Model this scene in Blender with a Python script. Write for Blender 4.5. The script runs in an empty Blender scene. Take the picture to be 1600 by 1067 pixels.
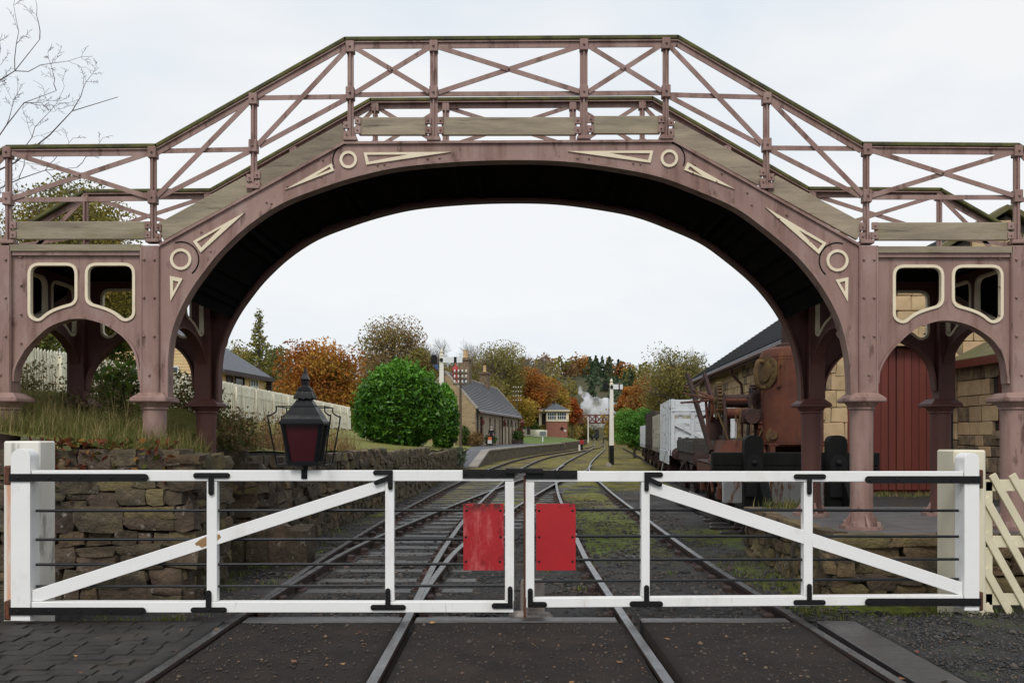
import bpy, bmesh, math, random
import numpy as np
from mathutils import Vector, Matrix, noise
from mathutils.geometry import tessellate_polygon
R = random.Random(11)
NR = np.random.default_rng(5)
scene = bpy.context.scene
COL = scene.collection
# ---------------------------------------------------------------- camera
F, HX, HY, CZ = 1400.0, 800.0, 680.0, 1.6      # focal length in photo pixels, horizon, eye height
cam = bpy.data.cameras.new('camera'); cam_o = bpy.data.objects.new('camera', cam); COL.objects.link(cam_o)
cam_o.location = (0, 0, CZ); cam_o.rotation_euler = (math.radians(90), 0, 0)
cam.sensor_width = 36; cam.lens = 36 * F / 1600; cam.shift_y = (HY - 533.5) / 1600
cam.clip_start = 0.1; cam.clip_end = 5000
scene.camera = cam_o
# ---------------------------------------------------------------- sky, sun, exposure
SUN_EL, SUN_AZ = 48.0, 192.0          # azimuth the sun stands at, clockwise from +Y (behind the camera)
w = bpy.data.worlds.new('World'); scene.world = w; w.use_nodes = True
nt = w.node_tree; nt.nodes.clear()
out = nt.nodes.new('ShaderNodeOutputWorld')
sky = nt.nodes.new('ShaderNodeTexSky'); sky.sky_type = 'NISHITA'; sky.sun_disc = False
sky.sun_elevation = math.radians(SUN_EL); sky.sun_rotation = math.radians(SUN_AZ)
b1 = nt.nodes.new('ShaderNodeBackground'); b1.inputs[1].default_value = 0.09
nt.links.new(sky.outputs[0], b1.inputs[0])
tc = nt.nodes.new('ShaderNodeTexCoord'); mp = nt.nodes.new('ShaderNodeMapping'); mp.inputs['Scale'].default_value = (1, 1, 2.6)
nt.links.new(tc.outputs['Generated'], mp.inputs[0])
nz = nt.nodes.new('ShaderNodeTexNoise'); nz.inputs['Scale'].default_value = 1.7; nz.inputs['Detail'].default_value = 5; nz.inputs['Roughness'].default_value = .5
nt.links.new(mp.outputs[0], nz.inputs['Vector'])
cr = nt.nodes.new('ShaderNodeValToRGB'); e = cr.color_ramp.elements
e[0].position = .36; e[0].color = (.70, .80, .905, 1); e[1].position = .60; e[1].color = (.945, .955, .965, 1)
nt.links.new(nz.outputs['Fac'], cr.inputs[0])
b2 = nt.nodes.new('ShaderNodeBackground'); b2.inputs[1].default_value = .84
nt.links.new(cr.outputs[0], b2.inputs[0])
mx = nt.nodes.new('ShaderNodeMixShader'); mx.inputs[0].default_value = .93
nt.links.new(b1.outputs[0], mx.inputs[1]); nt.links.new(b2.outputs[0], mx.inputs[2]); nt.links.new(mx.outputs[0], out.inputs[0])
sun = bpy.data.lights.new('sun', 'SUN'); sun.energy = 1.5; sun.angle = math.radians(20); sun.color = (1, .965, .92)
sun_o = bpy.data.objects.new('sun', sun); COL.objects.link(sun_o); sun_o.location = (0, -10, 30)
az, el = math.radians(SUN_AZ), math.radians(SUN_EL)
sd = Vector((math.sin(az) * math.cos(el), math.cos(az) * math.cos(el), math.sin(el)))
sun_o.rotation_euler = sd.to_track_quat('Z', 'Y').to_euler()
vs = scene.view_settings; vs.view_transform = 'Standard'; vs.look = 'None'; vs.exposure = 0.26; vs.gamma = 1; vs.use_curve_mapping = False
scene.render.engine = 'CYCLES'; scene.cycles.volume_bounces = 6; scene.cycles.max_bounces = 10

# ---------------------------------------------------------------- pixel helpers (a pixel gives a direction, the surface gives the distance)
def P(px, py, Y): return Vector(((px - HX) / F * Y, Y, CZ - (py - HY) / F * Y))
def G(px, py, z=0.0): return P(px, py, (CZ - z) * F / (py - HY))

# ---------------------------------------------------------------- materials
def _n(nt, t, **kw):
    n = nt.nodes.new('ShaderNode' + t)
    for k, v in kw.items():
        if k in n.inputs: n.inputs[k].default_value = v
        else: setattr(n, k, v)
    return n
def _mix(nt, fac, a, b, mode='MIX'):
    m = nt.nodes.new('ShaderNodeMix'); m.data_type = 'RGBA'; m.blend_type = mode
    for s, v in ((0, fac), (6, a), (7, b)):
        if isinstance(v, bpy.types.NodeSocket): nt.links.new(v, m.inputs[s])
        elif s == 0: m.inputs[0].default_value = v
        else: m.inputs[s].default_value = (*v, 1) if len(v) == 3 else v
    return m.outputs[2]
def _ramp(nt, src, lo, hi):
    r = nt.nodes.new('ShaderNodeMapRange'); r.inputs[1].default_value = lo; r.inputs[2].default_value = hi
    nt.links.new(src, r.inputs[0]); return r.outputs[0]
def _noise(nt, vec, scale, detail=4, rough=.6, stretch=None):
    if stretch:
        m = _n(nt, 'Mapping'); m.inputs['Scale'].default_value = stretch; nt.links.new(vec, m.inputs[0]); vec = m.outputs[0]
    n = _n(nt, 'TexNoise', Scale=scale, Detail=detail, Roughness=rough); nt.links.new(vec, n.inputs['Vector'])
    return n.outputs['Fac']
def mat(name, c1, c2=None, sc=4, rough=.7, bump=.25, bsc=45, dirt=(), stretch=None, rnd=0, spec=.4, metal=0, attr=None, space='world', bdist=.01, coat=0):
    """two-tone noise colour + list of wear layers (colour, threshold lo, hi, scale, stretch) + bump"""
    m = bpy.data.materials.new(name); m.use_nodes = True; nt = m.node_tree
    bs = nt.nodes['Principled BSDF']
    if space == 'world': vec = _n(nt, 'NewGeometry').outputs['Position']
    else: vec = _n(nt, 'TexCoord').outputs['Object']
    if c2 is None: c2 = tuple(min(1, x * .72) for x in c1)
    col = _mix(nt, _ramp(nt, _noise(nt, vec, sc, 5, .6, stretch), .32, .68), c1, c2)
    if attr:
        a = _n(nt, 'Attribute', attribute_name=attr); col = _mix(nt, .82, col, a.outputs['Color'])
    if rnd:
        oi = _n(nt, 'ObjectInfo'); hs = _n(nt, 'HueSaturation')
        mr = _n(nt, 'MapRange'); mr.inputs[3].default_value = 1 - rnd; mr.inputs[4].default_value = 1 + rnd
        nt.links.new(oi.outputs['Random'], mr.inputs[0]); nt.links.new(mr.outputs[0], hs.inputs['Value'])
        mr2 = _n(nt, 'MapRange'); mr2.inputs[3].default_value = .5 - rnd * .05; mr2.inputs[4].default_value = .5 + rnd * .05
        ml = _n(nt, 'Math', operation='MULTIPLY'); ml.inputs[1].default_value = 7.13; fr = _n(nt, 'Math', operation='FRACT')
        nt.links.new(oi.outputs['Random'], ml.inputs[0]); nt.links.new(ml.outputs[0], fr.inputs[0]); nt.links.new(fr.outputs[0], mr2.inputs[0])
        nt.links.new(mr2.outputs[0], hs.inputs['Hue']); nt.links.new(col, hs.inputs['Color']); col = hs.outputs[0]
    for d in dirt:
        f = _ramp(nt, _noise(nt, vec, d[3], 6, .65, d[4] if len(d) > 4 else None), d[1], d[2])
        if len(d) > 5:
            ml = _n(nt, 'Math', operation='MULTIPLY'); ml.inputs[1].default_value = d[5]; nt.links.new(f, ml.inputs[0]); f = ml.outputs[0]
        col = _mix(nt, f, col, d[0])
    nt.links.new(col, bs.inputs['Base Color'])
    rr = _ramp(nt, _noise(nt, vec, sc * 2.3, 3), 0, 1); mr = _n(nt, 'MapRange'); mr.inputs[3].default_value = max(0, rough - .12); mr.inputs[4].default_value = min(1, rough + .12)
    nt.links.new(rr, mr.inputs[0]); nt.links.new(mr.outputs[0], bs.inputs['Roughness'])
    bs.inputs['Specular IOR Level'].default_value = spec; bs.inputs['Metallic'].default_value = metal
    if coat: bs.inputs['Coat Weight'].default_value = coat; bs.inputs['Coat Roughness'].default_value = .15
    if bump:
        bp = _n(nt, 'Bump', Strength=bump, Distance=bdist); nt.links.new(_noise(nt, vec, bsc, 5, .7, stretch), bp.inputs['Height'])
        nt.links.new(bp.outputs[0], bs.inputs['Normal'])
    return m
def leafmat(name, c1, c2, rough=.6, trans=.35):
    m = mat(name, c1, c2, sc=1.5, rough=rough, bump=0, attr='Col', spec=.25)
    nt = m.node_tree; bs = nt.nodes['Principled BSDF']; o = nt.nodes['Material Output']
    t = _n(nt, 'BsdfTranslucent'); mxs = _n(nt, 'MixShader'); mxs.inputs[0].default_value = trans
    src = bs.inputs['Base Color'].links[0].from_socket; nt.links.new(src, t.inputs['Color'])
    nt.links.new(bs.outputs[0], mxs.inputs[1]); nt.links.new(t.outputs[0], mxs.inputs[2]); nt.links.new(mxs.outputs[0], o.inputs[0])
    return m

def stain(m, col, xr=None, zr=None, scale=6, stretch=(1, 1, .15), lo=.40, hi=.60, soft=.02, amt=.9):
    """a localised stain (rust run, flaked paint) with its own shape, fixed to the object's place"""
    nt = m.node_tree; bs = nt.nodes['Principled BSDF']; src = bs.inputs['Base Color'].links[0].from_socket; vec = _n(nt, 'NewGeometry').outputs['Position']
    sx = _n(nt, 'SeparateXYZ'); nt.links.new(vec, sx.inputs[0]); f = _ramp(nt, _noise(nt, vec, scale, 5, .65, stretch), lo, hi)
    def mul(a, b):
        k = _n(nt, 'Math', operation='MULTIPLY'); nt.links.new(a, k.inputs[0])
        if isinstance(b, float): k.inputs[1].default_value = b
        else: nt.links.new(b, k.inputs[1])
        return k.outputs[0]
    for ch, rg in (('X', xr), ('Z', zr)):
        if rg: f = mul(mul(f, _ramp(nt, sx.outputs[ch], rg[0] - soft, rg[0] + soft)), _ramp(nt, sx.outputs[ch], rg[1] + soft, rg[1] - soft))
    nt.links.new(_mix(nt, mul(f, amt), src, col), bs.inputs['Base Color'])
# ---------------------------------------------------------------- mesh builder
class MB:
    def __init__(s): s.v = []; s.f = []; s.mi = []; s.cur = 0
    def add(s, vs, fs):
        o = len(s.v); s.v += [tuple(v) for v in vs]
        for f in fs: s.f.append(tuple(i + o for i in f)); s.mi.append(s.cur)
        return s
    def hexa(s, a, b):           # two quads (lists of 4 points), front a, back b
        return s.add(list(a) + list(b), [(0, 1, 2, 3), (7, 6, 5, 4), (0, 4, 5, 1), (1, 5, 6, 2), (2, 6, 7, 3), (3, 7, 4, 0)])
    def box(s, x0, x1, y0, y1, z0, z1):
        return s.hexa([(x0, y0, z0), (x1, y0, z0), (x1, y0, z1), (x0, y0, z1)], [(x0, y1, z0), (x1, y1, z0), (x1, y1, z1), (x0, y1, z1)])
    def cbox(s, c, h, b=.01, M3=None):   # chamfered box: centre, half sizes, chamfer, optional 3x3
        c = Vector(c); vs = []; idx = {}
        for sx in (-1, 1):
            for sy in (-1, 1):
                for sz in (-1, 1):
                    for ax in range(3):
                        p = Vector((sx * h[0], sy * h[1], sz * h[2])); sg = (sx, sy, sz)
                        for k in range(3):
                            if k != ax: p[k] -= sg[k] * b
                        idx[(sx, sy, sz, ax)] = len(vs); vs.append((M3 @ p if M3 else p) + c)
        fs = []
        for ax in range(3):
            o1, o2 = [k for k in range(3) if k != ax]
            for sg in (-1, 1):
                q = []
                for a, b2 in ((-1, -1), (1, -1), (1, 1), (-1, 1)):
                    k = [0, 0, 0]; k[ax] = sg; k[o1] = a; k[o2] = b2; q.append(idx[(*k, ax)])
                fs.append(tuple(q))
            for a in (-1, 1):
                for b2 in (-1, 1):
                    k0 = [0, 0, 0]; k0[ax] = -1; k0[o1] = a; k0[o2] = b2; k1 = list(k0); k1[ax] = 1
                    fs.append((idx[(*k0, o1)], idx[(*k1, o1)], idx[(*k1, o2)], idx[(*k0, o2)]))
        for sx in (-1, 1):
            for sy in (-1, 1):
                for sz in (-1, 1): fs.append(tuple(idx[(sx, sy, sz, ax)] for ax in range(3)))
        return s.add(vs, fs)
    def bar(s, p, q, wd, ht, up=(0, 0, 1), b=0, ext=0):   # rectangular bar from p to q; wd across, ht along up
        p, q = Vector(p), Vector(q); d = (q - p); L = d.length; d.normalize()
        up = Vector(up); sd_ = d.cross(up)
        if sd_.length < 1e-4: sd_ = d.cross(Vector((0, 1, 0)))
        sd_.normalize(); u = sd_.cross(d).normalized()
        M3 = Matrix((d, sd_, u)).transposed()
        if b: return s.cbox((p + q) / 2, (L / 2 + ext, wd / 2, ht / 2), b, M3)
        c = (p + q) / 2; a = []
        for sx in (-1, 1):
            for sy, sz in ((-1, -1), (1, -1), (1, 1), (-1, 1)): a.append(c + M3 @ Vector((sx * (L / 2 + ext), sy * wd / 2, sz * ht / 2)))
        return s.hexa(a[:4], a[4:])
    def tube(s, pts, rad, n=8, cap=True):
        pts = [Vector(p) for p in pts]
        if not hasattr(rad, '__len__'): rad = [rad] * len(pts)
        vs = []; fs = []; prev = None
        for i, p in enumerate(pts):
            t = (pts[min(i + 1, len(pts) - 1)] - pts[max(i - 1, 0)])
            if t.length < 1e-9: t = Vector((0, 0, 1))
            t.normalize()
            if prev is None: a = t.orthogonal().normalized()
            else:
                a = prev - t * prev.dot(t)
                a = a.normalized() if a.length > 1e-6 else t.orthogonal().normalized()
            prev = a; b = t.cross(a)
            for k in range(n):
                an = 2 * math.pi * k / n; vs.append(p + (a * math.cos(an) + b * math.sin(an)) * rad[i])
        for i in range(len(pts) - 1):
            for k in range(n): fs.append((i * n + k, i * n + (k + 1) % n, (i + 1) * n + (k + 1) % n, (i + 1) * n + k))
        if cap: fs.append(tuple(range(n - 1, -1, -1))); fs.append(tuple((len(pts) - 1) * n + k for k in range(n)))
        return s.add(vs, fs)
    def lathe(s, prof, c, n=20, axis=(0, 0, 1), rot=0, sq=None):   # prof: (radius, height) pairs
        ax = Vector(axis).normalized(); a = ax.orthogonal().normalized() if abs(ax.z) < .99 else Vector((1, 0, 0)); b = ax.cross(a); c = Vector(c)
        vs = []; fs = []
        for r, h in prof:
            for k in range(n):
                an = 2 * math.pi * k / n + rot; vs.append(c + ax * h + (a * math.cos(an) + b * math.sin(an)) * r)
        for i in range(len(prof) - 1):
            for k in range(n): fs.append((i * n + k, i * n + (k + 1) % n, (i + 1) * n + (k + 1) % n, (i + 1) * n + k))
        fs.append(tuple(range(n - 1, -1, -1))); fs.append(tuple((len(prof) - 1) * n + k for k in range(n)))
        return s.add(vs, fs)
    def plate(s, outer, holes, mp, d0, d1):     # 2-D outline with holes, mp(u, v, d) -> 3-D, between depths d0 and d1
        loops = [outer] + list(holes); flat = [p for l in loops for p in l]; n = len(flat)
        tri = tessellate_polygon([[Vector((p[0], p[1], 0)) for p in l] for l in loops])
        vs = [mp(p[0], p[1], d0) for p in flat] + [mp(p[0], p[1], d1) for p in flat]
        fs = [tuple(t) for t in tri] + [tuple(i + n for i in reversed(t)) for t in tri]
        o = 0
        for l in loops:
            m = len(l)
            for i in range(m): j = (i + 1) % m; fs.append((o + i, o + j, o + j + n, o + i + n))
            o += m
        return s.add(vs, fs)
    def ring(s, poly, wd, mp, d0, d1, closed=True):   # swept strip of width wd along a 2-D line
        m = len(poly); L = []; Rr = []
        for i in range(m):
            if closed: a, b = Vector(poly[i - 1]), Vector(poly[(i + 1) % m])
            else: a, b = Vector(poly[max(i - 1, 0)]), Vector(poly[min(i + 1, m - 1)])
            t = (b - a).normalized(); nn = Vector((-t.y, t.x)) * wd / 2; p = Vector(poly[i]); L.append(p + nn); Rr.append(p - nn)
        vs = [mp(p[0], p[1], d0) for p in L] + [mp(p[0], p[1], d0) for p in Rr] + [mp(p[0], p[1], d1) for p in L] + [mp(p[0], p[1], d1) for p in Rr]
        fs = []
        for i in range(m if closed else m - 1):
            j = (i + 1) % m
            for a, b in ((0, m), (3 * m, 2 * m), (2 * m, 0), (m, 3 * m)): fs.append((a + i, a + j, b + j, b + i))
        if not closed: fs += [(0, m, 3 * m, 2 * m), (m - 1, 2 * m - 1, 4 * m - 1, 3 * m - 1)]
        return s.add(vs, fs)
    def build(s, name, m, parent=None, smooth=False, bevel=0, local=False, angle=40):
        me = bpy.data.meshes.new(name)
        off = Vector((0, 0, 0)) if (local or parent is None) else ORG.get(parent.name, Vector((0, 0, 0)))
        me.from_pydata([(v[0] - off.x, v[1] - off.y, v[2] - off.z) for v in s.v], [], s.f)
        ms = m if isinstance(m, (list, tuple)) else [m]
        for x in ms: me.materials.append(x)
        if len(ms) > 1: me.polygons.foreach_set('material_index', s.mi)
        bm = bmesh.new(); bm.from_mesh(me); bmesh.ops.recalc_face_normals(bm, faces=bm.faces); bm.to_mesh(me); bm.free()
        if smooth:
            me.polygons.foreach_set('use_smooth', [True] * len(me.polygons)); me.set_sharp_from_angle(angle=math.radians(angle))
        me.update()
        o = bpy.data.objects.new(name, me); COL.objects.link(o)
        if parent is not None: o.parent = parent; ORG[o.name] = ORG.get(parent.name, Vector((0, 0, 0)))
        if bevel:
            bv = o.modifiers.new('bevel', 'BEVEL'); bv.width = bevel; bv.segments = 2; bv.limit_method = 'ANGLE'
        return o
ORG = {}
def tag(o, label=None, cat=None, group=None, kind=None):
    if label: o['label'] = label
    if cat: o['category'] = cat
    if group: o['group'] = group
    if kind: o['kind'] = kind
    return o
def thing(name, loc, label, cat, group=None):
    o = bpy.data.objects.new(name, None); o.empty_display_size = .2; COL.objects.link(o); o.location = loc
    ORG[o.name] = Vector(loc); return tag(o, label, cat, group)
def inst(src, name, parent, loc, rot=(0, 0, 0), sc=(1, 1, 1), m=None):   # piece that shares mesh data
    o = bpy.data.objects.new(name, src); COL.objects.link(o); o.parent = parent
    o.location = Vector(loc) - ORG.get(parent.name, Vector((0, 0, 0))); o.rotation_euler = rot; o.scale = sc
    return o
def meshdata(mb, name, m, smooth=False):
    o = mb.build(name, m, smooth=smooth, local=True); me = o.data; bpy.data.objects.remove(o); return me
def crom(pts, n=6):      # Catmull-Rom through points of any dimension
    pts = [Vector(p) for p in pts]; o = []
    for i in range(len(pts) - 1):
        p0, p1, p2, p3 = pts[max(i - 1, 0)], pts[i], pts[i + 1], pts[min(i + 2, len(pts) - 1)]
        for k in range(n):
            t = k / n; o.append(.5 * ((2 * p1) + (p2 - p0) * t + (2 * p0 - 5 * p1 + 4 * p2 - p3) * t * t + (3 * p1 - p0 - 3 * p2 + p3) * t ** 3))
    o.append(pts[-1]); return o
def rounded(poly, rad, n=6):
    o = []; m = len(poly)
    for i in range(m):
        a, p, b = Vector(poly[i - 1]), Vector(poly[i]), Vector(poly[(i + 1) % m]); r = rad[i]
        if r <= 0: o.append(p); continue
        u = (a - p); v = (b - p); r = min(r, u.length * .5, v.length * .5); s0 = p + u.normalized() * r; s1 = p + v.normalized() * r
        for k in range(n + 1):
            t = k / n; o.append((1 - t) ** 2 * s0 + 2 * t * (1 - t) * p + t * t * s1)
    return o
def circ(cx, cy, r, n=28): return [(cx + r * math.cos(2 * math.pi * k / n), cy + r * math.sin(2 * math.pi * k / n)) for k in range(n)]
def smoothstep(a, b, x):
    t = np.clip((x - a) / (b - a), 0, 1) if isinstance(x, np.ndarray) else min(1, max(0, (x - a) / (b - a))); return t * t * (3 - 2 * t)
def polymesh(name, v, f4, m, parent=None, cols=None, smooth=False, kind=None):   # numpy quads with optional face colours
    me = bpy.data.meshes.new(name); v = np.asarray(v, dtype=np.float32); f4 = np.asarray(f4, dtype=np.int32); k = f4.shape[1]
    if parent is not None: v = v - np.array(ORG.get(parent.name, (0, 0, 0)), dtype=np.float32)
    me.vertices.add(len(v)); me.vertices.foreach_set('co', v.ravel()); me.loops.add(f4.size); me.loops.foreach_set('vertex_index', f4.ravel())
    me.polygons.add(len(f4)); me.polygons.foreach_set('loop_start', np.arange(0, f4.size, k, dtype=np.int32)); me.polygons.foreach_set('loop_total', np.full(len(f4), k, dtype=np.int32))
    me.update(calc_edges=True)
    if cols is not None:
        a = me.color_attributes.new('Col', 'FLOAT_COLOR', 'CORNER'); c = np.repeat(np.c_[cols, np.ones(len(cols))], k, axis=0).astype(np.float32); a.data.foreach_set('color', c.ravel())
    if smooth: me.polygons.foreach_set('use_smooth', [True] * len(me.polygons))
    me.materials.append(m); me.validate()
    o = bpy.data.objects.new(name, me); COL.objects.link(o)
    if parent is not None: o.parent = parent
    if kind: o['kind'] = kind
    return o

# ---------------------------------------------------------------- palette
m_bridge = mat('bridge_paint', (.325, .207, .172), (.255, .155, .130), sc=1.1, rough=.6, bump=.45, bsc=70, bdist=.006,
               dirt=[((.14, .065, .045), .48, .68, 2.8, (1.6, 1.6, .12), .7), ((.42, .31, .27), .52, .70, 3.2, (1, 1, .35), .5), ((.09, .040, .026), .57, .66, 8, (1, 1, .3), .75), ((.045, .028, .024), .69, .76, 38, None, .7)])
m_soot_shade = mat('sooty_shaded_iron', (.006, .005, .005), (.010, .008, .0075), sc=2, rough=.95, bump=.2, spec=.03)  # soot black, taken darker still to paint in the shade under the deck
m_bridge_shade = mat('shaded_red_brown_paint', (.135, .052, .040), (.105, .042, .034), sc=2.5, rough=.6, bump=.3, bsc=70, dirt=[((.05, .022, .018), .5, .7, 1.6, (1, 1, .3), .7)])  # redder bridge paint, with the far frame's shade darkened into the colour
m_cream = mat('cream_paint', (.80, .69, .50), (.72, .61, .44), sc=6, rough=.55, bump=.15, dirt=[((.35, .24, .15), .66, .8, 9, (1, 1, .5), .5)])
m_white = mat('white_gate_paint', (.86, .85, .83), (.82, .81, .78), sc=3, rough=.45, bump=.25, bsc=30, bdist=.004, stretch=(.5, 1, 1),
              dirt=[((.50, .43, .34), .56, .80, 4, (1, 1, .4), .42), ((.40, .33, .24), .64, .74, 16, (2, 1, .25), .45), ((.30, .17, .08), .765, .80, 6, None, .8)])
m_post = mat('old_white_post_paint', (.80, .77, .70), (.70, .66, .57), sc=5, rough=.6, bump=.35, bsc=30, stretch=(1, 1, .15),
             dirt=[((.38, .35, .31), .60, .66, 3.2, (1, 1, .4), .9), ((.55, .22, .07), .66, .78, 2.6, (1.5, 1.5, .12), .7)])
m_postc = mat('cream_post_paint', (.74, .68, .52), (.66, .6, .45), sc=5, rough=.6, bump=.35, bsc=30, stretch=(1, 1, .15),
              dirt=[((.22, .19, .16), .65, .70, 4, (1.5, 1.5, .25), .9), ((.50, .22, .07), .70, .8, 2.6, (1.5, 1.5, .12), .6)])
m_black = mat('black_iron_paint', (.007, .007, .008), (.012, .011, .011), sc=8, rough=.5, spec=.22, bump=.3, bsc=60, bdist=.003, dirt=[((.16, .06, .025), .71, .80, 5, None, .8)])
m_rod = mat('black_rod', (.007, .008, .010), (.012, .012, .013), sc=9, rough=.36, spec=.35, bump=.1)
m_red = mat('red_board_paint', (.42, .018, .022), (.36, .015, .02), sc=4, rough=.38, bump=.12, bsc=40, bdist=.003)
m_redold = mat('flaking_red_paint', (.40, .02, .025), (.31, .018, .022), sc=5, rough=.35, bump=.9, bsc=16, bdist=.006, stretch=(1, 1, .45),
               dirt=[((.62, .17, .16), .52, .66, 9, (1, 1, .28), .55), ((.20, .01, .012), .58, .64, 7, None, .6), ((.10, .03, .02), .66, .68, 14, None, .9)])
m_rust = mat('rusty_iron', (.125, .036, .016), (.075, .023, .013), sc=2.5, rough=.8, bump=.4, bsc=40,
             dirt=[((.20, .085, .022), .56, .7, 2.4, (1.6, 1.6, .12), .6), ((.035, .016, .013), .54, .7, 3.5, (1.8, 1.8, .14), .8), ((.22, .17, .13), .68, .74, 14, (1, 1, .4), .4)])
m_rustdark = mat('dark_rusty_iron', (.055, .022, .016), (.03, .017, .014), sc=4, rough=.8, bump=.4, bsc=40)
m_rustwhite = mat('white_paint_over_rust', (.62, .60, .58), (.54, .52, .5), sc=4, rough=.6, bump=.3, dirt=[((.30, .09, .025), .53, .60, 5, (1.6, 1.6, .4), .95), ((.10, .035, .02), .66, .72, 8, None, .9)])
m_railtop = mat('worn_rail_steel', (.17, .17, .18), (.085, .082, .085), sc=3, rough=.28, bump=.1, metal=.75, spec=.5)
m_railside = mat('rusty_rail_side', (.055, .030, .022), (.03, .02, .017), sc=8, rough=.75, bump=.4)
m_sleeper = mat('wet_sleeper_timber', (.038, .032, .029), (.020, .017, .016), sc=7, rough=.40, bump=.5, bsc=22, stretch=(.25, 1, 1), rnd=.35, spec=.36)
m_timber = mat('mossy_weathered_timber', (.34, .28, .195), (.19, .155, .11), sc=5, rough=.8, bump=.5, bsc=30, stretch=(.25, 1, 1.6), rnd=.18,
               dirt=[((.19, .18, .06), .55, .75, 2.3, None, .6), ((.06, .048, .036), .60, .70, 9, (.15, 1, 1.6), .75)])
m_moss = mat('mossy_handrail', (.13, .125, .035), (.05, .045, .025), sc=5, rough=.9, bump=.5, bsc=40)
m_rubble = mat('lichened_rubble_stone', (.135, .100, .062), (.060, .046, .032), sc=6, rough=.9, bump=1, bsc=14, bdist=.05, rnd=.40,
               dirt=[((.34, .31, .26), .60, .68, 9, None, .75), ((.075, .07, .022), .56, .72, 2.5, None, .6), ((.02, .018, .015), .6, .75, 4, None, .6)])
m_rubble_y = mat('yellow_rubble_stone', (.19, .135, .065), (.095, .07, .04), sc=6, rough=.9, bump=1, bsc=14, bdist=.05, rnd=.4,
                 dirt=[((.04, .035, .025), .57, .7, 4, None, .7), ((.15, .14, .03), .64, .75, 2.5, None, .5)])
m_mortar = mat('dark_mortar', (.045, .037, .028), (.022, .018, .014), sc=9, rough=.95, bump=.6)
m_ashlar = mat('sandstone_ashlar', (.50, .355, .20), (.40, .28, .15), sc=4, rough=.88, bump=.5, bsc=30, rnd=.16,
               dirt=[((.10, .075, .05), .66, .76, 2.2, None, .7)])
m_ashlar_d = mat('sooted_sandstone', (.30, .215, .125), (.10, .077, .055), sc=4, rough=.9, bump=.8, bsc=18, bdist=.02, rnd=.28, dirt=[((.36, .25, .14), .6, .7, 3.5, None, .7)])
m_slate = mat('roof_slate', (.075, .085, .10), (.05, .056, .066), sc=3, rough=.5, bump=.4, bsc=20, dirt=[((.12, .13, .11), .62, .76, 3, None, .4)])
m_iron_red = mat('red_brown_paint', (.105, .024, .016), (.085, .02, .014), sc=5, rough=.5, bump=.2, rnd=.12)
m_door = mat('dark_red_door_paint', (.150, .032, .020), (.115, .026, .017), sc=3, rough=.6, bump=.35, bsc=18, stretch=(1, 1, .1), rnd=.12)

stain(m_post, (.62, .20, .05), xr=(-4.50, -4.43), zr=(.12, 1.24), lo=.25, hi=.5, soft=.012)
stain(m_post, (.30, .08, .03), xr=(-4.245, -4.225), zr=(.05, 1.22), lo=.2, hi=.4, soft=.006)
stain(m_post, (.40, .38, .35), xr=(-4.46, -4.39), zr=(1.30, 1.53), scale=5, stretch=(1, 1, .5), lo=.42, hi=.46, soft=.01)
stain(m_redold, (.055, .022, .016), zr=(.955, 1.02), scale=16, stretch=(1, 1, 1), lo=.46, hi=.50, soft=.035, amt=.95)
stain(m_red, (.055, .022, .016), zr=(.975, 1.02), scale=14, stretch=(1, 1, 1), lo=.54, hi=.57, soft=.02, amt=.95)
# ================================================================ tracks (centre lines from the rails in the photo, on level ground)
TR_R = [(1.80, 2), (1.78, 5), (1.74, 8.2), (1.72, 12), (1.85, 18), (2.15, 28), (2.95, 43), (4.95, 62), (10.3, 107), (14.6, 150), (20.5, 215), (27, 290), (40, 420)]
TR_L = [(-1.66, 2), (-1.66, 5), (-1.67, 8), (-1.72, 13), (-1.55, 20.5), (-.95, 33), (.2, 50), (1.9, 66), (4.5, 82), (7.4, 98), (11.2, 122), (14.4, 149)]
TR_X = [(-1.66, 8.25), (-1.62, 10.5), (-1.45, 13.5), (-.75, 19.5), (.1, 25.8), (.92, 31.5), (1.75, 37), (2.75, 42), (3.6, 49)]
TR_S = [(4.85, 15.3), (5.86, 25), (7.02, 36), (8.28, 48), (9.35, 58), (11.2, 76), (14.6, 112)]
def dense(pts, step=.7):
    c = crom(pts, 14); o = [c[0]]; acc = 0
    L = [0]
    for a, b in zip(c, c[1:]): L.append(L[-1] + (b - a).length)
    n = max(2, int(L[-1] / step)); j = 0; o = []
    for i in range(n + 1):
        t = L[-1] * i / n
        while j < len(L) - 2 and L[j + 1] < t: j += 1
        k = (t - L[j]) / max(1e-9, L[j + 1] - L[j]); o.append(c[j].lerp(c[j + 1], k))
    return o
LINES = {k: dense(v) for k, v in (('R', TR_R), ('L', TR_L), ('X', TR_X), ('S', TR_S))}
def line_x(key, Y):
    a = np.array([(p.y, p.x) for p in LINES[key]]); return np.interp(Y, a[:, 0], a[:, 1])
GZ = -.135
# ---------------------------------------------------------------- ground sheet: one mesh, fine near the camera
def span(a, b, s): return list(np.arange(a, b - 1e-6, s))
xs = np.array([-900, -500, -250, -120, -70, -45, -32, -24, -18, -14] + span(-11, 13, .16) + [13, 14.5, 16, 18, 21, 25, 30, 38, 50, 70, 120, 250, 500, 900], dtype=float)
ys = np.array([-30, -10, 0, 2] + span(3, 34, .18) + span(34, 70, .5) + span(70, 130, 2) + [130, 150, 180, 220, 270, 340, 430, 560, 800, 1300, 2200], dtype=float)
X, Y = np.meshgrid(xs, ys)
def fbm(x, y, s, o=4):
    r = np.zeros_like(x); a = 1.0
    for k in range(o):
        r += a * np.array([noise.noise((float(u) * s, float(v) * s, 3.1 + k)) for u, v in zip(x.ravel(), y.ravel())]).reshape(x.shape); s *= 2.1; a *= .5
    return r
near = (np.abs(X) < 16) & (Y < 75) & (Y > 2.5)
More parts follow.
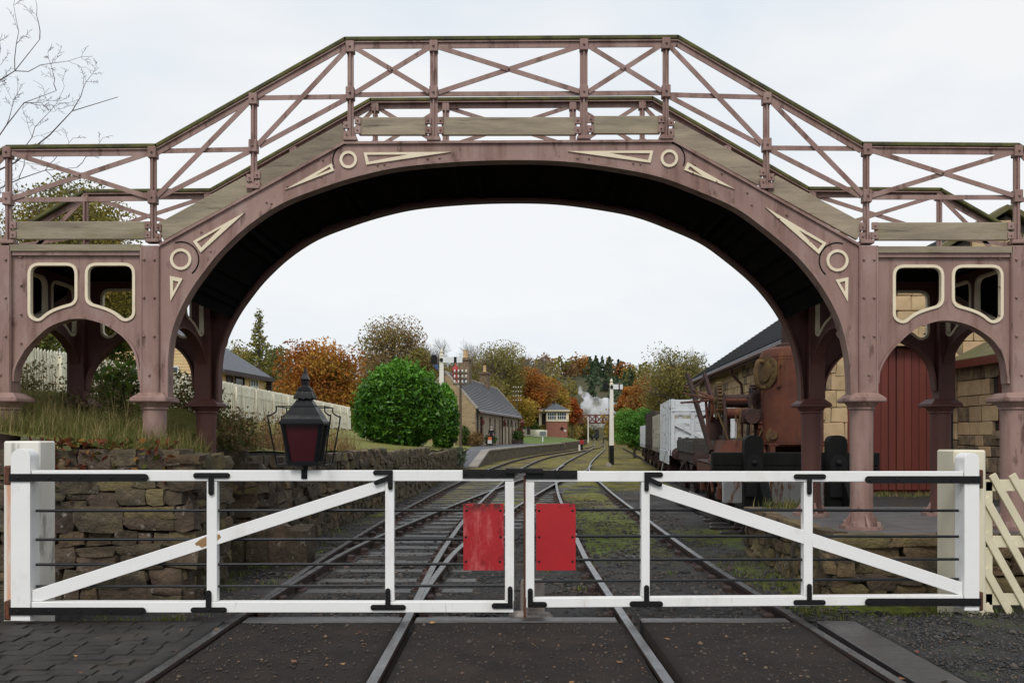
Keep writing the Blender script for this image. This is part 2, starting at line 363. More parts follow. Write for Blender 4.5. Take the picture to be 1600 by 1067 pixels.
N1 = np.zeros_like(X); N2 = np.zeros_like(X); N3 = np.zeros_like(X)
idx = np.where(near)
N1[idx] = fbm(X[idx], Y[idx], .9, 3); N2[idx] = fbm(X[idx] + 40, Y[idx], 3.1, 2); N3[idx] = fbm(X[idx] - 70, Y[idx] * .6, .45, 3)
Z = GZ + .018 * N1 + .014 * N2
# right side: the ground climbs gently to the shed behind the buffer stop, and far country rises a little
Z += .10 * smoothstep(3.2, 7, X) * smoothstep(12, 22, Y) * (Y < 60) * (1 - smoothstep(45, 60, Y))
Z[Y > 75] = GZ
Z = np.where(Y < 8.0, np.minimum(Z, -.10), Z)
# moss mask: between the rails and on the cess, where the photo shows green and yellow growth
dR = np.abs(X - line_x('R', Y)); dL = np.abs(X - line_x('L', Y)); dS = np.abs(X - line_x('S', Y))
moss = np.zeros_like(X)
moss = np.maximum(moss, (dR < .62) * smoothstep(10.5, 14, Y) * (.48 + .55 * N3 + .35 * N1))
moss = np.maximum(moss, (dL < .62) * smoothstep(19.5, 24, Y) * (.55 + .5 * N3 + .3 * N1))
moss = np.maximum(moss, ((X > 2.9) & (X < 5.2)) * smoothstep(8.1, 8.8, Y) * (.32 + .6 * N3 + .4 * N1) * (1 - smoothstep(15.5, 18, Y)))
moss = np.maximum(moss, ((X > 2.9) & (X < 5.4)) * smoothstep(24, 34, Y) * (.6 + .5 * N3 + .3 * N1))
moss = np.maximum(moss, ((X > -.6) & (X < 1.0)) * smoothstep(15, 22, Y) * (.36 + .6 * N3 + .4 * N1))
moss = np.maximum(moss, (X < -2.75) * smoothstep(8.1, 8.6, Y) * (.10 + .6 * N3 + .35 * N1))
moss = np.maximum(moss, smoothstep(30, 42, Y) * (.72 + .35 * N3) * (1 - smoothstep(900, 901, Y)))
moss = np.maximum(moss, (X > 3.0) * (1 - smoothstep(8.15, 8.6, Y)) * smoothstep(7.3, 7.8, Y) * (.25 + .6 * N1))
moss = np.clip(moss * 1.35 + .06, 0, 1)
yel = np.clip(smoothstep(17, 24, Y) * .5 + .35 * N3 + .25 * (dL < .7) + .3 * smoothstep(30, 45, Y), 0, 1)
nx, ny = len(xs), len(ys)
q = (np.arange(ny - 1)[:, None] * nx + np.arange(nx - 1)[None, :]).ravel()
m_ground = bpy.data.materials.new('ash_ballast_and_moss'); m_ground.use_nodes = True; nt = m_ground.node_tree; bs = nt.nodes['Principled BSDF']
gp = _n(nt, 'NewGeometry').outputs['Position']
c0 = _mix(nt, _ramp(nt, _noise(nt, gp, 2.2, 6), .35, .65), (.017, .0145, .013), (.032, .025, .020))
vo = _n(nt, 'TexVoronoi', Scale=34); nt.links.new(gp, vo.inputs['Vector'])
hs = _n(nt, 'HueSaturation'); hs.inputs['Saturation'].default_value = .18; hs.inputs['Value'].default_value = .085; nt.links.new(vo.outputs['Color'], hs.inputs['Color'])
c0 = _mix(nt, .5, c0, hs.outputs[0])
c0 = _mix(nt, _ramp(nt, _noise(nt, gp, .8, 5), .52, .7), c0, (.055, .040, .027))
at = _n(nt, 'Attribute', attribute_name='Col'); sp = _n(nt, 'SeparateColor'); nt.links.new(at.outputs['Color'], sp.inputs[0])
mcol = _mix(nt, sp.outputs['Green'], (.115, .160, .018), (.27, .205, .036))
mcol = _mix(nt, _ramp(nt, _noise(nt, gp, 9, 5), .35, .7), mcol, (.040, .036, .014))
mcol = _mix(nt, _ramp(nt, _noise(nt, gp, .55, 6, .7, (1, .45, 1)), .46, .62), mcol, (.060, .048, .028))
ml = _n(nt, 'Math', operation='ADD'); nt.links.new(sp.outputs['Red'], ml.inputs[0])
mb_ = _n(nt, 'MapRange'); mb_.inputs[3].default_value = -.42; mb_.inputs[4].default_value = .42; nt.links.new(_noise(nt, gp, 6, 6, .7), mb_.inputs[0]); nt.links.new(mb_.outputs[0], ml.inputs[1])
fm = _ramp(nt, ml.outputs[0], .30, .62)
c0 = _mix(nt, fm, c0, mcol); nt.links.new(c0, bs.inputs['Base Color'])
wet = _ramp(nt, _noise(nt, gp, .9, 4), .4, .62); mr = _n(nt, 'MapRange'); bs.inputs['Specular IOR Level'].default_value = .16; mr.inputs[3].default_value = .95; mr.inputs[4].default_value = .6; nt.links.new(wet, mr.inputs[0]); nt.links.new(mr.outputs[0], bs.inputs['Roughness'])
bp = _n(nt, 'Bump', Strength=.9, Distance=.03); nt.links.new(_noise(nt, gp, 24, 6, .75), bp.inputs['Height']); nt.links.new(bp.outputs[0], bs.inputs['Normal'])
V = np.c_[X.ravel(), Y.ravel(), Z.ravel()]; FQ = np.c_[q, q + 1, q + 1 + nx, q + nx]
ground = polymesh('ground', V, FQ, m_ground, smooth=True); tag(ground, 'dark ash ballast with patches of green and yellow moss', kind='structure')
ca = ground.data.color_attributes.new('Col', 'FLOAT_COLOR', 'POINT'); ca.data.foreach_set('color', np.c_[moss.ravel(), yel.ravel(), np.zeros(moss.size), np.ones(moss.size)].astype(np.float32).ravel())

# ---------------------------------------------------------------- rails
prof = [(-.035, 0, 0), (.035, 0, 0), (.037, -.03, 1), (.012, -.045, 1), (.010, -.11, 1), (.035, -.125, 1), (.035, -.145, 1), (-.035, -.145, 1), (-.035, -.125, 1), (-.010, -.11, 1), (-.012, -.045, 1), (-.037, -.03, 1)]
def rail(line, off, parent, dz=0.0, y0=-99, y1=999):
    pts = [p for p in line if y0 <= p.y <= y1]; mb = MB(); n = len(prof); vs = []
    for i, p in enumerate(pts):
        t = (pts[min(i + 1, len(pts) - 1)] - pts[max(i - 1, 0)]).normalized(); nn = Vector((t.y, -t.x))
        wob = .004 * noise.noise((p.y * .8, off * 3, 1))
        for u, z, k in prof: q_ = p + nn * (off + u + wob); vs.append((q_.x, q_.y, z + dz))
    fs = []
    for i in range(len(pts) - 1):
        for k in range(n): fs.append((i * n + k, i * n + (k + 1) % n, (i + 1) * n + (k + 1) % n, (i + 1) * n + k))
    mb.add(vs, fs); mb.mi = [0 if (j % n) == 0 else 1 for j in range(len(fs))]
    mb.add([vs[k] for k in range(n)], [tuple(range(n))]); mb.mi[-1] = 1
    return mb.build('rail', [m_railtop, m_railside], parent)
me_sl = meshdata(MB().cbox((0, 0, -.065), (1.28, .125, .065), .012), 'sleeper', m_sleeper)
me_ch = meshdata(MB().cbox((0, 0, -.012), (.17, .085, .022), .01).cbox((-.085, 0, .03), (.05, .06, .045), .015).cbox((.085, 0, .03), (.045, .06, .04), .015).cbox((-.057, 0, .06), (.022, .04, .03), .006), 'chair', m_railside)
def ground_z(x, y): return GZ
def track(key, name, label, ymax_s, ychair, dz=0, y0=-99, y1=999, sl=True, sy0=8.4, szz=-.118, step=.76):
    line = LINES[key]; t = thing(name, (line[0].x, max(line[0].y, y0), GZ), label, 'railway track')
    for off in (-.7525, .7525): rail(line, off, t, dz, y0, y1)
    if sl:
        y = sy0
        while y < ymax_s:
            i = min(range(len(line)), key=lambda k: abs(line[k].y - y)); a = line[max(i - 1, 0)]; b = line[min(i + 1, len(line) - 1)]; d = (b - a).normalized()
            p = Vector((float(line_x(key, y)), y)); ang = -math.atan2(d.x, d.y) + R.uniform(-.012, .012)
            inst(me_sl, 'sleeper', t, (p.x + R.uniform(-.05, .05), y, szz + R.uniform(-.008, .006)), (R.uniform(-.01, .01), 0, ang), (R.uniform(.95, 1.03), R.uniform(.9, 1.05), 1))
            if y < ychair:
                for off in (-.7525, .7525):
                    inst(me_ch, 'rail_chair', t, (p.x + off * d.y, y - off * d.x * 0, szz + .012), (0, 0, ang + (math.pi if off > 0 else 0)))
            y += step
    return t
track('R', 'railway_track', 'railway track with mossy bed running under the right hand gate', 52, 26, szz=-.150)
track('L', 'railway_track', 'railway track with wet dark sleepers leading past the stone platform', 48, 26, szz=-.118)
track('X', 'crossover_track', 'diagonal crossover track joining the two lines beyond the gates', 40, 24, dz=-.004, sl=True, sy0=12.3, szz=-.124)
track('S', 'siding_track', 'siding track under the old wagons, ending at the buffer stop', 46, 17, y0=15.2, sy0=15.7, szz=-.09, dz=.03)

# ---------------------------------------------------------------- road over the crossing
m_road = mat('gritty_crossing_surface', (.042, .033, .029), (.026, .022, .020), sc=2.5, rough=.88, bump=1, bsc=55, bdist=.02, spec=.14,
             dirt=[((.070, .050, .038), .54, .75, 1.1, None, .6), ((.012, .011, .012), .58, .66, 1.7, None, .6), ((.025, .023, .023), .6, .72, 5, None, .7)])
def sheet(name, x0, x1, y0, y1, z, m, amp=.006, st=.09, edge=None, parent=None):
    xs_ = np.linspace(x0, x1, max(2, int((x1 - x0) / st))); ys_ = np.linspace(y0, y1, max(2, int((y1 - y0) / st))); XX, YY = np.meshgrid(xs_, ys_)
    ZZ = z + amp * fbm(XX, YY, 2.3, 3); k = len(xs_); q = (np.arange(len(ys_) - 1)[:, None] * k + np.arange(k - 1)[None, :]).ravel()
    v = np.c_[XX.ravel(), YY.ravel(), ZZ.ravel()]; n = len(v)
    f = np.c_[q, q + 1, q + 1 + k, q + k]
    # skirt down to the ground so that the sheet has thickness
    bd = list(range(k)) + [k * j + k - 1 for j in range(1, len(ys_))] + [k * (len(ys_) - 1) + i for i in range(k - 2, -1, -1)] + [k * j for j in range(len(ys_) - 2, 0, -1)]
    lo = v[bd].copy(); lo[:, 2] = GZ - .1; v = np.r_[v, lo]; m_ = len(bd)
    sk = np.array([(bd[i], n + i, n + (i + 1) % m_, bd[(i + 1) % m_]) for i in range(m_)])
    return polymesh(name, v, np.r_[f, sk], m, smooth=False, parent=parent)
RD0, RD1 = 1.2, 7.72
gx = lambda c, s: c + s * .7525
road = sheet('road', -1.66 + .7525 + .09, 1.78 - .7525 - .075, RD0, RD1, -.012, m_road); tag(road, 'brown gritty road surface between the two tracks at the crossing', kind='structure')
sheet('road_infill', -1.66 - .7525 + .075, -1.66 + .7525 - .05, RD0, RD1, -.016, m_road, parent=road)
sheet('road_infill', 1.78 - .7525 + .095, 1.78 + .7525 - .095, RD0, RD1, -.010, m_road, parent=road)
m_gravel = mat('dark_gravel_verge', (.030, .028, .027), (.018, .017, .017), sc=3, rough=.75, bump=1, bsc=40, bdist=.03, dirt=[((.055, .07, .014), .52, .66, 1.6, None, .7)])
gv = sheet('gravel_verge', 2.98, 9.5, RD0, 8.0, -.02, m_gravel, amp=.016); tag(gv, 'dark grey gravel verge beside the road in front of the cream lattice fence', kind='structure')
# timber edge baulks
m_baulk = mat('wet_timber_baulk', (.055, .048, .046), (.032, .029, .029), sc=5, rough=.38, bump=.5, bsc=16, stretch=(.2, 1, 1), rnd=.2, spec=.55)
def baulk(x0, x1, y0, y1, z, label):
    o = MB().cbox(((x0 + x1) / 2, (y0 + y1) / 2, (z + GZ - .06) / 2), ((x1 - x0) / 2, (y1 - y0) / 2, (z - GZ + .06) / 2), .012).build('timber_baulk', m_baulk)
    return tag(o, label, 'timber baulk')
baulk(-1.66 - .68, -1.66 + .70, 7.735, 7.95, -.01, 'dark timber baulk closing the road between the left track rails')
baulk(-.85, .92, 7.74, 7.93, -.006, 'wet dark timber baulk edging the road between the two tracks')
baulk(1.13, 2.42, 7.745, 7.92, -.012, 'dark timber baulk closing the road between the right track rails')
o = MB().bar((2.79, 3, -.09), (2.80, 7.75, -.09), .33, .18, b=.012).build('timber_baulk', m_baulk); tag(o, 'long wide dark timber slab beside the right hand rail on the road', 'timber baulk')
# setts on the left
m_sett = mat('worn_stone_setts', (.040, .035, .031), (.024, .021, .020), sc=2.5, rough=.55, spec=.3, bump=.9, bsc=22, bdist=.012, rnd=.16, dirt=[((.075, .058, .042), .55, .72, 1.0, None, .7)])
sb = sheet('sett_paving', -9.5, -2.52, RD0, 7.85, -.024, m_sett, amp=.004, st=.3); tag(sb, 'worn grey stone setts beside the left hand rail', kind='structure')
me_se = []
for k in range(6):
    mb = MB().cbox((0, 0, -.05), (.5, .5, .05), .035); mb.v = [(x + R.uniform(-.04, .04), y + R.uniform(-.05, .05), z + R.uniform(-.008, .008)) for x, y, z in mb.v]
    me_se.append(meshdata(mb, 'sett', m_sett, smooth=False))
row = 0; y = 4.55; cnt = 0
while y < 7.72:
    hh = R.uniform(.135, .155); x = -2.60 - R.uniform(0, .1)
    while x > -5.9 and x / y > -.62:
        ww = R.uniform(.2, .32)
        if row % 2 == 0 and x > -2.72: ww *= .6
        cnt += 1
        inst(R.choice(me_se), 'sett', sb, (x - ww / 2, y + hh / 2, -.014 + R.uniform(-.004, .003) + .012 * noise.noise((x * .7, y * .7, 0))), (R.uniform(-.012, .012), R.uniform(-.015, .015), R.uniform(-.02, .02)), (ww - .006, hh - .008, .8))
        x -= ww
    y += hh; row += 1
# flat stone strip along the left rail (running plate)
# ---------------------------------------------------------------- loose stones, fallen leaves
def scatter(name, n, region, size, cols, m, kind_label, zf, flat=.6):
    oc = np.array([(1, 0, 0), (-1, 0, 0), (0, 1, 0), (0, -1, 0), (0, 0, 1), (0, 0, -1)], dtype=float); of = np.array([(0, 2, 4), (2, 1, 4), (1, 3, 4), (3, 0, 4), (2, 0, 5), (1, 2, 5), (3, 1, 5), (0, 3, 5)])
    p = region(n); n = len(p); s = NR.gamma(3, size / 3, n)[:, None, None]
    v = oc[None] * (1 + NR.uniform(-.4, .4, (n, 6, 3))) * s; v[:, :, 2] *= flat
    a = NR.uniform(0, 6.28, n); c, sn = np.cos(a)[:, None], np.sin(a)[:, None]; vx = v[:, :, 0] * c - v[:, :, 1] * sn; vy = v[:, :, 0] * sn + v[:, :, 1] * c
    v = np.stack([vx + p[:, 0:1], vy + p[:, 1:2], v[:, :, 2] + zf(p)[:, None]], -1).reshape(-1, 3)
    f = (of[None] + 6 * np.arange(n)[:, None, None]).reshape(-1, 3); cc = np.array(cols)[NR.integers(0, len(cols), n)] * NR.uniform(.6, 1.3, (n, 1)); cc = np.repeat(cc, 8, 0)
    o = polymesh(name, v, f, m, cols=cc); return tag(o, kind_label, kind='stuff')
m_stone = mat('loose_stones', (.1, .1, .1), (.08, .08, .08), rough=.75, bump=0, attr='Col')
def reg_road(n):
    y = NR.uniform(4.9, 7.7, n); x = NR.uniform(-.62, .6, n) * y
    ok = ((np.abs(x + 1.66) < .66) | (np.abs(x - .06) < .86) | (np.abs(x - 1.78) < .62) | ((x > 3.0) & (x < 5))); return np.c_[x, y][ok]
scatter('loose_grit', 7500, reg_road, .0072, [(.04, .034, .03), (.06, .046, .038), (.11, .075, .045), (.045, .038, .034), (.025, .021, .02), (.05, .04, .035), (.035, .03, .027), (.17, .10, .055)], m_stone, 'small loose stones and grit on the road surface', lambda p: np.full(len(p), -.009))
def reg_bal(n):
    y = 8 + 16 * NR.random(n) ** 1.8; x = NR.uniform(-3.3, 3.4, n); return np.c_[x, y]
scatter('ballast_stones', 15000, reg_bal, .019, [(.028, .026, .025), (.018, .017, .017), (.045, .038, .034), (.075, .062, .05), (.055, .037, .027)], m_stone, 'black ballast stones between and beside the rails', lambda p: np.full(len(p), GZ + .004))
def reg_verge(n):
    y = 4.8 + 3.4 * NR.random(n); x = NR.uniform(3.0, 5.4, n); return np.c_[x, y]
scatter('verge_gravel', 9000, reg_verge, .0115, [(.028, .027, .027), (.017, .017, .018), (.038, .034, .031), (.07, .055, .042)], m_stone, 'dark loose gravel on the verge by the lattice fence', lambda p: np.full(len(p), -.018))
def leafscatter(n):
    y = 5 + 15 * NR.random(n) ** 1.5; x = NR.uniform(-.55, .5, n) * np.minimum(y, 9); a = NR.uniform(0, 6.28, n); s = NR.uniform(.012, .032, n); v = []
    zz = np.where(y < 7.7, .0, GZ + .03)
    for k in range(4):
        r = s * (1 if k % 2 == 0 else .6); an = a + k * math.pi / 2; v.append(np.c_[x + r * np.cos(an), y + r * np.sin(an), zz + NR.uniform(0, .02, n)])
    v = np.stack(v, 1).reshape(-1, 3); f = np.arange(4 * n).reshape(-1, 4); c = np.array([(.32, .14, .03), (.22, .08, .025), (.36, .2, .06), (.15, .07, .03), (.30, .05, .03)])[NR.integers(0, 5, n)]
    o = polymesh('fallen_leaves', v, f, m_stone, cols=c); tag(o, 'fallen orange and brown leaves strewn over road and ballast', kind='stuff')
leafscatter(120)
# ================================================================ cast-iron footbridge (near frame at Y = 10, far frame 1.8 m behind)
YN, YF = 10.0, 11.8
def B(px, py): return Vector(((px - HX) / 140.0, CZ + (HY - py) / 140.0))     # outline on the near frame, metres
br = thing('footbridge', (0, 10.9, 0), 'plum brown cast iron arched footbridge with cream ornaments spanning the tracks', 'footbridge')
ARCH_L = [(262, 626), (262, 590), (263, 555), (268, 520), (280, 487), (297, 455), (318, 425), (345, 392), (388, 352), (440, 318), (500, 294), (560, 275), (625, 261), (710, 253), (796, 250)]
ARCH = ARCH_L + [(880, 252), (960, 262), (1030, 276), (1095, 300), (1150, 325), (1195, 357), (1240, 395), (1272, 431), (1296, 467), (1313, 503), (1323, 540), (1328, 575), (1330, 626)]
TOP = [(1341, 384), (1052, 222), (538, 225), (251, 384)]
arch2 = [tuple(B(*p)) for p in crom(ARCH, 5)]
outer_arch = arch2 + [tuple(B(p[0], p[1])) for p in [(1341, 626)] + TOP + [(251, 626)]]
TRI = [([(569, 240), (573, 259), (705, 239)], [(574, 243.5), (577, 254.5), (638, 243)]), ([(1020, 237), (1016, 256), (887, 238)], [(1015, 241), (1012, 252), (951, 240.5)]),
       ([(303, 378), (315, 395.5), (384, 333)], [(309, 379), (316, 388), (348, 356)]), ([(519, 257), (523, 268), (446, 298)], [(516, 262), (518, 266), (492, 277)]),
       ([(1290, 381), (1278, 398), (1195, 325)], [(1284, 382), (1277, 391), (1246, 360)]), ([(1073.5, 255), (1068, 267), (1147, 297)], [(1077, 261), (1074, 266), (1098, 277)]),
       ([(267, 432), (287, 436), (268, 471)], [(272, 439), (281, 441), (272, 457)]), ([(1324, 434), (1304, 438), (1323, 472)], [(1319, 440), (1310, 442), (1319, 457)])]
RINGS = [(545, 251, 11.5), (1045, 249, 11.5), (284, 406, 14.5), (1307, 408, 15)]
def WIN(x0, x1, yt, yb, side):       # window outline in pixels; the lower inner corner follows the small arch
    h = yb - yt; w_ = x1 - x0
    if side < 0: q = [(x0, yt), (x1, yt), (x1, yt + h * .72), (x0 + w_ * .70, yt + h * .785), (x0 + w_ * .43, yt + h * .875), (x0 + w_ * .20, yb + 4), (x0, yb - 3)]
    else: q = [(x0, yt), (x1, yt), (x1, yb - 3), (x1 - w_ * .20, yb + 4), (x1 - w_ * .43, yt + h * .875), (x1 - w_ * .70, yt + h * .785), (x0, yt + h * .72)]
    return rounded(q, [16, 16, 14, 12, 12, 10, 14] if side > 0 else [16, 16, 14, 10, 12, 12, 14], 5)
def rev(p): return list(reversed(p))
PANELS = []
for (xa, xb, yo) in ((20, 221, 0), (1370, 1577, 3)):
    k = (xb - xa) / 201.0
    f = lambda x: xa + (x - 20) * k
    small = crom([(f(21), 596), (f(23), 577), (f(32), 557), (f(47), 537), (f(75), 511), (f(104), 499), (f(122), 496.5), (f(140), 498), (f(165), 506), (f(190), 522), (f(206), 540), (f(215), 562), (f(219), 596)], 4)
    PANELS.append((xa, xb, yo, [(p[0], p[1] + yo) for p in small], [WIN(f(46), f(119.5), 413 + yo, 498 + yo, -1), WIN(f(135.5), f(209.5), 413 + yo, 498 + yo, 1)]))
POSTS = {14: (382, 312, 240), 240: (380, 310, 240), 397: (297, 230, 157), 548: (222, 148, 76), 678: (222, 147, 75), 912: (220, 146, 73), 1040: (220, 145, 71), 1197: (297, 228, 156), 1353: (382, 308, 236), 1588: (382, 308, 238)}
RAILTOP = [(14, 236), (246, 234), (540, 68), (1058, 65), (1345, 231), (1588, 233)]
def far_end(px, py, s, d): return (px + s * d, py + abs(d) * .568)
bolts = MB()
def bolt(mpf, px, py, d, r=.016):
    u = B(px, py); q = mpf(u[0], u[1], d); q2 = mpf(u[0], u[1], d + .02)
    bolts.lathe([(r, 0), (r, .008), (r * .6, .022)], q, 6, axis=(Vector(q2) - Vector(q)))
for YY, s, nf in ((YN, 1, 0), (YF, -1, 1)):
    mp = lambda u, v, d, YY=YY, s=s: (u, YY - s * d, v)
    mf = m_bridge; mq = m_bridge if nf == 0 else m_bridge_shade
    # arched girder face, flanges
    MB().plate(outer_arch, [], mp, -.018, .018).build('arch_girder', mq, br)
    MB().ring([p for p in arch2], .03, mp, .038, -.13, closed=False).build('arch_flange', mq, br, smooth=True)
    tp = [tuple(B(p[0], p[1])) for p in rev(TOP)]
    MB().ring(tp, .028, mp, .045, -.10, closed=False).build('top_flange', mf, br)
    for px, py, r in RINGS:
        MB().ring([tuple(B(*p)) for p in circ(px, py, r)], .030, mp, .018, .036).build('ornament_ring', m_cream, br, smooth=True)
        a0, a1 = ((1.75, 3.6) if px < 800 else (-.45, 1.4)) if py < 300 else ((-.9, 1.9) if px < 800 else (1.25, 4.0))
        MB().ring([tuple(B(px + (r + 13) * math.cos(a0 + (a1 - a0) * q / 14), py - (r + 13) * math.sin(a0 + (a1 - a0) * q / 14))) for q in range(15)], .012, mp, .0185, .025, closed=False).build('joint_seam', m_soot_shade, br)
    for (a, h) in TRI:
        MB().plate([tuple(B(*p)) for p in a], [[tuple(B(*p)) for p in h]], mp, .018, .034).build('ornament_triangle', m_cream, br)
    # towers: face panels between pilasters
    for (xa, xb, yo, small, wins) in PANELS:
        outl = [(xa, 398 + yo)] + [(xa, 596 + yo)] + small + [(xb, 596 + yo), (xb, 398 + yo)]
        outl = [tuple(B(*p)) for p in outl]
        MB().plate(outl, [[tuple(B(*p)) for p in wv] for wv in wins], mp, -.035, -.005).build('arcade_panel', mq, br)
        for wv in wins: MB().ring([tuple(B(*p)) for p in wv], .032, mp, -.045, .012).build('window_surround', m_cream, br, smooth=True)
        MB().ring([tuple(B(*p)) for p in small], .026, mp, .02, -.12, closed=False).build('arcade_flange', mq, br, smooth=True)
        a, b = B(xa + 1, 392 + yo), B(xb - 1, 392 + yo)
        MB().box(a[0], b[0], *sorted((YY - s * .03, YY + s * .09)), a[1] - .055, a[1] - .012).build('panel_head', mq, br)
        o = MB().box(a[0] - .02, b[0] + .02, *sorted((YY - s * .05, YY + s * .12)), a[1] - .010, a[1] + .062).build('deck_edge_timber', m_timber, br)
    # pilasters above the columns
    for px in (5, 236, 1355, 1592):
        a, b = B(px - 15, 385), B(px + 15, 628)
        MB().box(a[0], b[0], *sorted((YY - s * .05, YY + s * .16)), b[1], a[1]).build('pilaster', mq, br, bevel=.006)
        e_ = MB()
        for q in (-12.5, 12.5):
            u0, u1 = B(px + q - 1.2, 388), B(px + q + 1.2, 622); e_.box(u0[0], u1[0], *sorted((YY - s * .052, YY - s * .058)), u1[1], u0[1])
        e_.build('pilaster_bead', mq, br)
        for py in (407, 466, 526):
            bolt(mp, px - 8, py, .05); bolt(mp, px + 8, py, .05)
        bolt(mp, px, 586, .05)
    for px, py in ((315, 363), (330, 393), (369, 319), (417, 317), (425, 319), (450, 292), (503, 277), (505, 251), (522, 261), (590, 259), (601, 258), (668, 249), (687, 248), (902, 249), (920, 249), (989, 256), (1000, 257), (1085, 259), (1082, 272), (1119, 285), (1127, 272), (1167, 302), (1174, 321), (1216, 343), (1228, 337), (1260, 362), (1264, 378)): bolt(mp, px, py, .018, .012)
    for px0 in (33, 1561):
        for py in (402, 446, 491, 536): bolt(mp, px0, py + (2 if px0 > 800 else 0), 0, .014)
    # balustrade
    for px, (yb, ym, yt) in POSTS.items():
        a, b = B(px, yb), B(px, yt - 4); mb = MB()
        wd = .033 if px not in (678, 912) else .042
        mb.box(a[0] - wd, a[0] + wd, *sorted((YY - s * .018, YY + s * .012)), a[1], b[1])
        mb.box(a[0] - .008, a[0] + .008, *sorted((YY - s * .045, YY - s * .018)), a[1], b[1])
        mb.box(a[0] - .008, a[0] + .008, *sorted((YY + s * .012, YY + s * .05)), a[1], b[1])
        for yq, hh in ((ym, 10), (yt, 9)):
            u = B(px, yq); mb.cbox((u[0], YY - s * .012, u[1]), (.047, .05, hh / 140), .008)
        mb.cbox((a[0], YY, a[1] + .02), (.075, .06, .02), .006)
        mb.plate([(a[0] - .075, a[1] + .03), (a[0] + .075, a[1] + .03), (a[0] + .03, a[1] + .15), (a[0] - .03, a[1] + .15)], [], mp, -.005, .012)
        mb.build('railing_post', mf, br)
        for yq in (ym, yt): bolt(mp, px, yq, .062, .014)
    for p, q in zip(RAILTOP, RAILTOP[1:]):
        a, b = B(*p), B(*q); mid = (a + b) / 2
        o = MB().bar((a[0], YY, a[1] + .03), (b[0], YY, b[1] + .03), .11, .05, b=.012, ext=.02).build('handrail', m_moss, br)
        MB().bar((a[0], YY - s * .02, a[1] - .035), (b[0], YY - s * .02, b[1] - .035), .012, .075).bar((a[0], YY, a[1] - .004), (b[0], YY, b[1] - .004), .09, .012).build('handrail_angle', mf, br)
    def flat(p, q, wd=.052, d=.028):
        a, b = B(*p), B(*q); MB().bar((a[0], YY - s * d, a[1]), (b[0], YY - s * d, b[1]), .010, wd).build('brace', mf, br)
    for x0, x1 in ((14, 240), (548, 678), (678, 912), (912, 1040), (1353, 1588)):
        t0, t1, m0, m1 = POSTS[x0][2], POSTS[x1][2], POSTS[x0][1], POSTS[x1][1]
        flat((x0 + 7, t0 + 1), (x1 - 7, m1 - 1), d=.034); flat((x0 + 7, m0 - 1), (x1 - 7, t1 + 1), d=.022); flat((x0 + 6, m0 + 1), (x1 - 6, m1 + 1), d=.010)
        u = B((x0 + x1) / 2, (t0 + m1) / 2); bolt(mp, (x0 + x1) / 2, (t0 + m1) / 2, .04, .014)
    for (x0, x1) in ((240, 397), (397, 548), (1197, 1040), (1353, 1197)):
        g = 1 if x1 > x0 else -1
        flat((x0 + 7 * g, POSTS[x0][1] - 2), (x1 - 5 * g, POSTS[x1][2] + 3), d=.034); flat((x0 + 9 * g, POSTS[x0][1]), (x1 - 6 * g, POSTS[x1][1] + 8), d=.022); flat((x0 + 5 * g, POSTS[x0][2] - 3), (x1 - 5 * g, POSTS[x1][1] + 4), d=.010)
    # kick boards
    KB = [((24, 360.5), (231, 360.5)), ((250, 364), (390, 288)), ((404, 282), (541, 206)), ((561, 198), (668, 198)), ((690, 198), (901, 198)), ((924, 196), (1031, 196)), ((1049, 202), (1190, 278)), ((1205, 287), (1345, 363)), ((1367, 362), (1576, 362))]
    for p, q in KB:
        a, b = B(*p), B(*q); MB().bar((a[0], YY + s * .005, a[1]), (b[0], YY + s * .005, b[1]), .045, .20, b=.006).build('kick_board', m_timber, br)
        for e1, e2 in ((p, q), (q, p)):
            e1, e2 = Vector(e1), Vector(e2); dd = (e2 - e1).normalized()
            for k in (-8, 7):
                c = e1 + dd * (-1.5) + Vector((0, k)); u = B(*c); MB().cbox((u[0], YY - s * .024, u[1]), (.035, .012, .04), .004).build('board_clip', mf, br); bolt(mp, c[0], c[1], .036, .01)
    # stairs down outside the towers: handrail, balusters, kick board
    for sg, x0, yt, yb in ((-1, 14, 236, 382), (1, 1588, 233, 382)):
        Lx = 520
        a, b = B(x0, yt), B(*far_end(x0, yt, sg, Lx))
        MB().bar((a[0], YY, a[1] + .03), (b[0], YY, b[1] + .03), .11, .05, b=.012, ext=.02).build('handrail', m_moss, br)
        MB().bar((a[0], YY - s * .02, a[1] - .035), (b[0], YY - s * .02, b[1] - .035), .012, .075).build('handrail_angle', mf, br)
        c, e_ = B(*far_end(x0, yb - 20, sg, 12)), B(*far_end(x0, yb - 20, sg, Lx))
        MB().bar((c[0], YY, c[1]), (e_[0], YY, e_[1]), .045, .20, b=.006).build('kick_board', m_timber, br)
        c, e_ = B(*far_end(x0, yb + 16, sg, 8)), B(*far_end(x0, yb + 16, sg, Lx))
        MB().bar((c[0], YY, c[1]), (e_[0], YY, e_[1]), .04, .22).build('stringer', mf, br)
        for k in range(1, 4):
            c, e_ = B(*far_end(x0, yb, sg, 170 * k)), B(*far_end(x0, yt, sg, 170 * k)); MB().bar((c[0], YY, c[1] - .1), (e_[0], YY, e_[1]), .05, .05, up=(0, 1, 0)).build('railing_post', mf, br)
            for (ya, y2) in ((yt + 6, yb - 72), (yb - 72, yt + 6)):
                c, e_ = B(*far_end(x0, ya, sg, 170 * (k - 1) + 4)), B(*far_end(x0, y2, sg, 170 * k - 4)); MB().bar((c[0], YY - s * .02, c[1]), (e_[0], YY - s * .02, e_[1]), .01, .05).build('brace', mf, br)
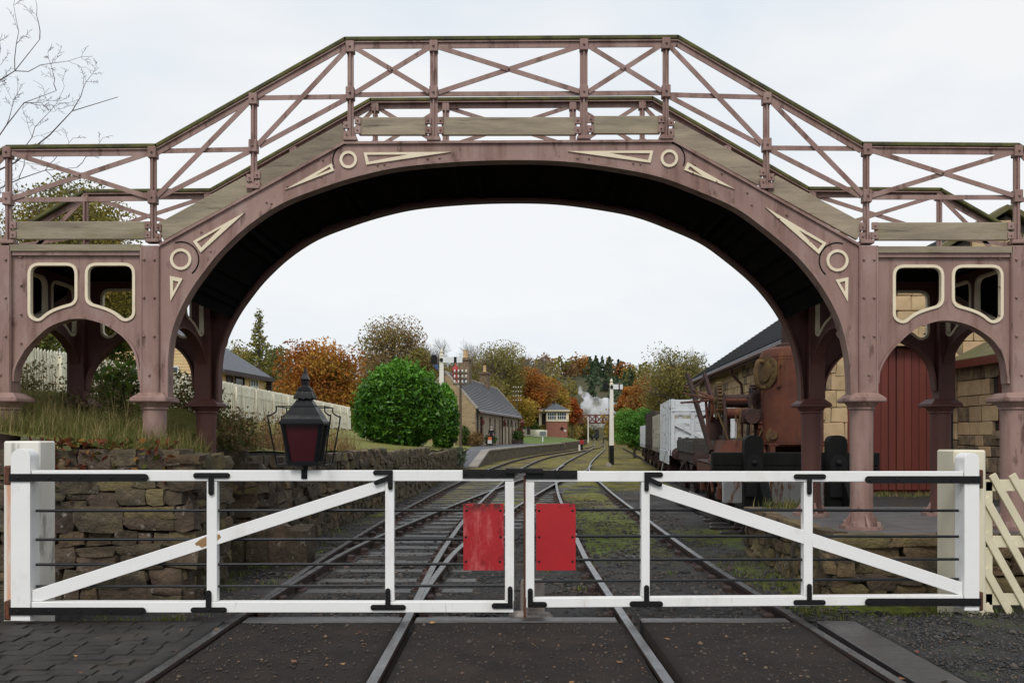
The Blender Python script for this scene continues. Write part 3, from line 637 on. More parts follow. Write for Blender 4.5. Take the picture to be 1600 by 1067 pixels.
    # columns
    for i, px in enumerate((5, 236, 1355, 1592)):
        x = B(px + (3 if px < 800 else -6), 600)[0]; yc = YY + s * .055
        cap0 = B(px, 632)[1]; zb = [1.25, 1.25 if nf == 0 else -.12, .56, .56][i]
        mb = MB()
        mb.lathe([(.20, 0), (.215, .02), (.225, .045), (.20, .06), (.165, .085), (.15, .12)], (x, yc, cap0 + .02), 4, rot=math.pi / 4) if 0 else None
        mb.cbox((x, yc, cap0 + .045), (.205, .205, .022), .012)
        mb.add([(x + q * a, yc + r * a, z) for z, a in ((cap0 + .066, .20), (cap0 + .13, .13)) for q, r in ((-1, -1), (1, -1), (1, 1), (-1, 1))], [(0, 1, 5, 4), (1, 2, 6, 5), (2, 3, 7, 6), (3, 0, 4, 7), (4, 5, 6, 7), (0, 3, 2, 1)])
        mb.lathe([(.185, .024), (.16, -.01), (.14, -.03), (.145, -.05), (.128, -.065)], (x, yc, cap0), 24)
        mb.build('capital', mq, br)
        mb = MB().lathe([(.128, 0), (.122, -1.0), (.130, -(cap0 - .06 - zb - .12)), (.15, -(cap0 - .06 - zb - .03)), (.17, -(cap0 - .06 - zb))], (x, yc, cap0 - .06), 28)
        mb.build('column', m_bridge if nf == 0 else m_bridge_shade, br, smooth=True)
        if zb > .5 and i > 1:
            mb = MB(); mb.plate([(x + .235 * math.cos(k), yc + .235 * math.sin(k)) for k in [j * math.pi / 4 + .39 for j in range(8)]], [], lambda u, v, d: (u, v, d), zb - .02, zb + .03)
            for k in range(4):
                an = k * math.pi / 2 + math.pi / 4; mb.cbox((x + .19 * math.cos(an), yc + .19 * math.sin(an), zb + .05), (.022, .022, .03), .005)
                an -= math.pi / 4; c_, s_ = math.cos(an), math.sin(an)
                mb.plate([(.12, zb + .03), (.215, zb + .03), (.125, zb + .17)], [], lambda u, v, d, c_=c_, s_=s_: (x + u * c_ - d * s_, yc + u * s_ + d * c_, v), -.012, .012)
            mb.build('base_plate', mf if nf == 0 else m_bridge, br)
# transverse arcade panels of the two towers
for px in (5, 236, 1355, 1592):
    x = B(px, 0)[0]; xa, xb, yo, small, wins = PANELS[0]
    k = 1.66 / (B(xb, 0)[0] - B(xa, 0)[0])
    mpt = lambda u, v, d, x=x: (x + d, YN + .07 + (u - B(xa, 0)[0]) * k, v)
    outl = [tuple(B(*p)) for p in [(xa, 398), (xa, 596)] + small + [(xb, 596), (xb, 398)]]
    MB().plate(outl, [[tuple(B(*p)) for p in wv] for wv in wins], mpt, -.015, .015).build('arcade_panel', m_bridge_shade, br)
    for wv in wins: MB().ring([tuple(B(*p)) for p in wv], .032, mpt, -.028, .028).build('window_surround', m_cream, br, smooth=True)
    MB().ring([tuple(B(*p)) for p in small], .026, mpt, .06, -.06, closed=False).build('arcade_flange', m_bridge_shade, br, smooth=True)
# decks, stair slopes and soffit, black with soot and painted shade
def deck(p, q, name='deck_slab', off=.10, th=.07):
    a, b = B(*p), B(*q); return MB().bar((a[0], 10.9, a[1] - off), (b[0], 10.9, b[1] - off), 1.74, th, ext=.04).build(name, m_soot_shade, br)
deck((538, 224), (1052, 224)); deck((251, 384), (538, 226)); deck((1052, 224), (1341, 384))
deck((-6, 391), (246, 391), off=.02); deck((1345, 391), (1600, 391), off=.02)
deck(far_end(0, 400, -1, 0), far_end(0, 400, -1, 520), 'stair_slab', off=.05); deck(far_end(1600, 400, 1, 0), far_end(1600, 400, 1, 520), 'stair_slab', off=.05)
mt_tread = meshdata(MB().cbox((0, 0, 0), (.15, .84, .02), .005), 'tread', m_timber)
for sg, x0, x1, y0, y1 in ((1, 251, 538, 384, 226), (-1, 1341, 1052, 384, 224)):
    for k in range(9):
        t = (k + .5) / 9; c = B(x0 + (x1 - x0) * t, y0 + (y1 - y0) * t); inst(mt_tread, 'tread', br, (c[0], 10.9, c[1] - .09))
# cross girders under the deck
for k in range(9):
    i = int((k + .9) / 9.8 * (len(arch2) - 1)); u, v = arch2[i]
    if v < 3.5: continue
    MB().box(u - .03, u + .03, YN + .03, YF - .03, v + .02, v + .14).build('cross_girder', m_soot_shade, br)
# curved soffit plate between the two arches (locomotive soot, with shade painted into its black)
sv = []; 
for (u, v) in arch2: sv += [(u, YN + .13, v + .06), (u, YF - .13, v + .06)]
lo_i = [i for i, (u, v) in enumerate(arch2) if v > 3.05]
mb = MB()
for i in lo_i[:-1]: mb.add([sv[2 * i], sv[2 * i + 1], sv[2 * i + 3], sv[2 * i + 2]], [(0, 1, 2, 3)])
so = mb.build('soffit_plate', m_soot_shade, br); sm = so.modifiers.new('solid', 'SOLIDIFY'); sm.thickness = .02
tag(bolts.build('bolt_heads', m_bridge, br), kind='stuff')
# ================================================================ level crossing gates
def YG(px): return 7.75 + (px - 45) / 1466.0 * .30
gn = (P(1511, 680, YG(1511)) - P(45, 680, YG(45))).cross(Vector((0, 0, 1))).normalized()
if gn.y > 0: gn = -gn                    # towards the camera
def GPt(px, py, d=0): return P(px, py, YG(px)) + gn * d
def gquad(parent, name, q, d0, d1, m, bevel=.005, mb=None):   # q: four pixel corners on the gate plane, d: depth towards the camera
    mb = mb or MB(); mb.hexa([GPt(x, y, d1) for x, y in q], [GPt(x, y, d0) for x, y in q]); return mb.build(name, m, parent, bevel=bevel)
def grect(parent, name, x0, x1, y0, y1, d0, d1, m, bevel=.005): return gquad(parent, name, [(x0, y1), (x1, y1), (x1, y0), (x0, y0)], d0, d1, m, bevel)
def capsule(mb, x0, x1, y0, y1, d0, d1, r0=True, r1=True):   # flat strap with round ends, in pixels
    h = (y1 - y0) / 2; ym = (y0 + y1) / 2; o = []
    horiz = (x1 - x0) > (y1 - y0)
    def arc(cx, cy, r, a0, a1): return [(cx + r * math.cos(a0 + (a1 - a0) * k / 8), cy + r * math.sin(a0 + (a1 - a0) * k / 8)) for k in range(9)]
    if horiz:
        o += arc(x1 - h, ym, h, -math.pi / 2, math.pi / 2) if r1 else [(x1, y0), (x1, y1)]
        o += arc(x0 + h, ym, h, math.pi / 2, 3 * math.pi / 2) if r0 else [(x0, y1), (x0, y0)]
    else:
        h = (x1 - x0) / 2; xm = (x0 + x1) / 2
        o += [(x0, y0), (x1, y0)] if not r0 else arc(xm, y0 + h, h, math.pi, 2 * math.pi)
        o += [(x1, y1), (x0, y1)] if not r1 else arc(xm, y1 - h, h, 0, math.pi)
    mb.plate(o, [], lambda u, v, d: GPt(u, v, d), d0, d1)
def studs(mb, pts, d):
    for x, y in pts: mb.lathe([(.011, 0), (.009, .005), (.003, .008)], GPt(x, y, d), 8, axis=gn)
def bracket(g, caps, pts, d=.050, name='bracket'):
    mb = MB()
    for k, c in enumerate(caps):
        if not isinstance(c[0], tuple): capsule(mb, *c[:4], d + .0006 * k, d + .008 + .0006 * k, *c[4:])
        else: mb.plate(c, [], lambda u, v, dd: GPt(u, v, dd), d, d + .0094)
    studs(mb, pts, d + .008); return mb.build(name, m_black, g)
def slot_diag(p, q, w_):
    p, q = Vector(p), Vector(q); t = (q - p).normalized(); n = Vector((-t.y, t.x)) * w_ / 2
    return [tuple(p + n), tuple(q + n)] + [tuple(q + n * math.cos(k * math.pi / 6) + t * (w_ / 2) * math.sin(k * math.pi / 6)) for k in range(1, 6)] + [tuple(q - n), tuple(p - n)]
D = .05
# --- left gate
lg = thing('level_crossing_gate', G(45, 966), 'white timber crossing gate with chipped diagonal brace and flaking red board, carrying the lamp', 'gate', None)
def heel(g, x0, x1, ytop, ybot, m=m_white):
    r = (x1 - x0) / 2; o = [(x1, ybot), (x0, ybot)] + [(x0 + r - r * math.cos(k * math.pi / 12), ytop + r * .9 - r * .9 * math.sin(k * math.pi / 12)) for k in range(13)]
    MB().plate(o, [], lambda u, v, d: GPt(u, v, d), -.11, .055).build('heel_post', m, g, bevel=.006)
heel(lg, 22, 52, 701, 967.5)
grect(lg, 'top_rail', 53, 802, 734.5, 751, -.045, .045, m_white)
grect(lg, 'bottom_rail', 53, 802, 938.5, 955, -.045, .045, m_white)
for x0, x1 in ((325, 341), (602.5, 616.5), (789, 803)): grect(lg, 'stile', x0, x1, 751.4, 938.2, -.040, .040, m_white)
MB().plate([(52.6, 921), (52.6, 938), (68, 938), (602, 766), (602, 751.2), (588, 751.2)], [], lambda u, v, d: GPt(u, v, d), -.020, .030).build('diagonal_brace', m_white, lg, bevel=.004)
for i, y in enumerate((797, 842, 881, 915)):
    a, b = GPt(56, y + .8, -.005), GPt(796, y, -.005); MB().tube([a, b], .0125, 10).build('rod', m_rod, lg, smooth=True)
mb = MB(); capsule(mb, 20, 236, 739.5, 751.5, .057, .067, r0=False); studs(mb, [(34, 746), (82, 746), (130, 746), (178, 746), (228, 746)], .067); mb.build('strap_hinge', m_black, lg)
mb = MB(); capsule(mb, 20, 232, 946.5, 958.5, .057, .067, r0=False); studs(mb, [(34, 953), (82, 953), (130, 953), (178, 953), (224, 953)], .067); mb.build('strap_hinge', m_black, lg)
bracket(lg, [(305, 362, 738, 746.5), (328.5, 337, 741, 773, False, True)], [(310, 742), (356, 742), (333, 742), (333, 767)])
bracket(lg, [(301, 357, 946.5, 955), (324.5, 333, 920, 951, True, False)], [(306, 951), (352, 951), (329, 951), (329, 926)])
bracket(lg, [(584, 614.5, 734, 741.5, True, False), (607, 614.5, 734, 764.5, False, True), slot_diag((611, 745), (589, 753.5), 7.5)], [(588, 738), (611, 738), (611, 760), (588, 753)])
bracket(lg, [(580, 635, 942.5, 951), (603, 611, 917, 947, True, False)], [(585, 947), (630, 947), (607, 922)])
bracket(lg, [(768, 801, 940, 948.5, True, False), (793, 800.5, 914, 948, True, False)], [(773, 944), (797, 919), (797, 944)])
mb = MB(); capsule(mb, 723, 804, 733, 746.5, .047, .057, False, False); studs(mb, [(728, 740), (754, 740), (782, 740)], .057); mb.build('toe_strap', m_black, lg)
mb = MB(); capsule(mb, 790, 848, 731.5, 738.5, .060, .085, False, True); mb.build('latch_bar', m_black, lg)
grect(lg, 'target_board', 724, 787, 786, 890, .026, .033, m_redold, .002)
mb = MB(); studs(mb, [(729, 797), (782, 797), (728, 838), (782, 838), (728, 876), (781, 876)], .033); mb.build('board_screws', m_black, lg)
grect(lg, 'board_batten', 730, 781, 792, 797, .012, .0255, m_white, 0)
grect(lg, 'board_batten', 730, 781, 878, 884, .012, .0255, m_white, 0)
# chipped patch of bare timber on the brace
m_bare = mat('bare_chipped_timber', (.36, .22, .10), (.25, .14, .06), sc=12, rough=.8, bump=.4)
chip = [(306, 848), (314, 842), (324.4, 837), (324.4, 852), (317, 855), (312, 851), (309, 852)]
MB().plate(chip, [], lambda u, v, d: GPt(u, v, d), .0295, .0315).build('chipped_patch', m_bare, lg)
MB().plate([(341.5, 834), (345, 834), (347, 839), (341.5, 843)], [], lambda u, v, d: GPt(u, v, d), .0295, .0315).build('chipped_patch', m_bare, lg)
# --- right gate
rg = thing('level_crossing_gate', G(1511, 958), 'white timber crossing gate with smooth red board, hung on the cream post', 'gate', None)
heel(rg, 1502, 1525, 707, 951.5)
grect(rg, 'top_rail', 822, 1501, 736, 752, -.045, .045, m_white)
gquad(rg, 'bottom_rail', [(822, 947.5), (1501, 943), (1501, 928), (822, 933)], -.045, .045, m_white)
for x0, x1, yb in ((821, 834.5, 933), (1001, 1014, 931.5), (1253.5, 1267.5, 929.8)): grect(rg, 'stile', x0, x1, 752.4, yb - .4, -.040, .040, m_white)
MB().plate([(1014.4, 752.2), (1014.4, 771), (1496, 927.8), (1501.4, 927.8), (1501.4, 909), (1024, 752.2)], [], lambda u, v, d: GPt(u, v, d), -.020, .030).build('diagonal_brace', m_white, rg, bevel=.004)
for y0, y1 in ((796, 797.5), (837.5, 838), (874.5, 873.5), (908, 904.5)):
    a, b = GPt(826, y0, -.005), GPt(1498, y1, -.005); MB().tube([a, b], .0125, 10).build('rod', m_rod, rg, smooth=True)
mb = MB(); capsule(mb, 1347, 1527, 743, 754.5, .057, .067, r1=False); studs(mb, [(1354, 749), (1396, 749), (1438, 749), (1480, 749), (1514, 749)], .067); mb.build('strap_hinge', m_black, rg)
mb = MB(); capsule(mb, 1347, 1527, 932.5, 944.5, .057, .067, r1=False); studs(mb, [(1354, 939), (1396, 939), (1438, 939), (1480, 939), (1514, 939)], .067); mb.build('strap_hinge', m_black, rg)
bracket(rg, [(1237, 1287, 740, 748), (1257.5, 1265, 743, 772, False, True)], [(1242, 744), (1282, 744), (1261, 767)])
bracket(rg, [(1236.5, 1286.5, 935, 943), (1257.5, 1265, 910, 940, True, False)], [(1241, 939), (1282, 939), (1261, 915)])
bracket(rg, [(1005, 1034, 737, 745, False, True), (1005, 1012, 737, 767, False, True), slot_diag((1009, 747), (1029, 756), 7.5)], [(1029, 741), (1009, 741), (1009, 762), (1029, 756)])
bracket(rg, [(982, 1034, 937, 946), (1004.5, 1012.5, 912, 942, True, False)], [(987, 941), (1029, 941), (1008, 917)])
bracket(rg, [(824, 854, 938, 947, False, True), (824, 832, 917, 946, True, False)], [(849, 942), (828, 922), (828, 942)])
mb = MB(); capsule(mb, 821, 901, 734.5, 748, .047, .057, False, False); studs(mb, [(848, 741), (871, 741), (895, 741)], .057); mb.build('toe_strap', m_black, rg)
grect(rg, 'target_board', 837.5, 899, 786, 890, .026, .033, m_red, .002)
mb = MB(); studs(mb, [(842, 797), (894, 797), (842, 838), (894, 838), (842, 876), (894, 876)], .033); mb.build('board_screws', m_black, rg)
grect(rg, 'board_batten', 842, 894, 792, 797, .012, .0255, m_white, 0)
grect(rg, 'board_batten', 842, 894, 878, 884, .012, .0255, m_white, 0)
mb = MB().tube([GPt(819.5, 742, .03), GPt(819.5, 963, .03)], .010, 8); mb.build('drop_bolt', m_rust, rg, smooth=True)
# --- gate posts
def gatepost(x0, x1, yt, Yf, depth, m, label, name='gate_post'):
    a, b = P(x0, yt, Yf), P(x1, yt, Yf); g = thing(name, ((a.x + b.x) / 2, Yf + depth / 2, 0), label, 'gate post')
    mb = MB().cbox(((a.x + b.x) / 2, Yf + depth / 2, (a.z - .3) / 2), ((b.x - a.x) / 2, depth / 2, (a.z + .3) / 2), .014); mb.build('post', m, g)
    return g, a, b
g1, a, b = gatepost(5, 62, 689, 7.98, .28, m_post, 'peeling off-white gate post streaked with rust, hinging the gate with the lamp')
m_hinge = mat('rusty_hinge_iron', (.16, .055, .025), (.05, .025, .018), sc=10, rough=.8, bump=.4)
for yy in (742, 952):
    q = P(17, yy, 7.93); MB().cbox(q, (.03, .06, .085), .008).tube([q + Vector((.03, -.09, -.07)), q + Vector((.03, -.09, .07))], .022, 10).build('hinge_pin', m_hinge, g1)
g2, a, b = gatepost(1491, 1541, 703, 8.20, .34, m_postc, 'cream gate post with cracked paint, beside the lattice fence')
for yy in (748, 938):
    q = P(1529, yy, 8.15); MB().cbox(q, (.02, .05, .085), .008).tube([q + Vector((-.015, -.06, -.06)), q + Vector((-.015, -.06, .06))], .018, 10).build('hinge_pin', m_hinge, g2)
# --- concrete stop between the gates
st = thing('gate_stop', G(838, 960), 'weathered pale concrete block and iron catch between the two gates', 'gate stop')
m_conc = mat('weathered_concrete', (.36, .31, .27), (.22, .19, .17), sc=9, rough=.85, bump=.6, bsc=30)
q = P(832, 0, 8.25); z0, z1 = -.15, P(0, 905, 8.25).z
MB().plate(rounded([(q.x - .11, z0), (q.x + .11, z0), (q.x + .11, z1), (q.x - .11, z1)], [0, 0, .05, .05]), [], lambda u, v, d: (u, 8.25 + d, v), -.06, .06).build('block', m_conc, st, bevel=.01)
MB().cbox((q.x + .02, 8.05, -.05), (.16, .10, .05), .03).cbox((q.x - .13, 8.02, -.02), (.09, .07, .045), .03).cbox((q.x - .03, 8.06, .03), (.05, .05, .04), .02).build('iron_catch', m_conc, st)
# --- gate lamp (stands on the gate: a thing of its own)
YL = YG(478) - .0; sc_ = F / YL
lb = GPt(478, 734.5); lamp = thing('gate_lamp', lb, 'black Victorian square lantern with dark red glass on the gate top rail', 'lantern')
m_lamp = mat('black_lamp_paint', (.005, .0055, .0065), (.008, .0085, .010), sc=8, rough=.42, spec=.14, bump=.25, bsc=50, bdist=.003, coat=0)
m_rglass = mat('dark_red_glass', (.050, .006, .010), (.040, .005, .008), sc=3, rough=.12, bump=.15, bsc=6, bdist=.01, spec=.6)
m_bglass = mat('sooty_clear_glass', (.05, .045, .04), (.03, .03, .025), sc=4, rough=.12, bump=.1, bsc=6, spec=.6)
th = math.radians(2); LM = Matrix.Rotation(th, 3, 'Z')
def LZ(py): return CZ - (py - HY) / sc_
def sqring(hw, z): return [lb + Vector((0, 0, 0)) + LM @ Vector((sx * hw, sy * hw, 0)) + Vector((-.006, 0, z - lb.z)) for sx, sy in ((-1, -1), (1, -1), (1, 1), (-1, 1))]
def frustum(mb, rings):
    v = [p for r in rings for p in r]; f = []
    for i in range(len(rings) - 1):
        for k in range(4): f.append((4 * i + k, 4 * i + (k + 1) % 4, 4 * i + 4 + (k + 1) % 4, 4 * i + 4 + k))
    f += [(3, 2, 1, 0), tuple(4 * (len(rings) - 1) + k for k in range(4))]; return mb.add(v, f)
px2m = lambda p: p / sc_
mb = frustum(MB(), [sqring(px2m(34), LZ(662)), sqring(px2m(33.5), LZ(659)), sqring(px2m(29), LZ(655)), sqring(px2m(26), LZ(648)), sqring(px2m(11), LZ(625))]); mb.build('roof', m_lamp, lamp)
wv = MB()
o = []
for k in range(4):
    a, b = sqring(px2m(15), LZ(622))[k], sqring(px2m(15), LZ(622))[(k + 1) % 4]; c, d = sqring(px2m(11), LZ(612))[k], sqring(px2m(11), LZ(612))[(k + 1) % 4]
    for j in range(6):
        t0, t1 = j / 6, (j + 1) / 6; dz = Vector((0, 0, -.012 * (j % 2))); dz1 = Vector((0, 0, -.012 * ((j + 1) % 2)))
        wv.add([a.lerp(b, t0) + dz, a.lerp(b, t1) + dz1, c.lerp(d, t1), c.lerp(d, t0)], [(0, 1, 2, 3)])
wo = wv.build('chimney_skirt', m_lamp, lamp); wo.modifiers.new('s', 'SOLIDIFY').thickness = .004
mb = frustum(MB(), [sqring(px2m(9.5), LZ(626)), sqring(px2m(9.5), LZ(612))]); frustum(mb, [sqring(px2m(11), LZ(611)), sqring(px2m(10.5), LZ(608)), sqring(px2m(7.5), LZ(605))]); frustum(mb, [sqring(px2m(6), LZ(606)), sqring(px2m(5), LZ(602)), sqring(px2m(5), LZ(595)), sqring(px2m(6.5), LZ(593)), sqring(px2m(6), LZ(591)), sqring(px2m(3), LZ(584)), sqring(px2m(1.5), LZ(577)), sqring(px2m(1), LZ(574.5))]); mb.build('finial', m_lamp, lamp)
tr_, br_ = sqring(px2m(31), LZ(662)), sqring(px2m(21.5), LZ(722)); mb = MB()
for k in range(4): mb.bar(tr_[k].lerp(lb + Vector((0, 0, tr_[k].z - lb.z)), .06), br_[k].lerp(lb + Vector((0, 0, br_[k].z - lb.z)), .06), .026, .026)
for rr in (tr_, br_):
    for k in range(4): mb.bar(rr[k], rr[(k + 1) % 4], .022, .022)
mb.build('frame', m_lamp, lamp)
ti, bi = sqring(px2m(27), LZ(664)), sqring(px2m(18.5), LZ(720))
for k in range(4):
    kk = (k + 1) % 4; a, b, c, d = ti[k], ti[kk], bi[kk], bi[k]; nn = (b - a).cross(d - a).normalized() * .004
    MB().hexa([a, b, c, d], [x + nn for x in (a, b, c, d)]).build('glass_pane', m_rglass if k in (0, 2) else m_bglass, lamp)
mb = frustum(MB(), [sqring(px2m(22.5), LZ(722)), sqring(px2m(22.5), LZ(725)), sqring(px2m(9), LZ(729))]); mb.build('base', m_lamp, lamp)
MB().tube([(lb.x - .003, lb.y, LZ(725)), (lb.x - .003, lb.y, LZ(734.8))], .020, 10).cbox((lb.x - .003, lb.y - .052, LZ(740)), (.026, .006, .042), .004).build('stem', m_lamp, lamp)
mb = MB(); rr_ = sqring(px2m(37), LZ(636)); ro = sqring(px2m(47), LZ(652)); rb = sqring(px2m(36), LZ(725)); rn = sqring(px2m(37), LZ(644))
for k in range(4):
    mb.tube(crom([rr_[k], rn[k], ro[k].lerp(rn[k], .25) + Vector((0, 0, -.0)), ro[k], ro[k].lerp(rb[k], .5), rb[k]], 4), .0065, 6)
    mb.tube([rr_[k], rr_[(k + 1) % 4]], .005, 6); mb.tube([rb[k], rb[(k + 1) % 4]], .005, 6)
mb.build('guard_cage', m_lamp, lamp, smooth=True)
# --- lattice fence on the right
m_lat = mat('cream_lattice_paint', (.72, .65, .46), (.64, .57, .40), sc=5, rough=.6, bump=.3, bsc=30, rnd=.06, dirt=[((.35, .29, .18), .64, .8, 6, None, .6), ((.16, .15, .07), .7, .82, 3, None, .5)])
YLF = 8.30; lf = thing('lattice_fence', P(1560, 955, YLF), 'cream painted diagonal lattice fence beside the cream gate post', 'fence')
def lpt(px, py, d): return P(px, py, YLF) + Vector((0, -d, 0))
for y in (758, 846, 936):
    MB().hexa([lpt(1540, y + 9, 0), lpt(1900, y + 9, 0), lpt(1900, y - 9, 0), lpt(1540, y - 9, 0)], [lpt(1540, y + 9, -.03), lpt(1900, y + 9, -.03), lpt(1900, y - 9, -.03), lpt(1540, y - 9, -.03)]).build('rail', m_lat, lf, bevel=.003)
MB().hexa([lpt(1537, 960, .0), lpt(1551, 960, .0), lpt(1551, 752, .0), lpt(1537, 752, .0)], [lpt(1537, 960, -.035), lpt(1551, 960, -.035), lpt(1551, 752, -.035), lpt(1537, 752, -.035)]).build('end_stile', m_lat, lf, bevel=.003)
for k in range(-5, 12):
    xt = 1549 + k * 31.0; yt = 741; L_ = 219; x0, y0 = xt, yt; sl = .56
    if xt < 1538: y0 = yt + (1538 - xt) / sl; x0 = 1538
    x1, y1 = xt + (958 - yt) * sl, 958
    if y0 > 945: continue
    a, b = lpt(x0, y0, .012), lpt(x1, y1, .012); MB().bar(a, b, .022, .07, up=(1, 0, .56), b=.004).build('slat', m_lat, lf)
for px in (1720, 1880): MB().bar(lpt(px, 985, -.05), lpt(px, 745, -.05), .09, .09, up=(0, 1, 0), b=.006).build('fence_post', m_lat, lf)
# ================================================================ rough stones (shared shapes)
def rough_stone(seed, round_=.75, jit=.10, m=m_rubble):
    rr = random.Random(seed); bm = bmesh.new(); bmesh.ops.create_cube(bm, size=1)
    bmesh.ops.subdivide_edges(bm, edges=bm.edges, cuts=1, use_grid_fill=True)
    for v in bm.verts:
        s_ = v.co.normalized() * .62; v.co = v.co.lerp(s_, (1 - round_) if 1 else 0)
        v.co += Vector((rr.uniform(-jit, jit), rr.uniform(-jit, jit), rr.uniform(-jit, jit)))
    me = bpy.data.meshes.new('stone'); bm.to_mesh(me); bm.free(); me.materials.append(m)
    me.polygons.foreach_set('use_smooth', [True] * len(me.polygons)); me.set_sharp_from_angle(angle=math.radians(42)); return me
ST = [rough_stone(k, R.uniform(.6, .85)) for k in range(14)]
ST_Y = [rough_stone(k + 50, R.uniform(.6, .85), m=m_rubble_y) for k in range(8)]
def rubble(parent, path, hfun, hc=(.11, .24), asp=(.9, 2.3), depth=.16, pick=None, z0=-.16, name='stone', limit=9999, batter=0.0):
    """irregular courses of stones along a plan path [(x, y)], face on the right hand of the path"""
    pts = [Vector(p) for p in path]; L = [0]
    for a, b in zip(pts, pts[1:]): L.append(L[-1] + (b - a).length)
    def at(t):
        j = 0
        while j < len(L) - 2 and L[j + 1] < t: j += 1
        k = (t - L[j]) / (L[j + 1] - L[j]); d = (pts[j + 1] - pts[j]).normalized(); return pts[j].lerp(pts[j + 1], k), d
    z = z0; n = 0; hmax = max(hfun(t * L[-1] / 40) for t in range(41))
    while z < hmax:
        h = R.uniform(*hc); t = -R.uniform(0, .1)
        while t < L[-1]:
            w_ = h * R.uniform(*asp); tm = min(max(t + w_ / 2, 0), L[-1]); top = hfun(tm)
            if z + h * .6 < top:
                p, d = at(tm); nn = Vector((d.y, -d.x)); ang = math.atan2(d.y, d.x)
                stack = [(z + h / 2, h)]
                if h > .17 and R.random() < .28: q = R.uniform(.4, .6); stack = [(z + h * q / 2, h * q), (z + h * (1 + q) / 2, h * (1 - q))]
                for zc, hh in stack:
                    wob = .05 * noise.noise((tm * 1.3, z * 2, 5.0)); me = (pick(tm, zc) if pick else R.choice(ST))
                    pp = p - nn * (depth * .32 + R.uniform(0, .035) + batter * zc)
                    inst(me, name, parent, (pp.x, pp.y, zc + wob), (R.uniform(-.1, .1), R.uniform(-.09, .09), ang + R.uniform(-.1, .1)), (w_ * R.uniform(.93, 1.05), depth * R.uniform(.85, 1.25), hh * R.uniform(.93, 1.08))); n += 1
            t += w_
        z += h * .97
    return n
def core(parent, path, hfun, off=.10, th=.5, z0=-.3, m=m_mortar):
    pts = [Vector(p) for p in path]; mb = MB(); rows = []
    L = [0]
    for a, b in zip(pts, pts[1:]): L.append(L[-1] + (b - a).length)
    for i, p in enumerate(pts):
        d = (pts[min(i + 1, len(pts) - 1)] - pts[max(i - 1, 0)]).normalized(); nn = Vector((d.y, -d.x)); f_ = p - nn * off; b_ = p - nn * (off + th); h = hfun(L[i]) - .05
        rows.append([(f_.x, f_.y, z0), (f_.x, f_.y, h), (b_.x, b_.y, h), (b_.x, b_.y, z0)])
    v = [q for r in rows for q in r]; f = []
    for i in range(len(rows) - 1):
        for k in range(4): f.append((4 * i + k, 4 * i + (k + 1) % 4, 4 * i + 4 + (k + 1) % 4, 4 * i + 4 + k))
    f += [(0, 1, 2, 3), tuple(4 * (len(rows) - 1) + k for k in (3, 2, 1, 0))]; mb.add(v, f); return mb.build('mortar_core', m, parent)
# near abutment wall under the bridge, its return, and the long retaining wall
wa = thing('rubble_wall', (-5, 9.5, GZ), 'thick lichened rubble stone wall carrying the near bridge column on the bank', 'stone wall')
pa = [(-8.6, 9.25), (-3.42, 9.32), (-3.36, 10.55)]
hA = lambda t: 1.40 + .03 * math.sin(t * 2.1) - .03 * (t > 5.0)
pickA = lambda t, z: R.choice(ST_Y) if R.random() < .22 else R.choice(ST)
rubble(wa, [(-7.2, 9.25), (-3.42, 9.32)], lambda t: 1.39 + .03 * math.sin(t * 2.1), hc=(.13, .27), asp=(.95, 2.1), depth=.22, pick=pickA)
rubble(wa, [(-3.40, 9.40), (-3.36, 10.55)], lambda t: 1.37, hc=(.13, .25), depth=.2, pick=pickA)
core(wa, pa, lambda t: 1.33, th=.45)
me_cope = rough_stone(99, .86, .05)
x = -7.2
while x < -3.5:
    w_ = R.uniform(.28, .55); inst(me_cope, 'coping_stone', wa, (min(x + w_ / 2, -3.6), 9.47, 1.37), (0, 0, R.uniform(-.05, .05)), (w_ * 1.02, .38, .17)); x += w_
wr = thing('rubble_wall', (-4.3, 12.4, GZ), 'mossy yellow stone wall set back behind the far bridge column', 'stone wall')
pickC = lambda t, z: R.choice(ST_Y) if R.random() < .65 else R.choice(ST)
rubble(wr, [(-5.1, 12.35), (-3.72, 12.40)], lambda t: 1.38, hc=(.15, .26), asp=(1.2, 2.4), depth=.2, pick=pickC)
core(wr, [(-5.1, 12.35), (-3.72, 12.40)], lambda t: 1.34, th=.35)
rubble(wr, [(-4.66, 10.55), (-4.66, 12.3)][::-1], lambda t: 1.3, hc=(.18, .28), depth=.2, pick=pickC)
PB = [(-3.70, 12.42), (-3.42, 15.2), (-2.98, 22.6), (-2.72, 30), (-2.62, 38), (-2.6, 47)]
HBp = [(0, 1.38), (3, 1.34), (10, 1.22), (18, 1.10), (35, .92)]
hB = lambda t: float(np.interp(t, [a for a, b in HBp], [b for a, b in HBp])) + .02 * math.sin(t * 1.7)
wb = thing('retaining_wall', (-3.2, 25, GZ), 'long brown rubble retaining wall below the lawn beside the track', 'stone wall')
PBd = [tuple(p) for p in crom([Vector(p) for p in PB], 8)]
i0 = next(i for i, p in enumerate(PBd) if p[1] > 21.5)
Lsplit = sum((Vector(b) - Vector(a)).length for a, b in zip(PBd[:i0], PBd[1:i0 + 1]))
rubble(wb, PBd[:i0 + 1], hB, hc=(.15, .28), asp=(1.0, 2.2), depth=.22, pick=pickA)
core(wb, PBd, hB, th=.5)
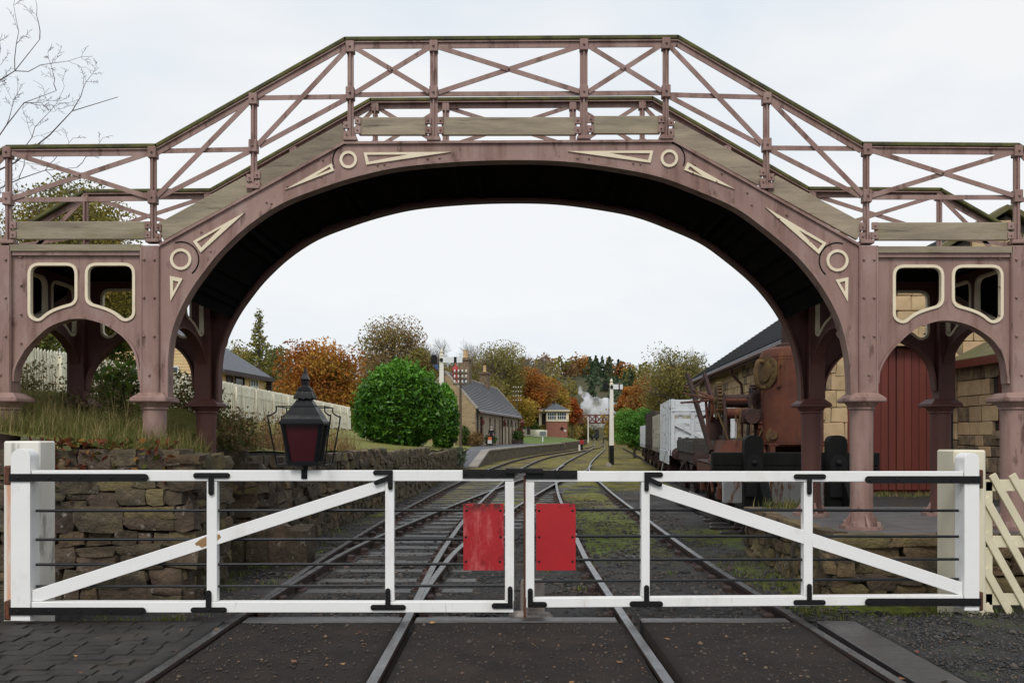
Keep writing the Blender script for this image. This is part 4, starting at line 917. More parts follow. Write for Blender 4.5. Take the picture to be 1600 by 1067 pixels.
# far end of that wall: too small to pick apart, one joined part
holder = thing('tmp_holder', (0, 0, 0), 'x', 'x'); before = set(bpy.data.objects.keys())
rubble(holder, PBd[i0:], lambda t: hB(t + Lsplit), hc=(.14, .24), asp=(1.0, 2.2), depth=.22)
def join_children(h, parent, name, m):
    V_ = []; F_ = []; o_ = 0
    for c in list(h.children):
        mw = Matrix.LocRotScale(c.location, c.rotation_euler, c.scale)
        for v in c.data.vertices: V_.append(mw @ v.co)
        for p in c.data.polygons: F_.append(tuple(i + o_ for i in p.vertices))
        o_ += len(c.data.vertices); bpy.data.objects.remove(c)
    mb = MB(); mb.v = [tuple(v) for v in V_]; mb.f = F_; mb.mi = [0] * len(F_)
    return tag(mb.build(name, m, parent, smooth=True), kind='stuff')
join_children(holder, wb, 'far_stones', m_rubble); bpy.data.objects.remove(holder)
# low kerb of rough stones at the foot of the abutment
lk = thing('stone_ledge', (-3.5, 12.1, GZ), 'low stone ledge at the foot of the wall behind the far bridge column', 'stone ledge')
for k in range(5): inst(R.choice(ST), 'stone', lk, (-3.95 + k * .28, 12.0 + R.uniform(-.05, .05), .12 + .0 * k), (0, 0, R.uniform(-.2, .2)), (.3, .3, .55))

# ---------------------------------------------------------------- grass bank and lawn
FEN = [(-16.5, 17), (-15.0, 22), (-14.0, 26), (-12.6, 34), (-11.75, 42), (-11.25, 52), (-11.05, 62), (-10.9, 80)]
FZ = [(17, 2.55), (26, 2.62), (34, 2.42), (42, 2.2), (52, 2.05), (62, 1.95), (80, 1.7)]
fx = lambda y: float(np.interp(y, [b for a, b in FEN], [a for a, b in FEN])); fz = lambda y: float(np.interp(y, [a for a, b in FZ], [b for a, b in FZ]))
def wallx(y):
    if y < 10.6: return -3.50
    if y < 12.5: return -4.78
    return float(np.interp(y, [p[1] for p in PBd], [p[0] for p in PBd])) - .14 if y < 47 else -2.8 - (y - 47) * .02
def wallz(y):
    if y < 12.5: return 1.36
    return hB(y - 12.4) - .02 if y < 47 else max(.62, .90 - (y - 47) * .06)
def bank_z(x, y):
    xw, zw = wallx(y), wallz(y); f = fx(max(y, 17)); z1 = fz(max(y, 17))
    t = min(1, max(0, (xw - x) / (xw - f))); e = 1.25 if y > 13 else 1.0
    z = zw + (z1 - zw) * (t ** e if x > f else 1)
    if y < 13: z = zw + min(1, (xw - x) / 3.0) * .38 + (y - 9.4) * .16 * min(1, (xw - x) / .6)
    elif y < 17: z += .25 * (17 - y) / 4 * min(1, (xw - x) / 1.5)
    if x < f: z = z1 + (f - x) * .035
    return z + .05 * noise.noise((x * .9, y * .9, 0)) * min(1, (xw - x) * 2)
yb = span(9.42, 10.5, .12) + [10.56, 10.61, 10.9, 11.4, 11.9, 12.44, 12.51] + span(12.6, 48, .4) + span(48, 100, 4) + [100, 130]
tb = [0, .01, .03, .06, .1, .15, .2, .26, .33, .4, .48, .56, .64, .72, .8, .88, .95, 1.0, 1.12, 1.3, 1.7, 2.4, 4, 7]
BV = []; 
for y in yb:
    xw = wallx(y); f = fx(max(y, 17))
    for t in tb: x = xw + (f - xw) * t; BV.append((x, y, bank_z(x, y)))
k = len(tb); BF = [(i * k + j, i * k + j + 1, (i + 1) * k + j + 1, (i + 1) * k + j) for i in range(len(yb) - 1) for j in range(k - 1)]
m_lawn = mat('bank_grass', (.16, .17, .035), (.19, .165, .05), sc=1.3, rough=.95, bump=.8, bsc=40, bdist=.03, dirt=[((.15, .12, .05), .56, .72, .5, None, .5)])
bank = polymesh('grass_bank', BV, BF, m_lawn, smooth=True); tag(bank, 'grassy bank and lawn rising behind the retaining wall', kind='structure')

# ---------------------------------------------------------------- grass blades, weeds
def blades(name, base, hgt, wid, cols, label, lean=.5, seg=3, stuff=True, m=None):
    """base (n,3) points; curved tapering blades"""
    n = len(base); a = NR.uniform(0, 6.28, n); h = hgt * NR.uniform(.5, 1.3, n); ln = NR.normal(0, lean, n) * h; wd = wid * NR.uniform(.6, 1.3, n)
    dx, dy = np.cos(a), np.sin(a); V_ = []
    for s_ in range(seg + 1):
        t = s_ / seg; w_ = wd * (1 - t * .92) / 2
        cx = base[:, 0] + dx * ln * t ** 2; cy = base[:, 1] + dy * ln * t ** 2; cz = base[:, 2] + h * t * (1 - .18 * t * np.abs(ln) / h)
        V_ += [np.c_[cx - dy * w_, cy + dx * w_, cz], np.c_[cx + dy * w_, cy - dx * w_, cz]]
    V_ = np.stack(V_, 1).reshape(-1, 3); k = 2 * (seg + 1)
    f = np.array([(2 * s_, 2 * s_ + 1, 2 * s_ + 3, 2 * s_ + 2) for s_ in range(seg)]); f = (f[None] + k * np.arange(n)[:, None, None]).reshape(-1, 4)
    c = np.array(cols)[NR.integers(0, len(cols), n)] * NR.uniform(.7, 1.25, (n, 1)); c = np.repeat(c, seg, 0)
    o = polymesh(name, V_, f, m or m_grass, cols=c); return tag(o, label, kind='stuff')
m_grass = leafmat('grass_blades', (.12, .11, .03), (.1, .09, .03), rough=.8, trans=.25)
def on_bank(n, xr, yr, clump=0):
    if clump:
        cx = NR.uniform(*xr, clump); cy = NR.uniform(*yr, clump); i = NR.integers(0, clump, n); x = cx[i] + NR.normal(0, .12, n); y = cy[i] + NR.normal(0, .12, n)
    else: x = NR.uniform(*xr, n); y = NR.uniform(*yr, n)
    o = []
    for u, v in zip(x, y):
        v = max(9.45, v)
        if u < wallx(v) - .03 and u > fx(max(v, 17)) + .1: o.append((u, v, bank_z(u, v) - .02))
    return np.array(o)
straw = [(.42, .32, .14), (.31, .24, .10), (.48, .38, .19), (.24, .19, .08)]; green = [(.10, .14, .025), (.15, .18, .035), (.19, .19, .045), (.075, .105, .025)]; brown = [(.23, .12, .055), (.15, .075, .045), (.28, .17, .08), (.18, .085, .045)]
blades('dry_grass', on_bank(15000, (-8, -3.5), (9.45, 12.2), 240), .27, .007, straw + green[:2] + green[1:3], 'long straw coloured grass growing on the bank above the near stone wall', .95)
blades('dry_grass_tall', on_bank(620, (-8, -3.9), (9.7, 12.4), 40), .55, .006, straw, 'tall bleached grass stems standing on the bank between the bridge columns', .45)
blades('green_grass', on_bank(7000, (-8, -3.5), (9.45, 12.3), 120), .17, .009, green + [(.14, .15, .03)], 'short green grass tufts on the bank above the near stone wall', .6)
blades('brown_weeds', on_bank(9000, (-12, -3.3), (12.6, 22), 210), .36, .010, brown + straw[:2] + straw[1:2], 'brown withered weeds and grass along the top of the retaining wall', .8)
blades('brown_weed_stems', on_bank(1500, (-10, -3.4), (12.6, 19), 80), .85, .010, brown, 'tall rusty brown dead dock stems on the bank behind the lamp', .22)
blades('lawn_grass', on_bank(22000, (-11, -2.7), (20, 46)), .055, .012, [(.26, .30, .05), (.21, .26, .04), (.30, .30, .07), (.19, .23, .035)], 'mown grass of the lawn below the white fence', .5, seg=2)
blades('wall_top_fringe', on_bank(2600, (-3.6, -2.75), (12.5, 46)), .10, .010, green + straw[:2], 'fringe of rough grass along the retaining wall top', .6, seg=2)
def tangle(name, n, xr, yr, clump, hmax, size, cols, label):
    b = on_bank(n, xr, yr, clump); b[:, 2] += NR.random(len(b)) ** 1.6 * hmax * (1.2 + .8 * np.sin(b[:, 0] * 2.7) * np.cos(b[:, 1] * 1.9)) / 2
    return b, size, cols, name, label
def tufts(n, xr, yr, z, clump, sd_=.1):
    cx = NR.uniform(*xr, clump); cy = NR.uniform(*yr, clump); i = NR.integers(0, clump, n); return np.c_[cx[i] + NR.normal(0, sd_, n), cy[i] + NR.normal(0, sd_, n), np.full(n, z)]
blades('track_weeds', np.r_[tufts(500, (-3.6, -2.6), (8.2, 12), GZ, 16, .08), tufts(260, (-3.4, -2.6), (12, 20), GZ, 12, .1), tufts(160, (-2, 2.4), (8.6, 13), GZ, 9, .04), tufts(500, (2.75, 3.3), (8.3, 12), GZ, 16, .12), tufts(420, (3.3, 5.3), (7.95, 8.9), GZ + .08, 22, .07), tufts(260, (-4.2, -2.9), (7.9, 8.6), GZ, 12, .08)], .075, .012, green + [(.09, .16, .02)], 'small green weeds growing at the edges of the tracks', .7, seg=2)
blades('moss_cushions', np.r_[tufts(5200, (1.15, 2.35), (12, 26), GZ - .01, 130, .13), tufts(3600, (-2.2, -.7), (20, 34), GZ - .01, 100, .16), tufts(2600, (2.75, 3.4), (9, 16), GZ - .01, 60, .16), tufts(2400, (2.9, 5), (25, 44), GZ + .02, 60, .25)], .022, .02, [(.11, .15, .02), (.15, .15, .03), (.08, .11, .02), (.20, .16, .04)], 'mossy green growth between the sleepers', .9, seg=1)
# bramble with red leaves trailing over the wall, and a leafy sapling behind
m_leaf = leafmat('broad_leaves', (.1, .12, .03), (.08, .1, .03))
def leaves(name, pts, size, cols, parent=None, label=None, elong=1.7, kind='stuff', up=.3, m=None):
    n = len(pts); d = NR.normal(0, 1, (n, 3)); d /= np.linalg.norm(d, axis=1)[:, None]; u = NR.normal(0, 1, (n, 3)); u[:, 2] += up; u = np.cross(d, u); u /= np.linalg.norm(u, axis=1)[:, None]
    s_ = size * NR.uniform(.6, 1.35, (n, 1)); p = np.asarray(pts)
    V_ = np.stack([p - d * s_ * elong / 2, p + u * s_ * .42, p + d * s_ * elong / 2, p - u * s_ * .42], 1).reshape(-1, 3); f = np.arange(4 * n).reshape(-1, 4)
    c = np.asarray(cols); c = c if len(c) == n else c[NR.integers(0, len(c), n)]; c = c * NR.uniform(.75, 1.25, (n, 1))
    o = polymesh(name, V_, f, m or m_leaf, parent=parent, cols=c); return tag(o, label, kind=kind)
for b, size, cols, nm, lab in (tangle('brown_scrub', 9500, (-10, -3.3), (12.7, 19), 150, .85, .040, [(.22, .12, .06), (.16, .085, .05), (.28, .17, .08), (.13, .11, .04), (.20, .07, .04)], 'tangled brown scrub spilling along the top of the retaining wall'),
                               tangle('bank_scrub', 8000, (-8, -4.2), (10.6, 14.5), 110, .55, .036, [(.16, .12, .05), (.10, .11, .03), (.22, .16, .07), (.08, .085, .025)], 'low brown and green scrub on the bank under the bridge')):
    leaves(nm, b, size, cols, label=lab, elong=1.6)
b = on_bank(5200, (-6.2, -3.75), (12.55, 13.6), 60); b[:, 2] += NR.random(len(b)) ** 1.4 * .5; b2 = np.c_[NR.uniform(-4.75, -3.75, 1500), NR.uniform(12.36, 12.6, 1500), NR.uniform(1.28, 1.62, 1500)]; b3 = np.c_[NR.normal(-4.85, .12, 1500), NR.uniform(10.6, 12.5, 1500), NR.uniform(1.25, 1.8, 1500)]
leaves('recess_scrub', np.r_[b, b2, b3], .040, [(.20, .13, .06), (.13, .13, .035), (.26, .18, .08), (.09, .095, .028)], label='brown and green scrub hanging over the recess by the far bridge column', elong=1.6)
bp_ = []
for k in range(46):
    x = R.uniform(-5.05, -3.55); b0 = np.array([x, 9.36, 1.46]); L_ = R.uniform(.05, .38) * (2 if R.random() < .2 else 1)
    for j in range(R.randint(5, 13)): bp_.append(b0 + np.array([R.gauss(0, .07), R.uniform(-.16, .15), R.uniform(-L_, .10)]))
leaves('bramble_leaves', np.array(bp_), .055, [(.20, .03, .02), (.14, .03, .025), (.30, .13, .03), (.13, .11, .03), (.25, .06, .03), (.09, .10, .025)], label='red and yellow bramble leaves trailing over the near stone wall')
sp_ = thing('sapling', (-5.6, 12.7, bank_z(-5.6, 12.7)), 'thin leafy green sapling growing on the bank between the bridge columns', 'sapling')
st_ = MB(); lp = []
for k in range(9):
    b0 = Vector((-5.6 + R.uniform(-.2, .2), 12.7 + R.uniform(-.2, .2), 1.75)); tip = b0 + Vector((R.uniform(-.25, .4), R.uniform(-.3, .3), R.uniform(.35, .95))); mid = b0.lerp(tip, .5) + Vector((R.uniform(-.1, .1), 0, .1))
    c_ = crom([b0, mid, tip], 5); st_.tube(c_, [.012 * (1 - .7 * i / len(c_)) for i in range(len(c_))], 5)
    for q in c_[3:]:
        for j in range(9): lp.append(q + Vector((R.gauss(0, .09), R.gauss(0, .09), R.gauss(0, .07))))
st_.build('stems', mat('green_brown_stem', (.06, .05, .03)), sp_)
leaves('foliage', np.array([tuple(v) for v in lp]), .075, [(.09, .17, .02), (.13, .20, .03), (.16, .19, .03), (.06, .11, .02)], sp_, kind=None)
# ferny plant hanging at the far end of the retaining wall
leaves('wall_plant', np.array([(-2.55 + R.gauss(0, .12), 43 + R.gauss(0, .7), .72 + R.uniform(-.5, .25)) for _ in range(420)]), .13, [(.10, .13, .09), (.13, .15, .10)], label='grey green plant hanging over the far end of the retaining wall')

# ---------------------------------------------------------------- white picket fence
m_picket = mat('old_white_fence_paint', (.80, .76, .62), (.70, .66, .53), sc=3, rough=.7, bump=.3, bsc=20, rnd=.08, dirt=[((.34, .31, .22), .6, .78, 2, (1, 1, .3), .6)])
FH = 1.5
pf = thing('picket_fence', (fx(26), 26, fz(26)), 'long cream white picket fence along the top of the lawn', 'fence')
me_p = meshdata(MB().plate([(-.045, 0), (.045, 0), (.045, 1.43), (0, 1.5), (-.045, 1.43)], [], lambda u, v, d: (u, d, v), -.011, .011), 'picket', m_picket)
pp_ = crom([Vector((a, b)) for a, b in FEN], 30); pos = []; acc = 0
L = [0]
for a, b in zip(pp_, pp_[1:]): L.append(L[-1] + (b - a).length)
def fpt(t):
    j = 0
    while j < len(L) - 2 and L[j + 1] < t: j += 1
    return pp_[j].lerp(pp_[j + 1], (t - L[j]) / (L[j + 1] - L[j])), (pp_[j + 1] - pp_[j]).normalized()
t = 1.2; kk = 0; nxt = t
while t < L[-1] - .2 and kk < 300:
    p, d = fpt(t); inst(me_p, 'picket', pf, (p.x, p.y, fz(p.y) + .06 + R.uniform(-.015, .015)), (0, R.uniform(-.015, .015), math.atan2(d.y, d.x)), (1, 1, 1)); kk += 1
    t += .135 if p.y < 45 else .17
TE = t; t = 1.2; pts3 = []
while t < TE:
    p, d = fpt(t); nn = Vector((d.y, -d.x)); z = fz(p.y); c = p + nn * .05
    MB().bar((c.x, c.y, z - .3), (c.x, c.y, z + 1.42), .15, .13, up=(d.x, d.y, 0), b=.008).build('fence_post', m_picket, pf); pts3.append((p, d)); t += 2.35
for (p, d), (q_, d2) in zip(pts3, pts3[1:]):
    for hz in (.42, 1.12):
        nn = Vector((d.y, -d.x)) * .022; a = Vector((p.x + nn.x, p.y + nn.y, fz(p.y) + hz)); b = Vector((q_.x + nn.x, q_.y + nn.y, fz(q_.y) + hz)); MB().bar(a, b, .035, .10).build('fence_rail', m_picket, pf)

# ---------------------------------------------------------------- cream weatherboarded building behind the fence
m_wb = mat('cream_weatherboard', (.72, .52, .27), (.68, .48, .25), sc=2, rough=.65, bump=.15)
m_dkbr = mat('dark_brown_trim', (.045, .022, .018), (.03, .017, .014), rough=.6)
m_glass = mat('dark_window_glass', (.025, .03, .033), (.04, .045, .05), sc=2, rough=.08, bump=0, spec=.7)
m_wpaint = mat('white_joinery', (.72, .74, .74), (.66, .68, .68), rough=.5, bump=.05)
cb = thing('timber_building', (-18, 50, 2.2), 'cream weatherboarded building with grey slate roof behind the picket fence', 'building')
# plan: near corner A (gable end to the left), far corner C along the front
A = P(343, 0, 47); C = P(413, 0, 53.5); A.z = C.z = 0; ez = 5.15; bz = 1.6
d = (C - A).normalized(); nb = Vector((-d.y, d.x, 0))       # to the back left
Wd = 7.5; rz = 7.9
def cpt(s_, b_, z): q = A + d * s_ + nb * b_; return (q.x, q.y, z)
Lb = (C - A).length
mb = MB(); 
mb.add([cpt(0, 0, bz), cpt(Lb, 0, bz), cpt(Lb, 0, ez), cpt(0, 0, ez), cpt(0, Wd, bz), cpt(0, Wd, ez), cpt(0, Wd / 2, rz), cpt(Lb, Wd, bz), cpt(Lb, Wd, ez)], [(0, 1, 2, 3), (0, 3, 6, 5, 4), (4, 5, 8, 7), (1, 7, 8, 2)]); mb.build('wall', m_wb, cb)
bd = MB()
for k in range(22):
    z = bz + .2 + k * .17
    if z < ez: bd.hexa([cpt(0, -.03, z), cpt(Lb, -.03, z), cpt(Lb, -.012, z + .165), cpt(0, -.012, z + .165)], [cpt(0, .0, z), cpt(Lb, .0, z), cpt(Lb, .0, z + .165), cpt(0, .0, z + .165)])
for k in range(34):
    z = bz + .2 + k * .17
    if z > rz - .25: break
    b0 = 0 if z < ez else (z - ez) / (rz - ez) * Wd / 2; b1 = Wd - b0
    if b1 - b0 > .3: bd.hexa([cpt(-.03, b0, z), cpt(-.03, b1, z), cpt(-.012, b1, z + .165), cpt(-.012, b0, z + .165)], [cpt(0, b0, z), cpt(0, b1, z), cpt(0, b1, z + .165), cpt(0, b0, z + .165)])
tag(bd.build('weatherboards', m_wb, cb), kind='stuff')
th_ = .14; mb = MB(); r0 = [cpt(-.4, -.45, ez - .28), cpt(Lb + .4, -.45, ez - .28), cpt(Lb - 2.4, Wd / 2, rz), cpt(-.4, Wd / 2, rz)]; r1 = [cpt(-.4, Wd + .45, ez - .28), cpt(Lb + .4, Wd + .45, ez - .28), cpt(Lb - 2.4, Wd / 2, rz), cpt(-.4, Wd / 2, rz)]
for r in (r0, r1): mb.hexa(r, [Vector(q) + Vector((0, 0, th_)) for q in r])
mb.add([Vector(q) + Vector((0, 0, th_)) for q in (r0[1], r1[1], r0[2])], [(0, 1, 2)]); mb.build('roof', m_slate, cb)
MB().bar(Vector(cpt(-.4, -.47, ez - .25)), Vector(cpt(Lb + .4, -.47, ez - .25)), .10, .24).bar(Vector(cpt(Lb + .42, -.45, ez - .25)), Vector(cpt(Lb + .42, Wd, ez - .25)), .10, .24).build('gutter_board', m_dkbr, cb)
MB().bar(Vector(cpt(Lb + .3, -.2, bz)), Vector(cpt(Lb + .3, -.2, ez)), .3, .3).build('corner_post', m_dkbr, cb)
def cwin(s0, s1, z0, z1, pane, fr, name='window', mul=(2, 2)):
    w_ = MB().hexa([cpt(s0, -.05, z0), cpt(s1, -.05, z0), cpt(s1, -.05, z1), cpt(s0, -.05, z1)], [cpt(s0, -.01, z0), cpt(s1, -.01, z0), cpt(s1, -.01, z1), cpt(s0, -.01, z1)]).build(name, pane, cb)
    f_ = MB()
    for i in range(mul[0] + 1): s_ = s0 + (s1 - s0) * i / mul[0]; f_.bar(cpt(s_, -.07, z0), cpt(s_, -.07, z1), .05, .09, up=tuple(d))
    for j in range(mul[1] + 1): z = z0 + (z1 - z0) * j / mul[1]; f_.bar(cpt(s0, -.07, z), cpt(s1, -.07, z), .05, .09)
    f_.build('frame', fr, w_)
cwin(.8, 1.6, bz, 4.75, m_dkbr, m_dkbr, 'door', (1, 1)); cwin(1.95, 3.2, 4.0, 4.8, m_glass, m_dkbr, 'window', (1, 1)); cwin(4.15, 5.3, 3.95, 4.85, m_glass, m_wpaint, 'window', (3, 2))
def gwin(b0, b1, z0, z1):
    w_ = MB().hexa([cpt(-.06, b0, z0), cpt(-.06, b1, z0), cpt(-.06, b1, z1), cpt(-.06, b0, z1)], [cpt(-.01, b0, z0), cpt(-.01, b1, z0), cpt(-.01, b1, z1), cpt(-.01, b0, z1)]).build('window', m_glass, cb); f_ = MB()
    for i in range(3): b_ = b0 + (b1 - b0) * i / 2; f_.bar(cpt(-.08, b_, z0), cpt(-.08, b_, z1), .08, .06, up=tuple(d))
    for z in (z0, z1): f_.bar(cpt(-.08, b0, z), cpt(-.08, b1, z), .06, .08)
    f_.build('frame', m_wpaint, w_)
gwin(2.2, 4.0, 4.0, 5.2)
# ================================================================ low stone platform carrying the right columns
PZ = .55
rp = thing('stone_platform', (5.5, 11, GZ), 'low rubble stone platform with grey paving under the right bridge columns', 'platform')
pr = [(9.5, 9.28), (3.36, 9.30), (3.42, 13.2)][::-1]
pickR = lambda t, z: R.choice(ST_Y) if R.random() < .8 else R.choice(ST)
rubble(rp, [(3.34, 9.30), (7.6, 9.28)], lambda t: PZ - .03, hc=(.15, .24), asp=(1.1, 2.4), depth=.24, pick=pickR, z0=-.20)
rubble(rp, [(3.46, 13.2), (3.36, 9.36)], lambda t: PZ - .03, hc=(.15, .24), asp=(1.1, 2.2), depth=.22, pick=pickR, z0=-.20)
m_pave = mat('grey_stone_paving', (.12, .105, .10), (.075, .066, .064), sc=3, rough=.7, bump=.5, bsc=25, rnd=.12, dirt=[((.17, .12, .05), .6, .75, 2, None, .5)])
MB().box(3.48, 10.2, 9.44, 13.2, -.3, PZ - .03).build('fill', m_mortar, rp)
y = 9.42
for k in range(5):
    dy = .76; x = 3.44 + (0 if k % 2 else -.02)
    while x < 9:
        w_ = R.uniform(.7, 1.15); MB().cbox((x + w_ / 2, y + dy / 2, PZ - .04), (w_ / 2 - .006, dy / 2 - .006, .04), .008).build('paving_slab', m_pave, rp); x += w_
    y += dy
for j, (t0, t1) in enumerate([(3.32, 3.9), (3.9, 4.55), (4.55, 5.15), (5.15, 5.9), (5.9, 6.6)]):
    inst(ST_Y[j % 8], 'coping_stone', rp, ((t0 + t1) / 2, 9.36, PZ - .045), (0, 0, R.uniform(-.03, .03)), (t1 - t0, .22, .12))
for j in range(6): inst(ST_Y[j % 8], 'coping_stone', rp, (3.42 + R.uniform(-.03, .03), 9.75 + j * .56, PZ - .035), (0, 0, 1.57 + R.uniform(-.05, .05)), (.56, .2, .12))
# a rounded boulder lying by the platform
bl = MB(); 
bo = bpy.data.objects.new('boulder', rough_stone(7, .2, .04, mat('tan_boulder', (.25, .17, .10), (.16, .11, .07), rough=.9, bump=.5))); COL.objects.link(bo)
q = G(1193, 873, GZ); bo.location = (q.x, q.y, GZ + .07); bo.scale = (.26, .2, .17); tag(bo, 'rounded tan boulder lying on the gravel by the stone platform', 'boulder')

# ================================================================ goods shed
SHY, SHX = 25.0, 8.5
sh = thing('goods_shed', (13, 33, 0), 'sandstone goods shed with slate roof, stone gable and tall dark red doors', 'building')
EZ, RX, RZ_, SYB = 4.6, 13.85, 7.85, 47.0
xl = lambda y: SHX + (y - SHY) * .062        # long wall runs slightly away from the track
core_m = m_mortar
DX0, DX1, DZ = 9.36, 12.35, 4.1                # door opening
def arch_top(x): 
    c = (DX0 + DX1) / 2; r = (DX1 - DX0) / 2; return 3.25 + .85 * math.sqrt(max(0, 1 - ((x - c) / r) ** 2))
dpoly = [(DX0, -.12)] + [(DX0, 3.25)] + [((DX0 + DX1) / 2 - (DX1 - DX0) / 2 * math.cos(k * math.pi / 14), 3.25 + .85 * math.sin(k * math.pi / 14)) for k in range(1, 14)] + [(DX1, 3.25), (DX1, -.12)]
gab = [(SHX + .1, -.2)] + [(DX0, -.2)] + dpoly[1:-1] + [(DX1, -.2), (19.2, -.2), (19.2, EZ), (RX, RZ_ - .1), (SHX + .1, EZ)]
MB().plate(gab, [], lambda u, v, d: (u, SHY + .10 + d, v), 0, .4).build('gable_core', core_m, sh)
me_as = []
for k in range(7):
    mb = MB().cbox((0, 0, 0), (.5, .5, .5), .045); mb.v = [(x + R.uniform(-.012, .012), y + R.uniform(-.05, .05), z + R.uniform(-.015, .015)) for x, y, z in mb.v]; me_as.append(meshdata(mb, 'ashlar_block', m_ashlar))
me_ad = []
for k in range(4):
    mb = MB().cbox((0, 0, 0), (.5, .5, .5), .07); mb.v = [(x + R.uniform(-.03, .03), y + R.uniform(-.12, .12), z + R.uniform(-.03, .03)) for x, y, z in mb.v]; me_ad.append(meshdata(mb, 'ashlar_block', m_ashlar_d))
z = -.15; row = 0; cntb = 0
while z < RZ_ - .3 and cntb < 330:
    h = R.choice((.36, .42, .48)) if z < EZ else .42; x = SHX - .02 + (0 if row % 2 else -.0); first = True
    xl0 = SHX if z + h < EZ else SHX + (z + h - EZ) / (RZ_ - EZ) * (RX - SHX) + .1; xr0 = 2 * RX - xl0 if z + h > EZ else 19.2
    x = xl0
    while x < min(xr0, 16.2) - .1:
        w_ = R.uniform(.5, 1.05) if not (first and row % 2) else .4; first = False
        w_ = min(w_, xr0 - x)
        segs = [(x, x + w_)]
        if z < DZ:
            o0, o1 = (DX0, DX1)
            if z > 3.1:
                cc = (DX0 + DX1) / 2; rr = (DX1 - DX0) / 2; q_ = max(0, 1 - ((z + .05 - 3.25) / .9) ** 2) if z > 3.25 else 1; o0, o1 = cc - rr * math.sqrt(q_), cc + rr * math.sqrt(q_)
            segs = []
            if x < o0: segs.append((x, min(x + w_, o0)))
            if x + w_ > o1: segs.append((max(x, o1), x + w_))
        for a, b in segs:
            if b - a < .08: continue
            pale = a < DX0 or R.random() < .8 or (z > 2.2 and a < 13)
            me = R.choice(me_as) if (pale and R.random() < .86) else R.choice(me_ad); cntb += 1
            inst(me, 'ashlar_block', sh, ((a + b) / 2, SHY + .10, z + h / 2), (0, 0, 0), (b - a - .014, .26 + R.uniform(-.02, .03), h - .014))
        x += w_
    z += h; row += 1
# long side wall: coursed blocks (those in view singly, the rest joined)
MB().hexa([(xl(SHY) + .1, SHY, -.2), (xl(SYB) + .1, SYB, -.2), (xl(SYB) + .1, SYB, EZ), (xl(SHY) + .1, SHY, EZ)], [(xl(SHY) + .5, SHY, -.2), (xl(SYB) + .5, SYB, -.2), (xl(SYB) + .5, SYB, EZ), (xl(SHY) + .5, SHY, EZ)]).build('side_wall_core', core_m, sh)
holder = thing('tmp_holder', (0, 0, 0), 'x', 'x'); z = -.15; row = 0; cs = 0
ang = math.atan2(1, .062)
while z < EZ - .1:
    h = .31; y = SHY + .2 - (row % 2) * .3
    while y < SYB:
        w_ = R.uniform(.45, .85); c = y + w_ / 2
        vis = c > 31 and z > 2.2 and cs < 300
        if vis: cs += 1
        inst(R.choice(me_as) if R.random() < .85 else R.choice(me_ad), 'wall_block', sh if vis else holder, (xl(c) + .10, c, z + h / 2), (0, 0, ang), (w_ - .016, .24, h - .016)); y += w_
    z += h; row += 1
join_children(holder, sh, 'hidden_courses', m_ashlar); bpy.data.objects.remove(holder)
MB().box(19.0, 19.3, SHY + .2, SYB, -.2, EZ).box(9.9, 19.2, SYB - .3, SYB, -.2, EZ).build('rear_walls', m_ashlar, sh)
MB().plate([(9.9, EZ - .1), (18.9, EZ - .1), (RX + .7, RZ_ - .1)], [], lambda u, v, d: (u, SYB + d, v), -.28, -.02).build('rear_gable', m_ashlar, sh)
# roof: two pitches with thickness, slate courses as fine relief
def roofq(a, b, c, d, t=.12): return [a, b, c, d], [Vector(q) + Vector((0, 0, t)) for q in (a, b, c, d)]
ov = .55; sl_ = (RZ_ - EZ) / (RX - SHX)
l0 = (SHX - ov, SHY + .30, EZ - ov * sl_ + .05); l1 = (xl(SYB) - ov, SYB + .5, EZ - ov * sl_ + .05); rt0 = (RX, SHY + .30, RZ_); rt1 = (RX + .7, SYB + .5, RZ_); rr0 = (2 * RX - SHX + ov, SHY + .3, EZ - ov * sl_); rr1 = (2 * RX - SHX + ov, SYB + .5, EZ - ov * sl_)
mb = MB(); a, b = roofq(l0, l1, rt1, rt0); mb.hexa(a, b); a, b = roofq(rr0, rr1, rt1, rt0); mb.hexa(a, b); ro = mb.build('roof', m_slate, sh)
sc2 = MB()
for k in range(1, 26):
    t = k / 26; a = Vector(l0).lerp(Vector(rt0), t) + Vector((0, 0, .125)); b = Vector(l1).lerp(Vector(rt1), t) + Vector((0, 0, .125)); sc2.bar(a, b, .16, .014)
tag(sc2.build('slate_courses', m_slate, sh), kind='stuff')
m_cope = mat('mossy_gable_coping', (.14, .12, .06), (.09, .085, .03), sc=4, rough=.9, bump=.5)
for p, q in (((SHX - .3, EZ - .1), (RX, RZ_ + .12)), ((RX, RZ_ + .12), (2 * RX - SHX + .3, EZ - .1))):
    n_ = 9
    for k in range(n_):
        a = Vector((p[0] + (q[0] - p[0]) * k / n_, SHY + .15, p[1] + (q[1] - p[1]) * k / n_)); b = Vector((p[0] + (q[0] - p[0]) * (k + 1) / n_, SHY + .15, p[1] + (q[1] - p[1]) * (k + 1) / n_)); MB().bar(a, b, .5, .16, b=.02, ext=-.008).build('coping_stone', m_cope, sh)
m_gut = mat('red_brown_gutter', (.085, .030, .022), (.06, .022, .018), rough=.5)
g0, g1 = Vector(l0) + Vector((-.05, .1, -.03)), Vector(l1) + Vector((-.05, -.1, -.03))
MB().tube([g0, g1], .075, 10).bar(g0 + Vector((.12, 0, -.02)), g1 + Vector((.12, 0, -.02)), .03, .2).build('gutter', m_gut, sh, smooth=True)
yd = 35.2; MB().tube([(xl(yd) - ov, yd, EZ - .4), (xl(yd) - ov + .05, yd, EZ - .62), (xl(yd) - .12, yd, EZ - 1.0), (xl(yd) - .10, yd, EZ - 1.25), (xl(yd) - .10, yd, 0)], .055, 10).build('downpipe', m_gut, sh, smooth=True)
